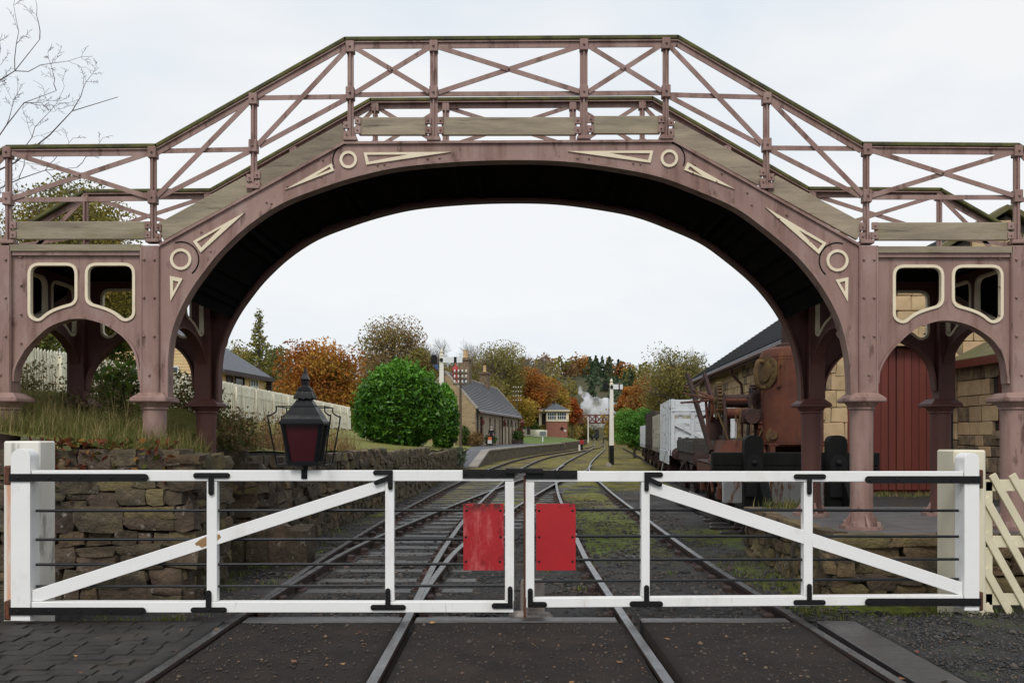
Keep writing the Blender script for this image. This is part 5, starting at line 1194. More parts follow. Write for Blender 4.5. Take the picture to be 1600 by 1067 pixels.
# doors: vertical planks in two leaves
cx_ = (DX0 + DX1) / 2 - .02
MB().box(DX0, DX1, SHY + .34, SHY + .38, -.1, 4.15).build('door_backing', m_door, sh)
nd = 7
for leaf, (a, b) in enumerate(((DX0 + .02, cx_ - .012), (cx_ + .012, DX1 - .02))):
    dl = MB().bar(((a + b) / 2, SHY + .318, .25), ((a + b) / 2, SHY + .318, .2501 + .001), b - a, .03).build('door_leaf', m_door, sh)
    for k in range(nd):
        x0, x1 = a + (b - a) * k / nd, a + (b - a) * (k + 1) / nd; zt = min(arch_top(x0), arch_top(x1)) - .03
        MB().cbox(((x0 + x1) / 2, SHY + .29 + R.uniform(-.006, .006), zt / 2 + .02), ((x1 - x0) / 2 - .006, .02, zt / 2 - .04), .006).build('plank', m_door, dl)
# voussoirs
for k in range(13):
    a0, a1 = math.pi * k / 13, math.pi * (k + 1) / 13; c = (DX0 + DX1) / 2; r0, r1 = (DX1 - DX0) / 2, (DX1 - DX0) / 2 + .34
    pf_ = lambda r, a, f: (c - r * math.cos(a), 3.25 + (.85 + (r - r0)) * math.sin(a))
    MB().plate([pf_(r0, a0 + .006, 0), pf_(r1, a0 + .006, 0), pf_(r1, a1 - .006, 0), pf_(r0, a1 - .006, 0)], [], lambda u, v, d: (u, SHY - .045 + d, v), 0, .2).build('voussoir', m_ashlar, sh)
# projecting wing with mossy roof and window
wg = thing('shed_wing', (13.5, 23, 0), 'stone wing with mossy roof, sooted blocks and dark red window frame beside the red doors', 'building')
WX, WY0 = 12.38, 18.5; z = -.1; row = 0
MB().box(WX + .08, 17, WY0, SHY - .15, -.2, 3.55).build('wall_core', core_m, wg)
wy0, wy1, wz0, wz1 = 22.0, 22.75, 1.72, 3.45
while z < 3.5:
    h = R.choice((.28, .36, .42)); y = SHY - .16
    while y > WY0:
        w_ = R.uniform(.35, .9)
        if not (y - w_ < wy1 and y > wy0 and z + h > wz0 and z < wz1):
            inst(R.choice(me_ad) if R.random() < .45 or z < 1.5 and y < 23.4 else R.choice(me_as), 'ashlar_block', wg, (WX + .08, y - w_ / 2, z + h / 2), (0, 0, 0), (.2 + R.uniform(-.02, .04), w_ - .015, h - .015))
        y -= w_
    z += h
wn = MB().box(WX + .06, WX + .09, wy0, wy1, wz0, wz1).build('window', m_glass, wg); f_ = MB()
for yy in (wy0 + .04, wy1 - .04): f_.box(WX - .02, WX + .07, yy - .05, yy + .05, wz0, wz1)
for zz in (wz0 + .04, (wz0 + wz1) / 2, wz1 - .04): f_.box(WX - .021, WX + .071, wy0 + .02, wy1 - .02, zz - .035, zz + .035)
f_.build('frame', m_iron_red, wn); MB().box(WX - .09, WX + .1, wy0 - .15, wy1 + .15, wz0 - .2, wz0 - .005).build('sill', m_ashlar_d, wn)
m_mroof = mat('mossy_stone_roof', (.16, .13, .08), (.10, .095, .035), sc=2.5, rough=.9, bump=.6, dirt=[((.09, .11, .02), .5, .7, 1.5, None, .7)])
MB().hexa([(WX - .3, WY0, 3.52), (WX - .3, SHY - .06, 3.52), (WX + 2.4, SHY - .06, 4.9), (WX + 2.4, WY0, 4.9)], [(WX - .3, WY0, 3.64), (WX - .3, SHY - .06, 3.64), (WX + 2.4, SHY - .06, 5.02), (WX + 2.4, WY0, 5.02)]).build('roof', m_mroof, wg)
MB().bar((WX - .36, WY0, 3.50), (WX - .36, SHY - .1, 3.50), .12, .2).build('gutter', m_iron_red, wg)

# ================================================================ siding frame: s along the siding, l across (to the right), z up
SD = Vector((.105, 1, 0)).normalized(); SNn = Vector((SD.y, -SD.x, 0)); S0 = Vector((4.86, 15.5, 0))
def S(s, l, z): q = S0 + SD * s + SNn * l; return Vector((q.x, q.y, z))
SM = Matrix((SNn, SD, Vector((0, 0, 1)))).transposed()
def sbox(mb, s0, s1, l0, l1, z0, z1, b=.012): return mb.cbox(S((s0 + s1) / 2, (l0 + l1) / 2, (z0 + z1) / 2), ((l1 - l0) / 2, (s1 - s0) / 2, (z1 - z0) / 2), b, SM)
m_tar = mat('tarred_black_timber', (.013, .013, .012), (.007, .007, .007), sc=6, rough=.7, spec=.12, bump=.6, bsc=20, stretch=(1, 1, .2), dirt=[((.05, .055, .03), .6, .75, 2.5, None, .5)])
bs_ = thing('buffer_stop', S(0, 0, GZ), 'black tarred timber buffer stop with two round topped posts', 'buffer stop')
for l in (-.68, .72):
    o_ = rounded([(l - .16, -.3), (l + .16, -.3), (l + .16, 1.60), (l - .16, 1.60)], [0, 0, .15, .15], 7)
    MB().plate(o_, [], lambda u, v, d: S(d, u, v), -.14, .16).build('upright', m_tar, bs_, bevel=.01)
    o_ = rounded([(l - .14, .55), (l + .14, .55), (l + .14, 1.27), (l - .14, 1.27)], [0, 0, .14, .14], 7)
    MB().plate(o_, [], lambda u, v, d: S(d, u, v), -.19, -.142).lathe([(.05, 0), (.05, .03), (.02, .06)], S(-.19, l, 1.13), 10, axis=-SD).build('iron_strap', m_black, bs_)
    MB().bar(S(-.05, l + .10, .95), S(-.75, l + .26, -.2), .16, .2).build('raking_strut', m_tar, bs_)
for z0, z1 in ((.83, 1.06), (1.065, 1.30)): sbox(MB(), .17, .42, -1.35, 1.5, z0, z1).build('cross_beam', m_tar, bs_)
# timber sleepers lying in a heap
for k, (x0, y0, x1, y1, zz) in enumerate([(1083, 770, 1165, 806, .02), (1068, 774, 1150, 812, -.02), (1100, 766, 1190, 801, .10), (1062, 782, 1120, 806, -.03)]):
    a, b = G(x0, y0, zz), G(x1, y1, zz); o = MB().bar(a, b, .24, .13, b=.015).build('old_sleeper', m_baulk); tag(o, ['old grey sleeper lying in the heap by the siding, between two others', 'old grey sleeper on the track side of the heap by the siding', 'old grey sleeper lying highest on the heap by the siding', 'short old sleeper lying at the far end of the heap by the siding'][k], 'timber', 'heap of old sleepers by the siding')

# ---------------------------------------------------------------- wheels
def wheel(parent, s, l, r, m=m_rustdark):
    t = MB().lathe([(r * 1.06, -.02), (r * 1.08, .0), (r, .02), (r * .98, .11), (r * .8, .10), (r * .8, .02)], S(s, l, r + .03), 24, axis=SNn if l > 0 else -SNn); w_ = t.build('wheel', m, parent, smooth=True)
    mb = MB().lathe([(.10, -.0), (.10, .14), (.06, .17)], S(s, l, r + .03), 12, axis=SNn if l > 0 else -SNn)
    for k in range(8): an = k * math.pi / 4; c = S(s, l, r + .03); e_ = c + (SD * math.cos(an) + Vector((0, 0, 1)) * math.sin(an)) * r * .82; mb.bar(c + (SNn if l > 0 else -SNn) * .05, e_ + (SNn if l > 0 else -SNn) * .05, .05, .05)
    mb.build('spokes', m, w_); return w_
def underframe(parent, s0, s1, zf, half=1.0, m=m_rustdark, wb=None, buff=True):
    mb = MB(); sbox(mb, s0, s1, -half, -half + .12, zf - .26, zf); sbox(mb, s0, s1, half - .12, half, zf - .26, zf); sbox(mb, s0 - .02, s0 + .14, -half, half, zf - .27, zf + .003); sbox(mb, s1 - .14, s1 + .02, -half, half, zf - .27, zf + .003); mb.build('underframe', m, parent)
    c = (s0 + s1) / 2; wb = wb or (s1 - s0) * .29
    for s in (c - wb, c + wb):
        for l in (-.77, .70): wheel(parent, s, l, .42)
        ax = MB()
        for l in (-half + .06, half - .06):
            sbox(ax, s - .13, s + .13, l - .09, l + .09, .33, .58); ax.bar(S(s, l, .6), S(s - .34, l, zf - .26), .03, .06).bar(S(s, l, .6), S(s + .34, l, zf - .26), .03, .06)
            for k in range(4): ax.bar(S(s - .5 + k * .07, l, zf - .31 - k * .035), S(s + .5 - k * .07, l, zf - .31 - k * .035), .08, .03)
        ax.tube([S(s, -.8, .45), S(s, .8, .45)], .06, 8); ax.build('axle_box', m, parent)
    br_ = MB().bar(S(c - .9, -half - .05, .95), S(c + 1.2, -half - .05, .62), .02, .06).bar(S(c, -half + .02, zf - .25), S(c - .4, -half + .02, .4), .04, .08).bar(S(c, -half + .02, zf - .25), S(c + .4, -half + .02, .4), .04, .08); br_.build('brake_gear', m, parent)
    if buff:
        for s, sg in ((s0, -1), (s1, 1)):
            for l in (-.86, .86): MB().lathe([(.12, 0), (.09, .12), (.06, .3), (.06, .38), (.19, .40), (.2, .43), (.12, .46)], S(s + .01 * sg, l, zf - .13), 16, axis=SD * sg).build('buffer', m, parent, smooth=True)
def planks_side(parent, s0, s1, l, z0, z1, n, m, gap=.012, t=.05, drop=()):
    h = (z1 - z0) / n
    for k in range(n):
        if k in drop: continue
        sbox(MB(), s0, s1, l - t / 2, l + t / 2, z0 + k * h + gap / 2, z0 + (k + 1) * h - gap / 2 + R.uniform(-.006, .004), .006).build('side_plank', m, parent)
def planks_end(parent, s, l0, l1, z0, z1, n, m, gap=.012, t=.05, drop=()):
    h = (z1 - z0) / n
    for k in range(n):
        if k in drop: continue
        sbox(MB(), s - t / 2, s + t / 2, l0, l1, z0 + k * h + gap / 2, z0 + (k + 1) * h - gap / 2 + R.uniform(-.008, .005), .006).build('end_plank', m, parent)
def wagon(s0, s1, zf, zt, m, label, n, group=None, posts=4, drop=(), edrop=(), frame_m=None, half=1.05, endposts=3, name='open_wagon', sheeted=False):
    w_ = thing(name, S((s0 + s1) / 2, 0, .03), label, 'wagon', group)
    underframe(w_, s0, s1, zf, half - .03)
    sbox(MB(), s0, s1, -half + .06, half - .06, zf + .004, zf + .06).build('floor', m_rustdark, w_)
    for l in (-half, half): planks_side(w_, s0, s1, l, zf - .02, zt, n, m, drop=drop)
    for s in (s0, s1): planks_end(w_, s, -half + .03, half - .03, zf - .02, zt, n, m, drop=edrop)
    fm = frame_m or m
    for i in range(posts + 1):
        s = s0 + (s1 - s0) * i / posts
        for l, sg in ((-half, -1), (half, 1)): sbox(MB(), s - .055, s + .055, l + sg * .028 - .025 * (sg < 0) , l + sg * .028 + .025 * (sg > 0) + .025 * (sg < 0) * 0 + .0, zf - .2, zt + .01, .004).build('side_post', fm, w_)
    for s, sg in ((s0, -1), (s1, 1)):
        for j in range(endposts):
            l = -half + .06 + (2 * half - .12) * j / (endposts - 1); sbox(MB(), min(s + sg * .03, s + sg * .10), max(s + sg * .03, s + sg * .10), l - .06, l + .06, zf - .2, zt + .012, .006).build('end_post', fm, w_)
    return w_
m_wgw = mat('peeling_white_wagon_paint', (.60, .62, .63), (.50, .52, .53), sc=4, rough=.7, bump=.5, bsc=25, rnd=.08, dirt=[((.16, .14, .12), .60, .64, 7, (.4, .4, 1.4), .9), ((.30, .15, .06), .68, .74, 9, None, .7), ((.32, .33, .26), .58, .75, 2, None, .5)])
m_wgd = mat('rotten_dark_wagon_timber', (.055, .045, .038), (.03, .026, .024), sc=5, rough=.85, bump=.7, bsc=18, rnd=.25, dirt=[((.06, .065, .025), .58, .75, 3, None, .6)])
m_wgb = mat('weathered_brown_timber', (.10, .072, .055), (.06, .045, .038), sc=4, rough=.85, bump=.6, bsc=18, rnd=.2, dirt=[((.2, .16, .12), .6, .72, 5, None, .5)])
m_wgc = mat('dirty_cream_wagon_paint', (.42, .39, .32), (.32, .30, .25), sc=4, rough=.8, bump=.5, rnd=.15, dirt=[((.14, .10, .07), .58, .68, 6, None, .8)])
# steam crane wagon s = 1 .. 6.2; low wagon 7.2 .. 11.2; then the tall ones
cw = thing('flat_wagon', S(9, 0, .03), 'low dark wagon with rotten planks between the crane and the white wagon', 'wagon')
underframe(cw, 7.3, 12.3, 1.12, .98)
for l in (-1.0, 1.0):
    for k in range(10):
        s = 7.35 + k * .5; hgt = .36 + R.uniform(-.05, .06); sbox(MB(), s, s + .47, l - .03, l + .03, 1.13, 1.13 + hgt, .008).build('side_plank', m_wgd, cw)
planks_end(cw, 7.35, -1.0, 1.0, 1.13, 1.52, 2, m_wgd); planks_end(cw, 12.25, -1.0, 1.0, 1.13, 1.52, 2, m_wgd)
sbox(MB(), 7.4, 12.2, -.96, .96, 1.123, 1.16).build('floor', m_wgd, cw)
ww = wagon(14.6, 19.6, 1.12, 2.80, m_wgw, 'tall white wagon with peeling paint and a broken end plank', 8, posts=6, edrop=(5,), endposts=4)
for s in (14.6, 19.6):
    sg = -1 if s < 16 else 1
    MB().bar(S(s + sg * .09, -.98, 2.0), S(s + sg * .09, .5, 1.25), .03, .09).build('end_brace', m_wgw, ww); MB().tube([S(s + sg * .12, -1.02, 2.42), S(s + sg * .12, 1.02, 2.42)], .018, 8).build('end_rail', m_wgw, ww)
sbox(MB(), 14.62, 19.58, -1.13, -1.10, .62, 1.08).build('lowered_flap', m_wgw, ww)
MB().bar(S(15.2, -1.16, 1.1), S(16.4, -1.25, .35), .03, .04).build('brake_lever', m_wgw, ww)
wagon(21.0, 25.4, 1.12, 2.45, m_wgc, 'dirty cream wagon with missing boards behind the tall white wagon', 7, posts=4, drop=(3,))
wagon(26.8, 33.0, 1.12, 2.75, m_wgb, 'weathered brown timber wagon with dark end posts', 8, posts=6, frame_m=m_wgd)
w5 = wagon(34.6, 40.5, 1.12, 2.15, m_wgw, 'grey white wagon with arched end at the far end of the siding row', 6, posts=5)
MB().plate([(-1.05, 2.15), (1.05, 2.15)] + [(1.05 * math.cos(k * math.pi / 10), 2.15 + .5 * math.sin(k * math.pi / 10)) for k in range(1, 10)], [], lambda u, v, d: S(34.6 + d, u, v), -.04, .03).build('arched_end', mat('straw_paint', (.45, .33, .14), rough=.8), w5)

# ================================================================ rusty steam crane
cr_ = thing('steam_crane', S(3.5, 0, .03), 'rusty derelict steam crane with tall vertical boiler and winding gears', 'crane')
underframe(cr_, 1.0, 6.4, .98, 1.0, m=m_rust, buff=False)
sbox(MB(), .82, .98, -1.08, 1.12, .36, .90).build('buffer_beam', m_rustwhite, cr_)
rv = MB()
for l in [-.9 + .17 * k for k in range(12)]: rv.lathe([(.022, 0), (.018, .014), (.006, .02)], S(.82, l, .78), 8, axis=-SD)
tag(rv.build('rivets', m_rustwhite, cr_), kind='stuff')
bx_, bl_ = S(2.65, .50, 0), .62
BZ0, BZ1 = 1.42, 3.36
bo_ = MB().lathe([(bl_, BZ0), (bl_, BZ1 - .22), (bl_ * .985, BZ1 - .14), (bl_ * .9, BZ1 - .05), (bl_ * .6, BZ1 + .01), (.2, BZ1 + .03)], bx_, 40).build('boiler', m_rust, cr_, smooth=True)
rv = MB()
for z in (BZ1 - .2, BZ1 - .26, BZ0 + .05):
    for k in range(60): an = 2 * math.pi * k / 60; c = bx_ + Vector((math.cos(an), math.sin(an), 0)) * bl_ + Vector((0, 0, z)); rv.lathe([(.016, -.004), (.013, .010), (.004, .015)], c, 6, axis=(math.cos(an), math.sin(an), 0))
for sgn in (-.045, .045):
    for k in range(34): an = -math.pi / 2 + .62 + sgn; c = bx_ + Vector((math.cos(an), math.sin(an), 0)) * bl_ + Vector((0, 0, BZ0 + .1 + k * .05)); rv.lathe([(.016, -.004), (.013, .010), (.004, .015)], c, 6, axis=(math.cos(an), math.sin(an), 0))
tag(rv.build('boiler_rivets', m_rust, bo_), kind='stuff')
MB().lathe([(.30, BZ1), (.30, BZ1 + .06), (.2, BZ1 + .10), (.19, BZ1 + 1.15), (.24, BZ1 + 1.2)], bx_, 24).build('chimney', m_rustdark, cr_, smooth=True)
an = math.radians(-158); dv = Vector((math.cos(an), math.sin(an), 0)); c = bx_ + dv * (bl_ - .02) + Vector((0, 0, 2.86))
m_yrust = mat('yellow_lichen_rust', (.13, .085, .025), (.07, .035, .018), sc=5, rough=.85, bump=.4)
fl = MB().lathe([(.33, -.03), (.33, .03), (.2, .04), (.2, .07), (.05, .09)], c, 22, axis=dv)
for k in range(14): a2 = 2 * math.pi * k / 14; e_ = dv.cross(Vector((0, 0, 1))); fl.lathe([(.02, 0), (.015, .02)], c + (e_ * math.cos(a2) + Vector((0, 0, 1)) * math.sin(a2)) * .27 + dv * .03, 6, axis=dv)
fl.build('manhole_cover', m_yrust, bo_, smooth=True)
MB().tube(crom([c + dv * .1 + Vector((0, 0, .2)), c + dv * .22 + Vector((0, 0, .18)), c + dv * .26 + Vector((0, 0, -.05)), c + dv * .2 + Vector((0, 0, -.28)), c + dv * .06 + Vector((0, 0, -.32))], 4), .05, 10).build('elbow_pipe', m_yrust, bo_, smooth=True)
an = math.radians(-128); dv2 = Vector((math.cos(an), math.sin(an), 0)); MB().tube([bx_ + dv2 * (bl_ + .05) + Vector((0, 0, 2.55)), bx_ + dv2 * (bl_ + .05) + Vector((0, 0, 3.0))], .02, 8).lathe([(.045, -.06), (.045, .04)], bx_ + dv2 * bl_ + Vector((0, 0, 2.58)), 10, axis=dv2).lathe([(.045, -.06), (.045, .04)], bx_ + dv2 * bl_ + Vector((0, 0, 2.98)), 10, axis=dv2).build('gauge_pipe', m_rust, bo_)
c2 = bx_ + dv * (bl_ * .96) + Vector((.12, -.12, 1.60)); MB().lathe([(.16, 0), (.16, .05), (.09, .05), (.08, .14)], c2, 16, axis=dv + Vector((.4, -.6, 0))).build('washout_plug', m_yrust, bo_)
# firebox base with dark opening
mb = MB(); sbox(mb, 2.15, 3.2, .0, .1, 1.02, 1.43); sbox(mb, 2.15, 3.2, .92, 1.02, 1.02, 1.43); sbox(mb, 2.15, 2.25, -.02, 1.04, 1.38, 1.44); sbox(mb, 3.1, 3.2, .1, .92, 1.02, 1.42); mb.build('firebox', m_rust, cr_)
MB().tube([S(.9, -1.1, 1.02), S(.9, 1.1, 1.02)], .03, 8).build('edge_rail', m_rust, cr_)
sbox(MB(), 1.0, 6.4, -1.02, 1.02, .985, 1.02).build('deck_plate', m_rustdark, cr_)
# water tank / ballast box, tapered
a0, a1 = 1.03, 1.50; q0 = [(2.4, -1.0), (4.1, -1.0), (4.1, -.02), (2.4, -.02)]; 
mb = MB(); lo = [S(s, l, a0) for s, l in q0]; hi = [S(s + (.1 if s < 3 else -.25), l + (.14 if l < -.5 else 0), a1) for s, l in q0]
mb.hexa(lo, hi); mb.build('ballast_tank', m_rust, cr_, bevel=.015)
MB().bar(S(2.38, -1.02, 1.06), S(2.38, .0, 1.06), .04, .08).build('tank_flange', m_rust, cr_)
# winding gear: side frames, drums, toothed wheels, levers
def gear(c, r, axis, wd, m, teeth=0, name='gear_wheel', spk=6):
    ax = Vector(axis).normalized(); mb = MB(); mb.lathe([(r * .8, -wd / 2), (r, -wd / 2), (r, wd / 2), (r * .8, wd / 2), (r * .8, -wd / 2)], c, 28, axis=ax); mb.lathe([(r * .2, -wd), (r * .2, wd)], c, 12, axis=ax)
    a = ax.orthogonal().normalized(); b = ax.cross(a)
    for k in range(spk): an = 2 * math.pi * k / spk; e_ = a * math.cos(an) + b * math.sin(an); mb.bar(Vector(c) + e_ * r * .15, Vector(c) + e_ * r * .85, wd * .5, r * .13, up=tuple(ax.cross(e_)))
    for k in range(teeth): an = 2 * math.pi * k / teeth; e_ = a * math.cos(an) + b * math.sin(an); mb.bar(Vector(c) + e_ * r, Vector(c) + e_ * (r + .035), wd, .04, up=tuple(ax.cross(e_)))
    return mb.build(name, m, cr_)
for l in (-.78, -.12):
    MB().plate([(2.7, 1.48), (4.3, 1.48), (4.1, 2.0), (3.5, 2.45), (3.1, 2.45), (2.8, 2.0)], [[(3.0, 1.6), (3.9, 1.6), (3.7, 2.05), (3.15, 2.05)]], lambda u, v, d, l=l: S(u, l + d, v), -.03, .03).build('side_frame', m_rustdark, cr_)
gear(S(3.2, -.88, 2.33), .36, SNn, .09, m_yrust, 30); gear(S(3.9, -.95, 2.15), .3, SNn, .06, m_rust, 0); gear(S(2.95, -.2, 2.38), .24, SNn, .12, m_rustdark, 20); gear(S(2.6, -.08, 2.25), .28, SD, .06, m_rustdark, 0); gear(S(2.75, -.14, 1.78), .26, SNn, .08, m_rust, 18)
MB().lathe([(.18, -.3), (.2, -.3), (.14, -.27), (.14, .27), (.2, .3), (.18, .3)], S(3.3, -.45, 2.32), 18, axis=SNn).build('rope_drum', m_rustdark, cr_, smooth=True)
MB().lathe([(.11, -.3), (.11, .3)], S(2.85, -.45, 2.05), 14, axis=SNn).lathe([(.05, -.5), (.05, .5)], S(3.2, -.45, 2.33), 10, axis=SNn).lathe([(.04, -.5), (.04, .5)], S(2.95, -.45, 2.12), 10, axis=SNn).build('shafts', m_rust, cr_)
sbox(MB(), 2.5, 3.0, -.5, -.1, 1.85, 2.12).lathe([(.15, -.2), (.17, -.15), (.17, .15), (.15, .2)], S(2.6, -.3, 1.98), 14, axis=SD).build('engine_cylinder', m_rustdark, cr_)
lv = MB()
for s, l, t_, h in ((2.35, -.62, .1, .62), (2.5, -.5, -.12, .5), (2.4, -.35, .05, .7), (2.45, -.2, .2, .45), (2.6, -.75, -.2, .55)): lv.tube([S(s, l, 1.5), S(s + .05, l + t_, 1.5 + h)], .018, 6)
lv.build('levers', m_yrust, cr_)
# jib stump: two lattice arms leaning away to the left with rods
jb = MB()
for l in (-.98, -.6):
    jb.bar(S(3.6, l, 1.25), S(5.2, l - .35, 3.0), .07, .13)
for k in range(5):
    t = k / 5; a = S(3.6, -.98, 1.25).lerp(S(5.2, -1.33, 3.0), t); b = S(3.6, -.6, 1.25).lerp(S(5.2, -.95, 3.0), t + .15); jb.bar(a, b, .03, .05)
jb.build('jib', m_rustdark, cr_)
jr = MB()
for e_ in ((4.8, -1.45, 2.55), (5.0, -1.5, 2.35), (5.4, -1.4, 2.75)): jr.tube([S(3.3, -.85, 2.35), S(*e_)], .022, 6)
jr.tube([S(3.9, -1.0, 1.5), S(4.0, -1.05, 2.45)], .03, 6); jr.build('stay_rods', m_rust, cr_)
sbox(MB(), 3.75, 4.2, -1.0, -.55, 1.5, 2.0).build('rope_box', m_rustdark, cr_)
# weeds by the shed doors and platform
blades('shed_weeds', np.r_[tufts(900, (9.0, 11.8), (23.6, 24.8), -.08, 26, .12), tufts(500, (4.2, 6), (13.3, 14.4), -.1, 18, .1), tufts(260, (3.55, 4.2), (12.4, 13.2), PZ - .01, 9, .08)], .16, .014, green + straw[:2], 'weeds growing along the foot of the shed doors', .7, seg=2)
# ================================================================ station platform, path and building
PLZ = .65
m_asph = mat('platform_asphalt', (.115, .115, .125), (.085, .085, .093), sc=1.5, rough=.75, bump=.3, bsc=30)
m_pwall = mat('platform_rubble_face', (.20, .155, .10), (.06, .048, .034), sc=3.4, rough=.9, bump=1, bsc=5, bdist=.08, dirt=[((.06, .06, .03), .55, .7, .8, None, .6), ((.03, .025, .02), .62, .68, 4, None, .8)])
def edge_x(y): return float(np.interp(y, [47.5, 55, 65, 75, 85, 95, 104], [-1.9, -1.45, -.25, 1.2, 2.85, 4.55, 6.2]))
st_line = lambda y: -3.18 + (y - 78) * .14               # front wall of the station building
def back_x(y): return -2.6 - .02 * (y - 46) if y < 60 else float(np.interp(y, [60, 70, 78, 107, 112], [-2.9, -3.3, -3.18, .88, 1.6]))
pl = thing('station_platform', (0, 70, GZ), 'low station platform with grey asphalt top and rubble stone face', 'platform')
ysP = list(np.linspace(47.6, 103, 40)); V_ = []
def pz(y): return PLZ if y > 55 else GZ + .02 + (PLZ - GZ - .02) * (y - 47.6) / 7.4
for y in ysP: V_ += [(back_x(y), y, pz(y)), (edge_x(y), y, pz(y)), (edge_x(y), y, GZ - .1)]
f = [];
for i in range(len(ysP) - 1): a = 3 * i; f += [(a, a + 1, a + 4, a + 3)]
MB().add(V_, f).build('asphalt_top', m_asph, pl)
f = []
for i in range(len(ysP) - 1): a = 3 * i; f += [(a + 1, a + 2, a + 5, a + 4)]
f.append((3 * len(ysP) - 3, 3 * len(ysP) - 2, 3 * len(ysP) - 1)); MB().add(V_, f).build('stone_face', m_pwall, pl)
m_edge = mat('platform_edge_stone', (.34, .30, .25), (.24, .21, .18), sc=3, rough=.85, bump=.3, rnd=.15)
for i in range(len(ysP) - 1):
    a, b = Vector((edge_x(ysP[i]) - .18, ysP[i], pz(ysP[i]) + .02)), Vector((edge_x(ysP[i + 1]) - .18, ysP[i + 1], pz(ysP[i + 1]) + .02)); MB().bar(a, b, .5, .10, ext=-.02).build('edge_stone', m_edge, pl)
# ---- station building
m_stn = mat('brown_coursed_stone', (.40, .295, .17), (.27, .20, .115), sc=1.6, rough=.9, bump=1, bsc=4, bdist=.06, stretch=(1, 1, 2.2), dirt=[((.10, .08, .055), .56, .68, 1.1, (1, 1, 2), .7), ((.40, .31, .2), .64, .7, 3, (1, 1, 2), .6)])
m_stfront = mat('grey_brown_stone', (.42, .34, .245), (.30, .245, .175), sc=1.6, rough=.9, bump=1, bsc=4, bdist=.06, stretch=(1, 1, 2), dirt=[((.09, .075, .06), .58, .7, 1.2, None, .7)])
sb_ = thing('station_building', (-3, 92, PLZ), 'brown stone station building with steep slate roof and arched waiting porch', 'building')
SA = Vector((-3.18, 78, 0)); SE = Vector((.88, 107, 0)); sdv = (SE - SA).normalized(); snv = Vector((-sdv.y, sdv.x, 0)); SL = (SE - SA).length; SW = 5.4; SEZ, SRZ = 4.0, 7.0
def T(s, b, z): q = SA + sdv * s + snv * b; return Vector((q.x, q.y, z))
for s0, s1, nm in ((0, .4, 'gable_wall'), (SL - .4, SL, 'gable_wall')):
    MB().plate([(0, PLZ - .1), (SW, PLZ - .1), (SW, SEZ), (SW / 2, SRZ + .1), (0, SEZ)], [], lambda u, v, d, s0=s0, s1=s1: T(s0 + d, u, v), 0, s1 - s0).build(nm, m_stn, sb_)
    MB().bar(T(s0 + .2, -.15, SEZ - .05), T(s0 + .2, SW / 2, SRZ + .22), .5, .16).bar(T(s0 + .2, SW / 2, SRZ + .22), T(s0 + .2, SW + .15, SEZ - .05), .5, .16).build('coping', m_edge, sb_)
def hexT(mb, s0, s1, b0, b1, z0, z1): return mb.hexa([T(s0, b0, z0), T(s1, b0, z0), T(s1, b0, z1), T(s0, b0, z1)], [T(s0, b1, z0), T(s1, b1, z0), T(s1, b1, z1), T(s0, b1, z1)])
# front wall with openings: (s0, s1, z0, z1, kind)
OPEN = [(2.3, 4.0, 1.45, 3.3, 'w'), (7.2, 8.3, PLZ, 3.25, 'd'), (10.4, 11.4, 1.6, 3.25, 'w'), (13.4, 14.3, PLZ, 3.2, 'd'), (16.2, 18.2, PLZ, 3.0, 'a'), (18.9, 20.9, PLZ, 3.0, 'a'), (21.6, 23.6, PLZ, 3.0, 'a'), (25.6, 26.6, 1.6, 3.1, 'w')]
fo = [(.4, PLZ - .1)]; 
holes = []
for s0, s1, z0, z1, k_ in OPEN:
    if k_ == 'w': holes.append([(s0, z0), (s1, z0), (s1, z1), (s0, z1)])
    else:
        fo += [(s0, PLZ - .1), (s0, z1 if k_ == 'd' else z1 - .4)]
        if k_ == 'a': fo += [((s0 + s1) / 2 - (s1 - s0) / 2 * math.cos(j * math.pi / 8), z1 - .4 + .75 * math.sin(j * math.pi / 8)) for j in range(1, 8)]
        fo += [(s1, z1 if k_ == 'd' else z1 - .4), (s1, PLZ - .1)]
fo += [(SL - .4, PLZ - .1), (SL - .4, SEZ), (.4, SEZ)]
MB().plate(fo, holes, lambda u, v, d: T(u, d, v), 0, .4).build('front_wall', m_stfront, sb_)
hexT(MB(), .4, SL - .4, SW - .35, SW, PLZ - .1, SEZ).build('rear_wall', m_stn, sb_)
hexT(MB(), .42, SL - .42, 2.4, 2.5, PLZ, SEZ).build('inner_wall', m_iron_red, sb_)
for s0, s1, z0, z1, k_ in OPEN:
    if k_ == 'w':
        w_ = hexT(MB(), s0, s1, .2, .24, z0, z1).build('window', m_glass, sb_); f_ = MB()
        for i in range(3): s = s0 + (s1 - s0) * i / 2; hexT(f_, s - .05, s + .05, .12, .19, z0, z1)
        for z in (z0 + .04, (z0 + z1) / 2, z1 - .04): hexT(f_, s0, s1, .13, .185, z - .05, z + .05)
        f_.build('frame', m_iron_red, w_); hexT(MB(), s0 - .15, s1 + .15, -.1, .1, z0 - .16, z0 - .005).build('sill', m_edge, w_)
    elif k_ == 'd': hexT(MB(), s0 + .03, s1 - .03, .22, .28, PLZ + .01, z1).build('door', m_iron_red, sb_)
for s in (16.0, 18.55, 21.25, 23.9): hexT(MB(), s - .16, s + .16, -.14, .05, PLZ, 2.5).build('porch_pilaster', m_cream, sb_)
rf = MB()
for b0, b1 in ((-.35, SW / 2), (SW + .35, SW / 2)):
    z0 = SEZ - .35 * (SRZ - SEZ) / (SW / 2) + .05; a = [T(.35, b0, z0), T(SL - .35, b0, z0), T(SL - .35, b1, SRZ), T(.35, b1, SRZ)]; rf.hexa(a, [q + Vector((0, 0, .12)) for q in a])
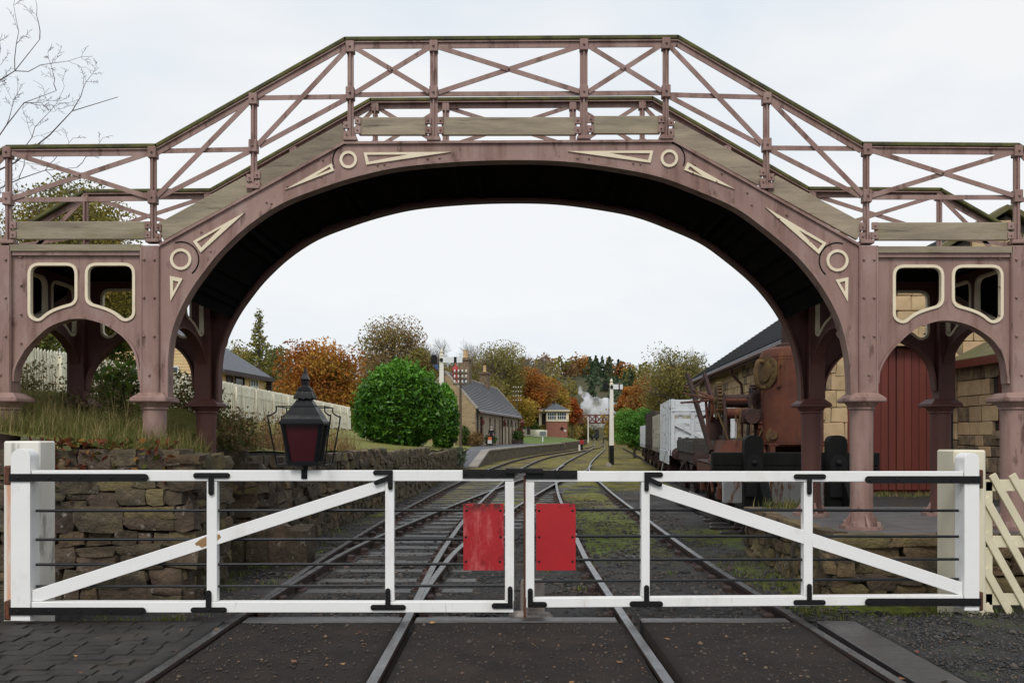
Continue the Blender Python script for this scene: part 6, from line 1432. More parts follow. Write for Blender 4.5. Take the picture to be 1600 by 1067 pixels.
m_slate2 = mat('lichened_slate', (.30, .29, .31), (.20, .20, .215), sc=1.2, rough=.6, bump=.6, bsc=5, stretch=(1, 1, .6), dirt=[((.22, .21, .19), .6, .75, 2.4, (1, 1, .3), .5)])
ro = rf.build('roof', m_slate2, sb_)
sc3 = MB()
for k in range(1, 18):
    t = k / 18; z0 = SEZ - .35 * (SRZ - SEZ) / (SW / 2) + .05; a = T(.36, -.35 + (SW / 2 + .35) * t, z0 + (SRZ - z0) * t + .125); b = T(SL - .36, -.35 + (SW / 2 + .35) * t, z0 + (SRZ - z0) * t + .125); sc3.bar(a, b, .2, .02)
tag(sc3.build('slate_courses', m_slate2, ro), kind='stuff')
MB().tube([T(.2, -.42, SEZ - .42), T(SL - .2, -.42, SEZ - .42)], .07, 8).build('gutter', m_gut, sb_)
for s in (.5, 15.0, 27.5): MB().tube([T(s, -.12, SEZ - .45), T(s, -.12, PLZ)], .06, 8).build('downpipe', m_black, sb_)
MB().tube([T(.2, SW / 2, SRZ + .14), T(SL - .2, SW / 2, SRZ + .14)], .12, 8).build('ridge_tiles', m_edge, ro)
m_pot = mat('buff_chimney_pot', (.58, .38, .20), (.48, .31, .17), rough=.8)
for s, pots, h in ((9.5, 2, 1.9), (20.5, 1, 1.3)):
    c = hexT(MB(), s - .7, s + .7, SW / 2 - .45, SW / 2 + .45, SRZ - .5, SRZ + h); hexT(c, s - .82, s + .82, SW / 2 - .57, SW / 2 + .57, SRZ + h, SRZ + h + .22); ch = c.build('chimney', m_ashlar_d, sb_)
    for k in range(pots): MB().lathe([(.19, 0), (.22, .1), (.17, .2), (.16, .75), (.2, .8)], T(s - .35 + .7 * k if pots > 1 else s, SW / 2, SRZ + h + .22), 14).build('chimney_pot', m_pot, ch)
m_vent = mat('bright_red_paint', (.36, .025, .025), (.3, .02, .02), rough=.45, bump=.05)
MB().lathe([(.27, -.9), (.27, .42), (.36, .46), (.37, .52), (.30, .70), (.16, .86), (.06, .95), (.03, 1.12)], T(1.6, SW / 2 - .62, SRZ - .1), 20).build('roof_vent', m_vent, sb_, smooth=True)
for s in (1.2, 14.6): MB().cbox(T(s, -.45, 2.7), (.14, .14, .14), .04).lathe([(.26, 0), (.16, .12), (.05, .22)], T(s, -.45, 2.84), 8).bar(T(s, 0, 3.05), T(s, -.5, 3.05), .04, .04).build('wall_lamp', m_iron_red, sb_)
# planters, shrubs and gate by the building
def shrub(name, c, rx, rz, cols, label, cat='shrub', n=500, size=.12, group=None):
    t = thing(name, c, label, cat, group); p = NR.normal(0, 1, (n, 3)); p /= np.linalg.norm(p, axis=1)[:, None]; p *= (NR.random((n, 1)) ** .33) * NR.uniform(.75, 1.1, (n, 1)); p = p * np.array([rx, rx, rz]) + np.array(c) + np.array([0, 0, rz * .9])
    p = p[p[:, 2] > c[2] - .02]; leaves('foliage', p, size, cols, t, kind=None)
    MB().tube([c, Vector(c) + Vector((.02, 0, rz))], [.03, .012], 6).build('stem', m_dkbr, t); return t
gsh = [(.05, .11, .02), (.08, .14, .03), (.035, .07, .015)]; rsh = [(.20, .02, .02), (.14, .02, .025)]; osh = [(.22, .11, .03), (.16, .09, .03)]
shrub('shrub', T(3.2, -.8, PLZ), .6, .6, gsh, 'low green shrub under the first window of the station', n=500)
shrub('shrub', T(-.8, -.2, PLZ), .75, .75, osh, 'orange brown shrub at the corner of the station gable')
shrub('shrub', T(-.4, .9, PLZ), .5, 1.0, gsh, 'tall dark green shrub against the station gable')
shrub('shrub', T(25.2, -.6, PLZ), .55, 1.0, rsh, 'dark red climbing shrub on the station front')
for k, (s, h) in enumerate(((19.9, .85), (22.5, .8))):
    pt = thing('planter', T(s, -.9, PLZ), ['wooden tub with a clipped green bush beside the porch arches', 'wooden tub with a clipped green bush nearer the red climber'][k], 'planter', 'planters on the platform')
    hexT(MB(), s - .55, s + .55, -1.3, -.55, PLZ, PLZ + .45).build('tub', m_dkbr, pt)
    p = NR.normal(0, 1, (420, 3)); p /= np.linalg.norm(p, axis=1)[:, None]; p *= NR.random((420, 1)) ** .3; c = T(s, -.92, PLZ + .45 + h * .6); leaves('bush', p * np.array([.5, .4, h * .7]) + np.array(c), .12, gsh, pt, kind=None)
wgp = thing('small_gate', T(-1.0, 1.9, PLZ), 'small cream wooden gate beside the station gable', 'gate')
for k in range(6): MB().plate([(-.06, 0), (.06, 0), (.06, 1.45), (0, 1.55), (-.06, 1.45)], [], lambda u, v, d, k=k: T(-1.0 + d, 2.55 - k * .17 + u, PLZ + v), -.015, .015).build('picket', m_picket, wgp)
MB().bar(T(-1.02, 2.6, PLZ + .35), T(-1.02, 1.6, PLZ + .35), .04, .09).bar(T(-1.02, 2.6, PLZ + 1.15), T(-1.02, 1.6, PLZ + 1.15), .04, .09).build('gate_rails', m_picket, wgp)

# ================================================================ person with a pushchair on the platform
def person(x, y, z, h=1.74):
    u = h / 1.74; J = {}; E = []
    def j(n, p, r): J[n] = (len(J), Vector(p) * u, r * u)
    # facing the camera (-y): pelvis, spine, head, arms reaching to the handle, legs mid-stride
    j('pel', (0, 0, .95), .145); j('waist', (0, -.01, 1.10), .14); j('chest', (0, -.01, 1.30), .165); j('neck0', (0, -.01, 1.46), .08); j('neck', (0, -.02, 1.52), .058); j('head', (0, -.035, 1.60), .095); j('crown', (0, -.02, 1.68), .088)
    E += [('pel', 'waist'), ('waist', 'chest'), ('chest', 'neck0'), ('neck0', 'neck'), ('neck', 'head'), ('head', 'crown')]
    for sx, k in ((-1, 'l'), (1, 'r')):
        j('sh' + k, (.185 * sx, -.01, 1.41), .075); j('el' + k, (.25 * sx, -.10, 1.15), .052); j('wr' + k, (.19 * sx, -.34, 1.03), .036); j('pa' + k, (.17 * sx, -.42, 1.02), .034)
        E += [('chest', 'sh' + k), ('sh' + k, 'el' + k), ('el' + k, 'wr' + k), ('wr' + k, 'pa' + k)]
        for q in range(4): j('f%d%s' % (q, k), ((.17 + (q - 1.5) * .022) * sx, -.47, 1.015), .010); j('g%d%s' % (q, k), ((.17 + (q - 1.5) * .022) * sx, -.485, .975), .009); E += [('pa' + k, 'f%d%s' % (q, k)), ('f%d%s' % (q, k), 'g%d%s' % (q, k))]
        j('t' + k, (.125 * sx, -.44, 1.0), .011); E.append(('pa' + k, 't' + k))
        st = .14 * sx
        j('hip' + k, (.095 * sx, 0, .90), .105); j('kn' + k, (.10 * sx, -.05 + st * .3, .49), .065); j('an' + k, (.10 * sx, st, .09), .045); j('to' + k, (.11 * sx, st - .17, .035), .035)
        E += [('pel', 'hip' + k), ('hip' + k, 'kn' + k), ('kn' + k, 'an' + k), ('an' + k, 'to' + k)]
    me = bpy.data.meshes.new('person'); me.from_pydata([tuple(v[1]) for v in J.values()], [(J[a][0], J[b][0]) for a, b in E], [])
    o = bpy.data.objects.new('body', me); COL.objects.link(o); sk = o.modifiers.new('skin', 'SKIN'); sk.use_smooth_shade = True
    for i, (_, p, r) in enumerate(J.values()): me.skin_vertices[0].data[i].radius = (r, r)
    me.skin_vertices[0].data[0].use_root = True; o.modifiers.new('sub', 'SUBSURF').levels = 1; o.modifiers['sub'].render_levels = 1
    bpy.context.view_layer.update(); dg = bpy.context.evaluated_depsgraph_get(); m2 = bpy.data.meshes.new_from_object(o.evaluated_get(dg)); o.modifiers.clear(); o.data = m2
    m2.materials.clear()
    for mm in (mat('black_suit', (.014, .014, .017), rough=.85, bump=.1), mat('skin', (.50, .28, .20), (.45, .25, .18), rough=.55, bump=.05), mat('white_shirt', (.65, .65, .65), rough=.8, bump=.05), mat('black_shoes', (.01, .01, .01), rough=.3, bump=0)): m2.materials.append(mm)
    for p in m2.polygons:
        c = p.center / u
        p.material_index = 1 if (c.z > 1.49 or (c.y < -.36 and c.z > .9)) else (2 if (abs(c.x) < .045 * (c.z - 1.0) / .4 + .01 and c.z > 1.12 and c.y < -.06) else (3 if c.z < .075 else 0))
    return o, u
pz_ = Vector((-1.83, 79.5, PLZ))
pe = thing('person', pz_, 'person in a black suit and white shirt pushing a pushchair along the platform', 'person')
bo, u_ = person(0, 0, 0); bo.parent = pe
hd = MB().lathe([(.098, 1.60), (.104, 1.66), (.085, 1.73), (.04, 1.765)], (0, -.005, 0), 14); hd.build('hair', mat('grey_hair', (.30, .28, .26), rough=.8), pe, local=True, smooth=True)
fc = MB().cbox((0, -.135, 1.60), (.013, .018, .02), .006).cbox((-.035, -.122, 1.625), (.012, .006, .006), .003).cbox((.035, -.122, 1.625), (.012, .006, .006), .003).cbox((0, -.122, 1.555), (.025, .005, .006), .002); fc.build('face_features', mat('face_shade', (.30, .15, .11), rough=.6), pe, local=True)
pc = thing('pushchair', pz_ + Vector((-.12, -.75, 0)), 'pushchair with an orange and white seat pushed along the platform', 'pushchair')
m_or = mat('orange_fabric', (.45, .10, .035), (.36, .09, .03), rough=.8)
def L3(mb, name, m, **k): return mb.build(name, m, pc, local=True, **k)
L3(MB().cbox((0, .02, .52), (.17, .17, .05), .03).cbox((0, .16, .66), (.17, .04, .15), .03, Matrix.Rotation(-.35, 3, 'X')), 'seat', m_or); L3(MB().cbox((0, -.2, .36), (.19, .05, .16), .03), 'foot_muff', mat('white_fabric', (.6, .58, .55), rough=.8))
fr = MB()
for sx in (-.22, .22): fr.tube([(sx * .8, .31, 1.0), (sx, .05, .5), (sx, -.32, .12)], .012, 6).tube([(sx, .05, .5), (sx, .32, .12)], .012, 6)
fr.tube([(-.18, .31, 1.0), (.18, .31, 1.0)], .014, 6); L3(fr, 'frame', m_black)
for sx in (-.23, .23):
    for sy in (-.32, .32): L3(MB().lathe([(.11, -.02), (.12, -.02), (.12, .02), (.11, .02)], (sx, sy, .12), 16, axis=(1, 0, 0)), 'wheel', m_black)

# ================================================================ signal posts, telegraph poles, small signals
def semaphore(base, h, wd, armz, arm_len, label, black_to=0, blue=True):
    t = thing('semaphore_signal', base, label, 'railway signal'); x, y, z = base
    if black_to: MB().cbox((x, y, z + black_to / 2 - .1), (wd / 2, wd / 2, black_to / 2 + .1), .01).build('post_foot', m_tar, t)
    MB().add([(x + sx * a, y + sy * a, zz) for zz, a in ((z + black_to, wd / 2), (z + h, wd * .36)) for sx, sy in ((-1, -1), (1, -1), (1, 1), (-1, 1))], [(0, 1, 5, 4), (1, 2, 6, 5), (2, 3, 7, 6), (3, 0, 4, 7), (4, 5, 6, 7), (3, 2, 1, 0)]).build('post', m_post, t, bevel=.01)
    MB().lathe([(wd * .45, 0), (wd * .45, .06), (wd * .2, .12), (.09, .2), (.02, .36)], (x, y, z + h), 10).build('finial', m_postc, t)
    a = MB().box(x + wd * .3, x + wd * .3 + arm_len, y - wd * .45 - .05, y - wd * .45 - .03, armz - .14, armz + .14).build('signal_arm', m_wpaint, t); MB().box(x + wd * .3 + arm_len * .56, x + wd * .3 + arm_len * .70, y - wd * .45 - .056, y - wd * .45 - .0505, armz - .141, armz + .141).build('arm_stripe', m_black, a)
    MB().lathe([(.09, 0), (.09, .05)], (x, y - wd * .42, armz), 14, axis=(0, -1, 0)).build('pivot', m_black, t)
    MB().cbox((x - wd * .3 - .28, y - wd * .3, armz - .02), (.15, .12, .17), .02).cbox((x - wd * .3 - .28, y - wd * .3, armz + .19), (.11, .09, .05), .02).build('signal_lamp', m_black, t)
    if blue: MB().plate([(x - .42, armz - .25), (x - .16, armz - .22), (x - .14, armz - .5), (x - .24, armz - .46)], [], lambda u, v, d: (u, y - wd * .5 + d, v), -.02, .02).build('spectacle_glass', mat('blue_signal_glass', (.03, .08, .2), rough=.2, bump=0), t)
    lad = MB()
    for sx in (-.13, .13): lad.tube([(x + sx, y + wd * .5 + .3, z + .2), (x + sx, y + wd * .5 + .12, z + h - .6)], .012, 5)
    for k in range(int((h - 1) / .3)): zz = z + .4 + k * .3; lad.tube([(x - .13, y + wd * .5 + .3 - .18 * (zz - z) / h, zz), (x + .13, y + wd * .5 + .3 - .18 * (zz - z) / h, zz)], .009, 5)
    lad.build('ladder', m_black, t); return t
b_ = G(955.5, 727, GZ); semaphore((b_.x, b_.y, GZ), 4.65, .26, P(0, 604.5, b_.y).z, .55, 'white semaphore signal post with a black foot beside the curving track', 1.15, False)
q = P(690, 0, 44); semaphore((q.x, 44, bank_z(q.x, 44)), P(0, 556, 44).z - bank_z(q.x, 44), .27, P(0, 562.5, 44).z, .95, 'tall white semaphore signal with blue glass, rising behind the green bush')
m_pole = mat('telegraph_pole_timber', (.12, .085, .05), (.08, .058, .036), rough=.85, bump=.4, stretch=(1, 1, .1)); m_ins = mat('white_porcelain', (.75, .74, .70), rough=.25, bump=0)
def telegraph(base, h, rows, wd, label, dz=.32):
    t = thing('telegraph_pole', base, label, 'telegraph pole'); x, y, z = base; MB().tube([(x, y, z - .2), (x, y, z + h)], [.085, .06], 10).build('pole', m_pole, t)
    for r in range(rows):
        zz = z + h - .2 - r * dz; ca = MB().box(x - wd, x + wd, y - .09, y - .06, zz - .045, zz + .045).build('cross_arm', m_pole, t)
        for k in range(4): xx = x - wd + .08 + (2 * wd - .16) * k / 3; MB().lathe([(.015, 0), (.048 * wd / .4, .06), (.052 * wd / .4, .10), (.04, .15), (.015, .18)], (xx, y - .075, zz + .05), 8).build('insulator', m_ins, ca)
q = P(719.5, 0, 50); telegraph((q.x, 50, .5), P(0, 578, 50).z - .5, 3, .40, 'telegraph pole with three insulator arms at the end of the bush', .30)
q = P(808, 0, 128); telegraph((q.x, 128, 1.2), P(0, 604, 128).z - 1.2, 4, .62, 'telegraph pole with four rows of white insulators behind the station', .62)
q = G(909, 703, GZ); gs = thing('ground_signal', q, 'small ground signal with a red disc between the tracks', 'railway signal')
MB().lathe([(.28, -.02), (.28, .02)], q + Vector((0, -.1, .95)), 20, axis=(0, -1, 0)).build('disc', m_vent, gs); MB().box(q.x - .12, q.x + .12, q.y - .07, q.y + .1, q.z, q.z + .8).build('case', m_black, gs)
q2 = G(907, 704.5, GZ); mk = MB().cbox(q2 + Vector((-.12, 0, .25)), (.1, .1, .25), .04).lathe([(.09, .5), (.11, .58), (.05, .7)], q2 + Vector((-.12, 0, 0)), 10).build('point_lamp', m_ins); tag(mk, 'small white point lamp beside the red disc signal', 'lamp')
q = G(951, 731, GZ); mk = MB().lathe([(.16, -.03), (.17, 0), (.16, .03)], q + Vector((0, 0, .12)), 16, axis=(0, -1, 0)).box(q.x - .03, q.x + .03, q.y - .02, q.y + .02, GZ - .05, GZ + .2).build('ground_pulley', m_conc); tag(mk, 'small round pale pulley standing on the ground by the signal post', 'pulley')
# white far signal post and low rail near the train
q = P(919, 0, 200); mk = MB().tube([(q.x, 200, 0), (q.x, 200, 5.8)], [.16, .11], 8).build('white_post', m_post); tag(mk, 'slim white signal post below the far lattice footbridge', 'post')
lr = thing('low_fence', P(950, 691, 190), 'low dark timber rail fence beyond the signal post', 'fence')
q0, q1 = P(943, 0, 180), P(992, 0, 172); MB().bar((q0.x, q0.y, 1.0), (q1.x, q1.y, 1.0), .1, .25).build('rail', m_dkbr, lr)
for t in (0, .33, .66, 1): c = q0.lerp(q1, t); MB().bar((c.x, c.y, -.1), (c.x, c.y, 1.05), .2, .2).build('post', m_dkbr, lr)

# ================================================================ lawn, signal box, name board
def quadsheet(name, pts, m, label):
    o = MB().add(pts, [tuple(range(len(pts)))]).build(name, m); return tag(o, label, kind='structure')
m_green = mat('bright_lawn', (.085, .145, .022), (.11, .15, .03), sc=.6, rough=.95, bump=.6, bsc=10)
sby = 165.0; k_ = sby / F
LW = [(9.2 - 8.2, 108, .62), (6.0, 104, .60), (8.4, 120, .7), (11.4, 150, .8), (10.6, 163, 1.1), (4, 168, 1.6), (1.5, 130, 1.5)]
bm = bmesh.new(); lo = [bm.verts.new(p) for p in LW]; hi = bm.verts.new((5.8, 135, 1.0))
for i in range(len(LW)): bm.faces.new((lo[i], lo[(i + 1) % len(LW)], hi))
bot = [bm.verts.new((p[0], p[1], -.4)) for p in LW]
for i in range(len(LW)): bm.faces.new((lo[i], bot[i], bot[(i + 1) % len(LW)], lo[(i + 1) % len(LW)]))
me = bpy.data.meshes.new('lawn'); bm.to_mesh(me); bm.free(); me.materials.append(m_green); o = bpy.data.objects.new('lawn', me); COL.objects.link(o); tag(o, 'bright green lawn in front of the brick signal box', kind='structure')
# low wall along the lawn
lw = thing('lawn_wall', (8, 115, GZ), 'mossy low stone wall between the lawn and the curving tracks', 'stone wall')
for (a, b) in zip([(5.9, 103.5), (8.5, 119.5), (11.5, 149.5)], [(8.5, 119.5), (11.5, 149.5), (14.0, 170)]):
    for k in range(5): p = Vector((*a, 0)).lerp(Vector((*b, 0)), k / 5); q = Vector((*a, 0)).lerp(Vector((*b, 0)), (k + 1) / 5); h = .9; MB().bar(p + Vector((0, 0, h / 2 - .15)), q + Vector((0, 0, h / 2 - .15)), .45, h + .1, ext=.02).build('wall_length', m_pwall, lw)
m_brick = mat('red_signal_box_brick', (.33, .14, .10), (.25, .10, .072), sc=2, rough=.85, bump=.5, bsc=12, dirt=[((.14, .05, .04), .6, .7, 3, None, .6)])
sg = thing('signal_box', P(870, 684, sby), 'red brick signal box with cream timber top and hipped slate roof', 'building')
def Q(px, py, dy=0): return P(px, py, sby) + Vector((0, dy, 0))
def Qbox(mb, x0, x1, y0, y1, d0, d1): a, b = Q(x0, y0), Q(x1, y1); return mb.box(a.x, b.x, sby + d0, sby + d1, b.z, a.z)
Qbox(MB(), 854, 886.5, 657.5, 687, 0, 5).build('brick_base', m_brick, sg)
Qbox(MB(), 853, 887.5, 642.5, 657.4, .06, 4.9).build('cabin_core', m_dkbr, sg)
fr = MB()
for x0, x1, y0, y1 in ((853, 889, 640.8, 643.6), (853, 888.5, 656, 658.3), (853.5, 855.3, 643, 656.5), (869, 870.6, 643, 656.5), (884.6, 888.5, 643, 656.5)): Qbox(fr, x0, x1, y0, y1, -.14, .08)
fr.build('cabin_frame', m_cream, sg)
for x0, x1 in ((855.6, 868.8), (870.9, 884.4)):
    w_ = Qbox(MB(), x0, x1, 643.8, 655.8, .0, .03).build('window', m_glass, sg); f_ = MB()
    for i in range(5): x = x0 + (x1 - x0) * i / 4; Qbox(f_, x - .35, x + .35, 643.8, 655.8, -.06, -.01)
    for y in (644.2, 649.8, 655.4): Qbox(f_, x0, x1, y - .35, y + .35, -.065, -.012)
    f_.build('glazing_bars', m_wpaint, w_)
Qbox(MB(), 843.5, 853, 642.5, 664, 2.0, 4.5).build('porch', m_cream, sg); Qbox(MB(), 847, 852.5, 645.5, 663.5, 1.94, 1.99).build('porch_door', m_dkbr, sg)
a, b = Q(841.5, 641.5), Q(890.5, 641.5); ap = Q(866, 629.5); mb = MB(); y0, y1 = sby - .7, sby + 5.6
mb.add([(a.x, y0, a.z), (b.x, y0, a.z), (b.x, y1, a.z), (a.x, y1, a.z), (ap.x - .6, sby + 2.2, ap.z), (ap.x + .6, sby + 2.2, ap.z)], [(0, 1, 5, 4), (1, 2, 5), (2, 3, 4, 5), (3, 0, 4), (3, 2, 1, 0)]); mb.build('roof', m_slate, sg)
MB().bar((a.x, y0 + .03, a.z), (b.x, y0 + .03, a.z), .12, .22).build('eaves_board', m_cream, sg)
MB().cbox((ap.x, sby + 2.2, ap.z + .2), (.22, .22, .35), .04).lathe([(.3, .5), (.05, .8)], (ap.x, sby + 2.2, ap.z), 8).build('roof_vent', m_rustdark, sg)
c = Q(846, 630, 4); MB().cbox((c.x, sby + 5.9, c.z), (.45, .45, 2.2), .04).build('chimney', m_brick, sg)
c = Q(878, 669.5); MB().lathe([(.3, 0), (.3, .03)], (c.x, sby - .02, c.z), 16, axis=(0, -1, 0)).build('round_plate', m_black, sg); Qbox(MB(), 881.5, 884.5, 671.5, 674, -.05, -.01).build('notice_plate', m_wpaint, sg)
nb_ = thing('name_board', P(848, 685, 118), 'grey station name board on a white post on the lawn', 'sign'); c = P(848, 677.5, 118)
MB().cbox(c, (.42, .04, .30), .02).build('board', mat('grey_board', (.16, .18, .19), (.12, .13, .14), rough=.7), nb_); MB().box(c.x - .07, c.x + .07, 118.05, 118.15, .5, c.z).build('post', m_wpaint, nb_)
# cream fence behind the lawn
f2 = thing('cream_fence', P(830, 672, 150), 'cream slatted fence between the station and the signal box', 'fence'); a, b = P(815, 0, 140), P(854, 0, 164)
fx2 = MB()
for k in range(46):
    c = a.lerp(b, k / 45); MB().plate([(-.11, 0), (.11, 0), (.11, 1.5), (0, 1.6), (-.11, 1.5)], [], lambda u, v, d, c=c: (c.x + u, c.y + d, 1.0 + v), -.02, .02).build('picket', m_picket, f2)
for z in (1.4, 2.2): MB().bar((a.x, a.y + .05, z), (b.x, b.y + .05, z), .05, .12).build('rail', m_picket, f2)
q = P(816, 0, 112); lp_ = thing('platform_lamp', (q.x, 112, .6), 'small dark red lantern on a post at the far end of the platform', 'lamp'); MB().tube([(q.x, 112, .4), (q.x, 112, P(0, 667, 112).z)], .05, 8).build('post', m_black, lp_); zz = P(0, 667, 112).z
MB().lathe([(.12, 0), (.3, .5), (.34, .55), (.12, .85), (.03, 1.1)], (q.x, 112, zz), 8).build('lantern', m_iron_red, lp_)

# ================================================================ far lattice footbridge and train
fb = thing('lattice_footbridge', P(925, 690, 230), 'distant dark red lattice footbridge crossing the line beyond the signal box', 'footbridge')
ya = 230; a, b = P(888, 660.5, ya), P(975, 660.5, ya); zt = P(0, 648.5, ya).z; zb = a.z
for yy in (ya, ya + 2.2):
    for z in (zt, zb): MB().bar((a.x, yy, z), (b.x, yy, z), .15, .3).build('chord', m_iron_red, fb)
    n_ = 8
    for k in range(n_ + 1): x = a.x + (b.x - a.x) * k / n_; MB().box(x - .12, x + .12, yy - .05, yy + .05, zb, zt).build('upright', m_iron_red, fb)
    for k in range(n_):
        x0, x1 = a.x + (b.x - a.x) * k / n_, a.x + (b.x - a.x) * (k + 1) / n_; MB().bar((x0, yy - .08, zb), (x1, yy - .08, zt), .05, .14).bar((x0, yy + .08, zt), (x1, yy + .08, zb), .05, .14).build('lattice', m_iron_red, fb)
MB().box(a.x, b.x, ya + .1, ya + 2.1, zb - .2, zb - .05).build('deck', m_iron_red, fb)
for x in (a.x + .6, b.x - .6): MB().box(x - .3, x + .3, ya, ya + 2.2, -.2, zb - .2).build('support_leg', m_rustdark, fb)
MB().bar((a.x, ya + 1, zb), (a.x - 4, ya + 1, .5), 2.0, .25).bar((a.x, ya, zt), (a.x - 4, ya, 1.7), .1, .2).build('stair', m_iron_red, fb)
ty = 285; tx = float(line_x('R', ty)) - .1
tr = thing('steam_locomotive', (tx, ty, 0), 'distant black steam locomotive standing on the line in a cloud of steam', 'locomotive'); m_loco = mat('black_loco', (.008, .008, .009), (.013, .012, .012), rough=.5)
MB().cbox((tx, ty + 3, 1.0), (1.25, 3.4, .28), .03).build('frame', m_loco, tr); MB().cbox((tx, ty + 2.0, 2.1), (1.25, 1.9, .95), .08).build('tank', m_loco, tr); MB().lathe([(.75, 0), (.75, 5)], (tx, ty + 1, 2.3), 20, axis=(0, 1, 0)).build('boiler', m_loco, tr, smooth=True)
MB().lathe([(.28, 0), (.22, .1), (.22, .9), (.3, 1.0)], (tx, ty + 5, 3.0), 14).build('chimney', m_loco, tr); MB().cbox((tx, ty + 1.0, 3.2), (1.25, .9, .35), .08).build('cab_roof', m_loco, tr); MB().cbox((tx, ty - .45, 1.05), (1.25, .08, .25), .02).build('buffer_beam', m_loco, tr)
for sx in (-.85, .85): MB().lathe([(.1, 0), (.08, .3), (.2, .35), (.2, .4)], (tx + sx, ty - .5, 1.05), 12, axis=(0, -1, 0)).build('buffer', m_loco, tr)
for sx in (-.74, .74):
    for k in range(3): MB().lathe([(.55, -.06), (.6, -.06), (.6, .06), (.55, .06)], (tx + sx, ty + .8 + 2 * k, .6), 20, axis=(1, 0, 0)).build('wheel', m_loco, tr)
MB().lathe([(.12, 0), (.12, .1)], (tx - .6, ty - .55, 1.75), 10, axis=(0, -1, 0)).build('head_lamp', m_ins, tr)
# steam: noise-shaped volume inside rounded puffs
ms = bpy.data.materials.new('steam'); ms.use_nodes = True; nt = ms.node_tree; nt.nodes.clear(); o_ = nt.nodes.new('ShaderNodeOutputMaterial'); pv = nt.nodes.new('ShaderNodeVolumePrincipled'); nt.links.new(pv.outputs[0], o_.inputs['Volume'])
pv.inputs['Color'].default_value = (.96, .96, .97, 1); pv.inputs['Anisotropy'].default_value = .2
tcn = nt.nodes.new('ShaderNodeNewGeometry'); nf_ = _noise(nt, tcn.outputs['Position'], .30, 6, .66); mr = nt.nodes.new('ShaderNodeMapRange'); mr.inputs[1].default_value = .46; mr.inputs[2].default_value = .66; mr.inputs[4].default_value = 1.3; nt.links.new(nf_, mr.inputs[0]); nt.links.new(mr.outputs[0], pv.inputs['Density'])
mb = bmesh.new()
ys_ = 300
rs = random.Random(3)
for px, py, r in [(rs.uniform(914, 962), rs.uniform(630, 650), rs.uniform(1.4, 3.0)) for _ in range(30)] + [(906 + 3.0 * k + rs.uniform(-2, 2), 608 + 3.4 * k + rs.uniform(-3, 3), .9 + .12 * k) for k in range(7)] + [(rs.uniform(926, 948), rs.uniform(658, 670), rs.uniform(1, 1.8)) for _ in range(8)]:
    c = P(px, py, ys_ + R.uniform(-2, 2)); bmesh.ops.create_icosphere(mb, subdivisions=2, radius=r, matrix=Matrix.Translation(c))
me = bpy.data.meshes.new('steam'); mb.to_mesh(me); mb.free(); me.materials.append(ms); so = bpy.data.objects.new('steam', me); COL.objects.link(so); rm = so.modifiers.new('r', 'REMESH'); rm.mode = 'VOXEL'; rm.voxel_size = .5
tag(so, 'white cloud of steam drifting over the distant locomotive', kind='stuff')
# ================================================================ hills and trees
m_hill = mat('hillside_undergrowth', (.07, .055, .022), (.05, .05, .02), sc=.15, rough=.95, bump=0)
def hill_h(x, y):
    h = 31 * math.exp(-((x - 25) / 95) ** 2 - ((y - 470) / 130) ** 2) + 16 * math.exp(-((x + 150) / 120) ** 2 - ((y - 330) / 160) ** 2) + 15 * math.exp(-((x - 190) / 110) ** 2 - ((y - 360) / 160) ** 2)
    return h
gx_ = list(np.linspace(-420, 420, 57)); gy_ = list(np.linspace(210, 900, 40)); V_ = []
for y in gy_:
    for x in gx_:
        e_ = 1.0
        tx_ = float(line_x('R', y)); e_ *= smoothstep(9, 40, abs(x - tx_)) if y < 330 else 1
        V_.append((x, y, GZ - .3 + hill_h(x, y) * e_ * smoothstep(210, 300, y)))
k = len(gx_); hl = polymesh('hill', V_, [(i * k + j, i * k + j + 1, (i + 1) * k + j + 1, (i + 1) * k + j) for i in range(len(gy_) - 1) for j in range(k - 1)], m_hill, smooth=True); tag(hl, 'wooded hillside closing the valley', kind='structure')
m_bark = mat('grey_brown_bark', (.085, .068, .05), (.05, .042, .033), sc=3, rough=.9, bump=.4, stretch=(1, 1, .3))
m_twig = mat('pale_bare_twigs', (.17, .14, .115), (.12, .10, .085), sc=3, rough=.9, bump=0)
OL = [(0.274, 0.221, 0.059), (0.21, 0.179, 0.046), (0.325, 0.263, 0.073), (0.179, 0.179, 0.042)]
GO = [(0.448, 0.276, 0.044), (0.345, 0.241, 0.038), (0.517, 0.328, 0.052), (0.276, 0.207, 0.034)]
ORG_ = [(0.505, 0.171, 0.026), (0.416, 0.127, 0.022), (0.535, 0.238, 0.037), (0.327, 0.105, 0.024)]
RD = [(0.364, 0.065, 0.019), (0.442, 0.104, 0.023)]
GR = [(0.075, 0.128, 0.027), (0.105, 0.165, 0.033), (0.06, 0.098, 0.024)]
BR = [(0.307, 0.192, 0.077), (0.23, 0.144, 0.058), (0.365, 0.23, 0.086)]
LAR = [(0.256, 0.24, 0.056), (0.192, 0.2, 0.048), (0.304, 0.264, 0.064)]
BG = [(0.069, 0.218, 0.023), (0.103, 0.276, 0.034), (0.046, 0.149, 0.017), (0.149, 0.322, 0.046)]
def pick_cols(pal, n): return np.array(pal)[NR.integers(0, len(pal), n)]
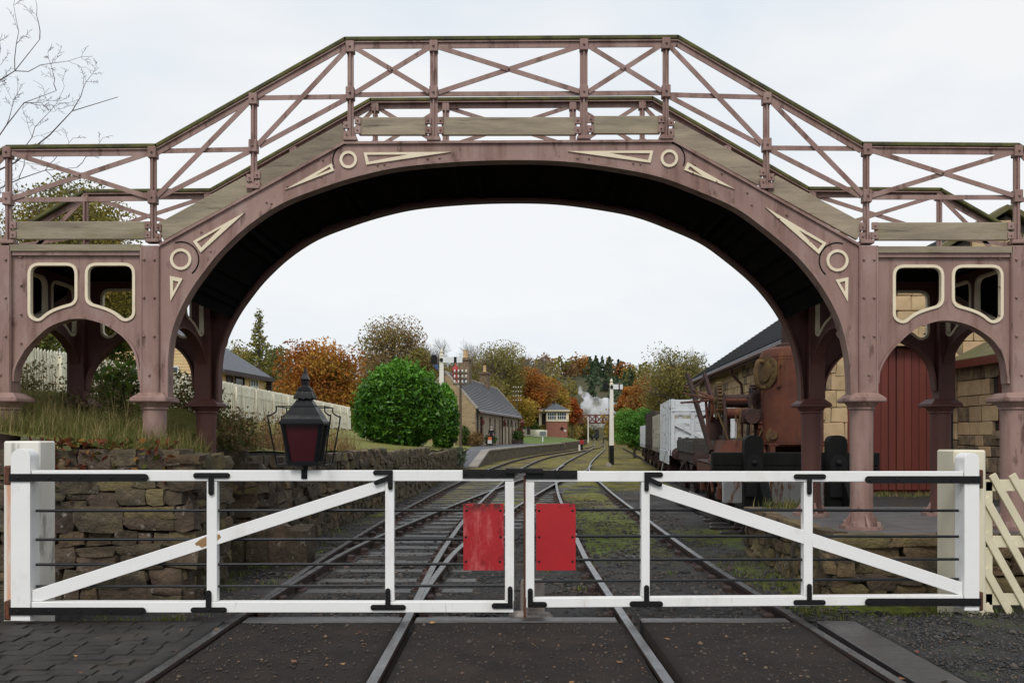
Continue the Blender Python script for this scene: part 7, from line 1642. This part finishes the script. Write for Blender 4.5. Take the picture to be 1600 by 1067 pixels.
def tree(px, Y, top, wpx, pal, label, bz=2.0, bot=None, n=6000, leaf=.26, sparse=1.0, group=None, name='tree', cat='tree', clumps=26, pal2=None, twiggy=False):
    x = (px - HX) / F * Y; zt = CZ + (HY - top) * Y / F; w_ = wpx * Y / F / 2; zb = bz + (zt - bz) * .22 if bot is None else CZ + (HY - bot) * Y / F
    t = thing(name, (x, Y, bz), label, cat, group); zc = (zt + zb) / 2; hz = (zt - zb) / 2; cs = []
    for _ in range(4000):
        v = Vector((R.uniform(-1, 1), R.uniform(-1, 1), R.uniform(-1, 1)))
        if not .25 < v.length < 1: continue
        if v.z > .2: v.x *= .92
        c = Vector((x + v.x * w_ * .86, Y + v.y * w_ * .8, zc + v.z * hz * .86))
        if all((c - o).length > min(w_, hz) * .30 for o in cs): cs.append(c)
        if len(cs) >= clumps: break
    tb = MB(); r0 = max(.10, (zt - bz) * .021); hub = Vector((x + R.uniform(-.2, .2), Y, zb + hz * .25)); tb.tube(crom([Vector((x, Y, bz - .3)), Vector((x + R.uniform(-.15, .15), Y, (bz + hub.z) / 2)), hub, Vector((x + R.uniform(-.3, .3), Y, zc + hz * .5))], 4), [r0 * (1.25 - .07 * i) for i in range(13)], 7); tb.build('trunk', m_bark, t, smooth=True)
    lb_ = MB()
    for c in cs:
        st = hub.lerp(Vector((x, Y, zc + hz * .4)), R.random()); mid = st.lerp(c, .5) + Vector((R.gauss(0, .1), R.gauss(0, .1), .12)) * w_ * .6; cv = crom([st, mid, c], 3); lb_.tube(cv, [r0 * .45 * (1 - .8 * i / 6) for i in range(len(cv))], 5, cap=False)
        for _ in range(5 if not twiggy else 12):
            e_ = c + Vector((R.uniform(-1, 1), R.uniform(-1, 1), R.uniform(-.6, 1))) * min(w_, hz) * .34; lb_.tube([cv[4], (cv[4] + e_) / 2 + Vector((0, 0, .1)), e_], [r0 * .12, r0 * .07, r0 * .03], 3, cap=False)
    lb_.build('limbs', m_bark if not twiggy else m_twig, t)
    pts = []; cols = []; per = max(1, int(n * 1.7 * sparse / len(cs))); leaf *= .80
    for c in cs:
        sdv_ = min(w_, hz) * R.uniform(.17, .30); m_ = int(per * R.uniform(.6, 1.4)); p = NR.normal(0, 1, (m_, 3)); ln = np.linalg.norm(p, axis=1)[:, None]; p = p / ln * np.minimum(ln, 1.9) * sdv_ * np.array([1, 1, .75]); pts.append(p + np.array(c)); base = np.array(R.choice(pal2 if (pal2 and R.random() < .35) else pal)) * R.uniform(.75, 1.25); cols.append(base * .6 + pick_cols(pal, m_) * .4)
    leaves('crown', np.concatenate(pts), leaf, np.concatenate(cols), t, kind=None, elong=1.25); return t
def bare_tree(px, Y, top, wpx, label, bz=2.0, seed=1, name='bare_tree', depth=5, m=m_twig, loc=None, dirv=None, h=None, r=None, cat='tree', fr=.7, group=None, tw=2.0):
    rr = random.Random(seed); x = (px - HX) / F * Y; zt = CZ + (HY - top) * Y / F
    base = Vector(loc) if loc else Vector((x, Y, bz)); H = h or (zt - bz); t = thing(name, base, label, cat, group); br = MB(); tr_ = MB(); r0 = r or H * .014
    def grow(p, d, L, rad, k, mb):
        n = 4; pts = [p]; dd = d.copy()
        for i in range(n): dd = (dd + Vector((rr.gauss(0, .13), rr.gauss(0, .13), rr.gauss(0, .06) + .04))).normalized(); pts.append(pts[-1] + dd * L / n)
        mb.tube(pts, [rad * (1 - .5 * i / n) for i in range(n + 1)], 7 if k == depth else (5 if k > 2 else 3), cap=False)
        if k == 0: return
        for i in range(2, n + 1):
            for _ in range(2 if k > 1 else int(tw)):
                ax = Vector((rr.gauss(0, 1), rr.gauss(0, 1), rr.gauss(0, .5))).normalized(); nd = (dd + ax * rr.uniform(.45, .95) + Vector((0, 0, .15))).normalized(); grow(pts[i], nd, L * rr.uniform(.5, fr), rad * .5, k - 1, br)
    grow(base, Vector(dirv) if dirv else Vector((0, 0, 1)), H * .42, r0, depth, tr_); tr_.build('trunk', m_bark if not dirv else m, t, smooth=True); br.build('branches', m, t); return t
# --- laurel bushes: dense leathery leaves around a leafy core
def bush(name, c, rx, ry, rz, label, n, leaf, lobes, cat='bush'):
    t = thing(name, c, label, cat); pts = []
    L_ = [(Vector((0, 0, rz * .95)), Vector((rx, ry, rz)))] + [(Vector((R.uniform(-.5, .5) * rx, R.uniform(-.6, .1) * ry, rz * (.8 + R.uniform(-.4, .5)))), Vector((rx, ry, rz)) * R.uniform(.45, .62)) for _ in range(lobes)]
    for i, (o, s_) in enumerate(L_):
        m_ = int(n * (.45 if i == 0 else .55 / max(1, lobes))); p = NR.normal(0, 1, (m_, 3)); p /= np.linalg.norm(p, axis=1)[:, None]; sh_ = NR.uniform(.84, 1.0, (m_, 1)) + NR.gamma(1.2, .028, (m_, 1)); 
        bumps = np.array([noise.noise((a * 2.6, b * 2.6, d_ * 2.6 + i)) for a, b, d_ in p])[:, None]; q = np.sign(p) * np.abs(p) ** .86; pts.append(q * np.array(s_) * sh_ * (1 + .20 * bumps) + np.array(o) + np.array(c))
    p = np.concatenate(pts); p = p[p[:, 2] > c[2] - .05]; cols = pick_cols([(.050, .135, .012), (.075, .18, .018), (.032, .092, .010), (.115, .24, .025)], len(p)); tip = p[:, 2] > c[2] + rz * 1.75; cols[tip] = pick_cols([(.10, .26, .02), (.14, .32, .03)], int(tip.sum()))  # topmost leaves coloured lighter: top shading painted into the leaf colour
    leaves('foliage', p, leaf, cols, t, kind=None, elong=2.0, m=m_laurel)
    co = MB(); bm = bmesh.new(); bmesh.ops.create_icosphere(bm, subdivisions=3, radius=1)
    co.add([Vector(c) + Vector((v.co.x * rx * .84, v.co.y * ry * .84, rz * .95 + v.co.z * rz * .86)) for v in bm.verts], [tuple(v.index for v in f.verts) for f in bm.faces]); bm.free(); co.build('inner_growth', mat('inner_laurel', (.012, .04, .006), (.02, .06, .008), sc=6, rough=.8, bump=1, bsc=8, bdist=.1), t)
    MB().tube([c, Vector(c) + Vector((0, 0, rz))], [.09, .05], 6).build('stem', m_bark, t)
    sp = []                                                   # fresh shoots standing out of the top
    for _ in range(150):
        a = R.uniform(0, 6.28); rr_ = R.uniform(0, .97); b0 = Vector(c) + Vector((math.cos(a) * rx * rr_, math.sin(a) * ry * rr_, rz * (.95 + 1.06 * math.sqrt(1 - rr_ * rr_)))); hh = R.uniform(.12, .5)
        for j in range(12): sp.append(b0 + Vector((R.gauss(0, .035), R.gauss(0, .035), hh * j / 11)))
    leaves('shoots', np.array([tuple(v) for v in sp]), leaf * .9, [(.12, .30, .025), (.15, .34, .035), (.09, .24, .02)], t, kind=None, elong=2.0, m=m_laurel); return t
m_laurel = leafmat('laurel_leaves', (.05, .15, .02), (.04, .12, .02), rough=.36, trans=.22)
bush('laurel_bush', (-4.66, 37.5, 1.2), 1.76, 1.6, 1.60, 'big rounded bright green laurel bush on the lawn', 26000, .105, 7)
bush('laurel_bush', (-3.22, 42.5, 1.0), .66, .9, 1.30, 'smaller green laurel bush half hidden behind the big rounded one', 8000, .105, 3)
# --- trees behind the fence and the station
def conifer(px, Y, top, wpx, pal, label, bz):
    x = (px - HX) / F * Y; zt = CZ + (HY - top) * Y / F; t = thing('larch_tree', (x, Y, bz), label, 'tree'); w_ = wpx * Y / F / 2; MB().tube([(x, Y, bz - .2), (x, Y, zt)], [.2, .02], 7).build('trunk', m_bark, t); lb_ = MB(); pts = []
    z = bz + (zt - bz) * .18
    while z < zt - .1:
        f_ = (zt - z) / (zt - bz) / .82
        for _ in range(5):
            a = R.uniform(0, 6.28); L_ = w_ * f_ * R.uniform(.55, 1.2) + .15; e_ = Vector((x + math.cos(a) * L_, Y + math.sin(a) * L_, z + L_ * R.uniform(-.05, .35))); s0 = Vector((x, Y, z)); lb_.tube([s0, (s0 + e_) / 2 - Vector((0, 0, .08)), e_], [.03, .02, .008], 4, cap=False)
            for q in range(int(26 * L_)): tt = R.random() ** .7; pts.append(tuple(s0.lerp(e_, tt) + Vector((R.gauss(0, .1), R.gauss(0, .1), R.gauss(-.05, .10)))))
        z += .28
    lb_.build('branches', m_bark, t); leaves('needles', np.array(pts), .16, pal, t, kind=None, elong=1.6)
conifer(405, 76, 482, 66, LAR, 'pointed olive larch standing above the cream building', 2.5)
tree(365, 88, 538, 90, OL, 'olive and gold tree right behind the slate roof', 2.3, n=7000, pal2=GO)
tree(440, 84, 545, 100, OL, 'dark olive tree between the larch and the orange maple', 2.2, n=8000, pal2=GR, bot=670)
tree(500, 70, 531, 140, ORG_, 'broad bright orange maple behind the picket fence', 2.1, n=13000, leaf=.22, bot=668, clumps=40, pal2=GO)
tree(540, 73, 602, 105, BR, 'low brown bush beneath the orange maple', 2.0, n=7000, leaf=.2, bot=675, name='brown_shrub', cat='shrub')
bare_tree(556, 96, 534, 80, 'leafless grey tree between the orange maple and the tall brown tree', 2.0, 3)
tree(616, 90, 492, 118, BR, 'tall round brown leaved tree above the green bush', 2.0, n=8500, leaf=.21, bot=650, clumps=38, pal2=OL, twiggy=True)
tree(585, 98, 560, 90, OL, 'olive tree behind the tall brown tree', 2.0, n=6000, bot=665, twiggy=True)
tree(662, 88, 545, 80, OL, 'olive tree leaning beside the tall signal post', 2.0, n=6500, bot=665, pal2=BR, twiggy=True)
bare_tree(690, 140, 522, 80, 'pale leafless tree rising behind the station gable', 2.5, 5); bare_tree(742, 146, 520, 80, 'pale leafless tree beside the station chimneys', 2.5, 8); bare_tree(716, 150, 526, 70, 'slender pale leafless tree between two other bare trees', 2.5, 11); bare_tree(822, 158, 545, 60, 'leafless grey tree above the orange oak', 2.5, 14)
tree(735, 128, 560, 100, OL, 'olive tree behind the station chimneys', 2.0, n=7000, leaf=.3, bot=668, pal2=BR, twiggy=True)
tree(778, 136, 526, 100, OL, 'tall thin leaved olive tree behind the station roof', 2.0, n=8000, leaf=.26, bot=660, clumps=36, twiggy=True)
tree(690, 125, 575, 80, BR, 'brown leaved tree behind the red roof vent', 2.0, n=6000, leaf=.3, bot=668, pal2=OL)
tree(826, 142, 572, 76, ORG_, 'orange brown oak behind the far end of the station', 2.0, n=8000, leaf=.3, bot=650, pal2=BR)
tree(800, 134, 606, 70, GO, 'golden yellow tree behind the second telegraph pole', 2.0, n=7000, leaf=.3, bot=672)
tree(822, 176, 618, 60, GR, 'dark green tree in shade beside the signal box', 1.8, n=7000, leaf=.32, bot=680)
tree(862, 175, 600, 60, GO, 'golden oak behind the signal box roof', 1.5, n=7000, leaf=.36, bot=670, pal2=ORG_)
tree(893, 190, 622, 30, RD, 'small rusty red tree beside the signal box roof', 1.2, n=3500, leaf=.36, bot=668)
tree(896, 238, 622, 42, GO, 'yellow green tree behind the far lattice footbridge', 1.0, n=6000, leaf=.38, bot=686, pal2=OL)
tree(908, 238, 664, 50, OL, 'olive thicket below the far lattice footbridge', .3, n=5000, leaf=.38, bot=690)
tree(884, 240, 636, 34, GO, 'golden bush at the stair of the far lattice footbridge', .6, n=4000, leaf=.38, bot=690)
tree(962, 238, 655, 34, OL, 'olive thicket beside the distant locomotive', 0, n=4000, leaf=.4, bot=692)
# --- right hand trees
tree(1056, 84, 543, 118, OL, 'wide thinly leaved olive tree behind the tall white wagon', .2, n=6500, leaf=.19, bot=660, clumps=42, pal2=BR, twiggy=True)
bare_tree(1062, 86, 540, 110, 'leafless twiggy tree growing through the wide olive tree', .2, 21)
tree(1006, 100, 590, 60, ORG_, 'orange birch beside the wide olive tree', .2, n=6000, leaf=.25, bot=680, pal2=BR)
tree(985, 122, 600, 46, ORG_, 'small orange tree behind the white signal post', .2, n=5000, leaf=.28, bot=685, pal2=GO)
tree(1040, 92, 605, 100, OL, 'low olive tree behind the brown wagon', .2, n=7000, leaf=.25, bot=680, pal2=GO)
tree(1100, 90, 590, 80, OL, 'olive tree at the end of the goods shed', .2, n=6000, leaf=.25, bot=680)
tree(992, 68, 634, 72, BG, 'bright green leafy shrub behind the wagons', 0, n=8000, leaf=.17, bot=704, name='green_shrub', cat='shrub', clumps=30)
# --- left, seen through the bridge
tree(118, 37, 292, 190, OL, 'gold flecked tree rising behind the left landing of the bridge', 2.8, n=24000, leaf=.13, bot=520, clumps=56, pal2=GO, twiggy=True)
tree(180, 41, 425, 110, GR, 'dark green tree behind the picket fence, left of the cream building', 2.8, n=8000, leaf=.17, bot=580, pal2=OL)
tree(30, 43, 400, 150, GR, 'dark green tree filling the left arcade window', 2.8, n=8000, leaf=.18, bot=580, pal2=OL)
m_ptw = mat('purple_brown_twigs', (.13, .09, .09), (.085, .062, .062), rough=.9, bump=0)
lt = thing('bare_tree', (-10.4, 14, 1.9), 'bare twiggy branches of a tree reaching over the left end of the bridge', 'tree')
hub = P(-170, 420, 14); MB().tube(crom([Vector((-10.4, 14, 1.6)), Vector((-10.2, 14, 3.0)), hub], 5), [.16 - .006 * i for i in range(11)], 8).build('trunk', m_bark, lt, smooth=True)
tw = MB(); rr = random.Random(4)
def limb(p0, p1, r0, k, sag=0.0):
    n = 6; L_ = (p1 - p0).length; pts = [p0.lerp(p1, i / n) + Vector((rr.gauss(0, .018), rr.gauss(0, .02), rr.gauss(0, .018) - sag * math.sin(math.pi * i / n))) * L_ * (0 < i < n) for i in range(n + 1)]
    tw.tube(pts, [max(.0028, .7 * r0 * (1 - .78 * i / n)) for i in range(n + 1)], 5 if k > 1 else 3, cap=False)
    if k == 0: return
    d = (p1 - p0).normalized()
    for i in range(2, n + 1):
        for _ in range(2):
            if rr.random() < .46: continue
            a = rr.choice((-1, 1)) * rr.uniform(.4, 1.1); v = Vector((d.x * math.cos(a) - d.z * math.sin(a), rr.gauss(0, .3), d.x * math.sin(a) + d.z * math.cos(a))); limb(pts[i], pts[i] + v * L_ * rr.uniform(.12, .34), r0 * .38, k - 1)
for (ax, ay, ex, ey, r0) in ((-150, 340, 62, 62, .028), (-150, 360, 88, 142, .026), (-165, 390, 184, 152, .03), (-165, 400, 120, 262, .024), (-165, 400, 60, 330, .018)):
    limb(P(ax, ay, 14), P(ex, ey, 14 + rr.uniform(-.6, .6)), r0, 3, -.06)
tw.build('branches', m_ptw, lt)
# --- woods on the far hill, and undergrowth: too many to count
def wood(name, spots, label, sz, per):
    P_ = []; C_ = []
    for (x, y, z, r, h, pal) in spots:
        nn = int(per * R.uniform(.7, 1.3)); p = NR.normal(0, 1, (nn, 3)); p /= np.linalg.norm(p, axis=1)[:, None]; p *= NR.random((nn, 1)) ** .4; sh = noise.noise((x * .1, y * .1, 0))
        if pal is FIR: hh = NR.random(nn) ** 1.4; a = NR.uniform(0, 6.28, nn); q = (1 - hh) * r * NR.uniform(.5, 1, nn); p = np.c_[np.cos(a) * q, np.sin(a) * q, hh * h]
        else: p = p * np.array([r, r, h * .55]) + np.array([0, 0, h * .55])
        P_.append(p + np.array([x, y, z])); b = np.array(R.choice(pal)) * R.uniform(.75, 1.2); C_.append(b * .7 + pick_cols(pal, nn) * .3)
    o = leaves(name, np.concatenate(P_), sz, np.concatenate(C_), label=label, elong=1.2); return o
FIR = [(.06, .10, .06), (.075, .115, .065), (.09, .12, .065)]
RUS = [(.28, .14, .075), (.24, .115, .07), (.32, .18, .08)]
sp = []
for _ in range(420):
    y = R.uniform(330, 520); x = R.uniform(-120, 190); z = hill_h(x, y); 
    if z < 3: continue
    px = HX + x / y * F; pal = FIR if (915 < px < 1000 and R.random() < .75) else R.choice([RUS, RUS, GO, OL, ORG_, OL, BR]); sp.append((x, y, z - .8, R.uniform(3, 5.2), R.uniform(7, 11), pal))
wood('hill_wood', sp, 'mixed autumn woodland covering the far hill', 1.25, 190)
sp = []
for _ in range(170):
    px = R.uniform(330, 905); Y = R.uniform(98, 170) if px < 650 else (R.uniform(140, 230) if px < 800 else R.uniform(188, 240)); x = (px - HX) / F * Y
    sp.append((x, Y, 1.2 if px < 650 else .5, R.uniform(2, 3.6), R.uniform(3.2, 6.5), R.choice([OL, BR, GR, OL, GO])))
for _ in range(60):
    px = R.uniform(962, 1180); Y = R.uniform(104, 200); sp.append(((px - HX) / F * Y, Y, -.2, R.uniform(2, 3.5), R.uniform(3.5, 7), R.choice([OL, BR, ORG_, GO])))
wood('undergrowth', sp, 'tangled autumn undergrowth along the foot of the trees', .42, 330)
sp = []
for _ in range(46):
    px = R.uniform(-80, 330); Y = R.uniform(46, 80) if px < 150 else R.uniform(62, 84); sp.append(((px - HX) / F * Y, Y, 2.4, R.uniform(1.8, 3.2), R.uniform(3.2, 7), R.choice([OL, GR, GO, OL])))
wood('bank_thicket', sp, 'tangled green and gold thicket behind the picket fence', .17, 900)
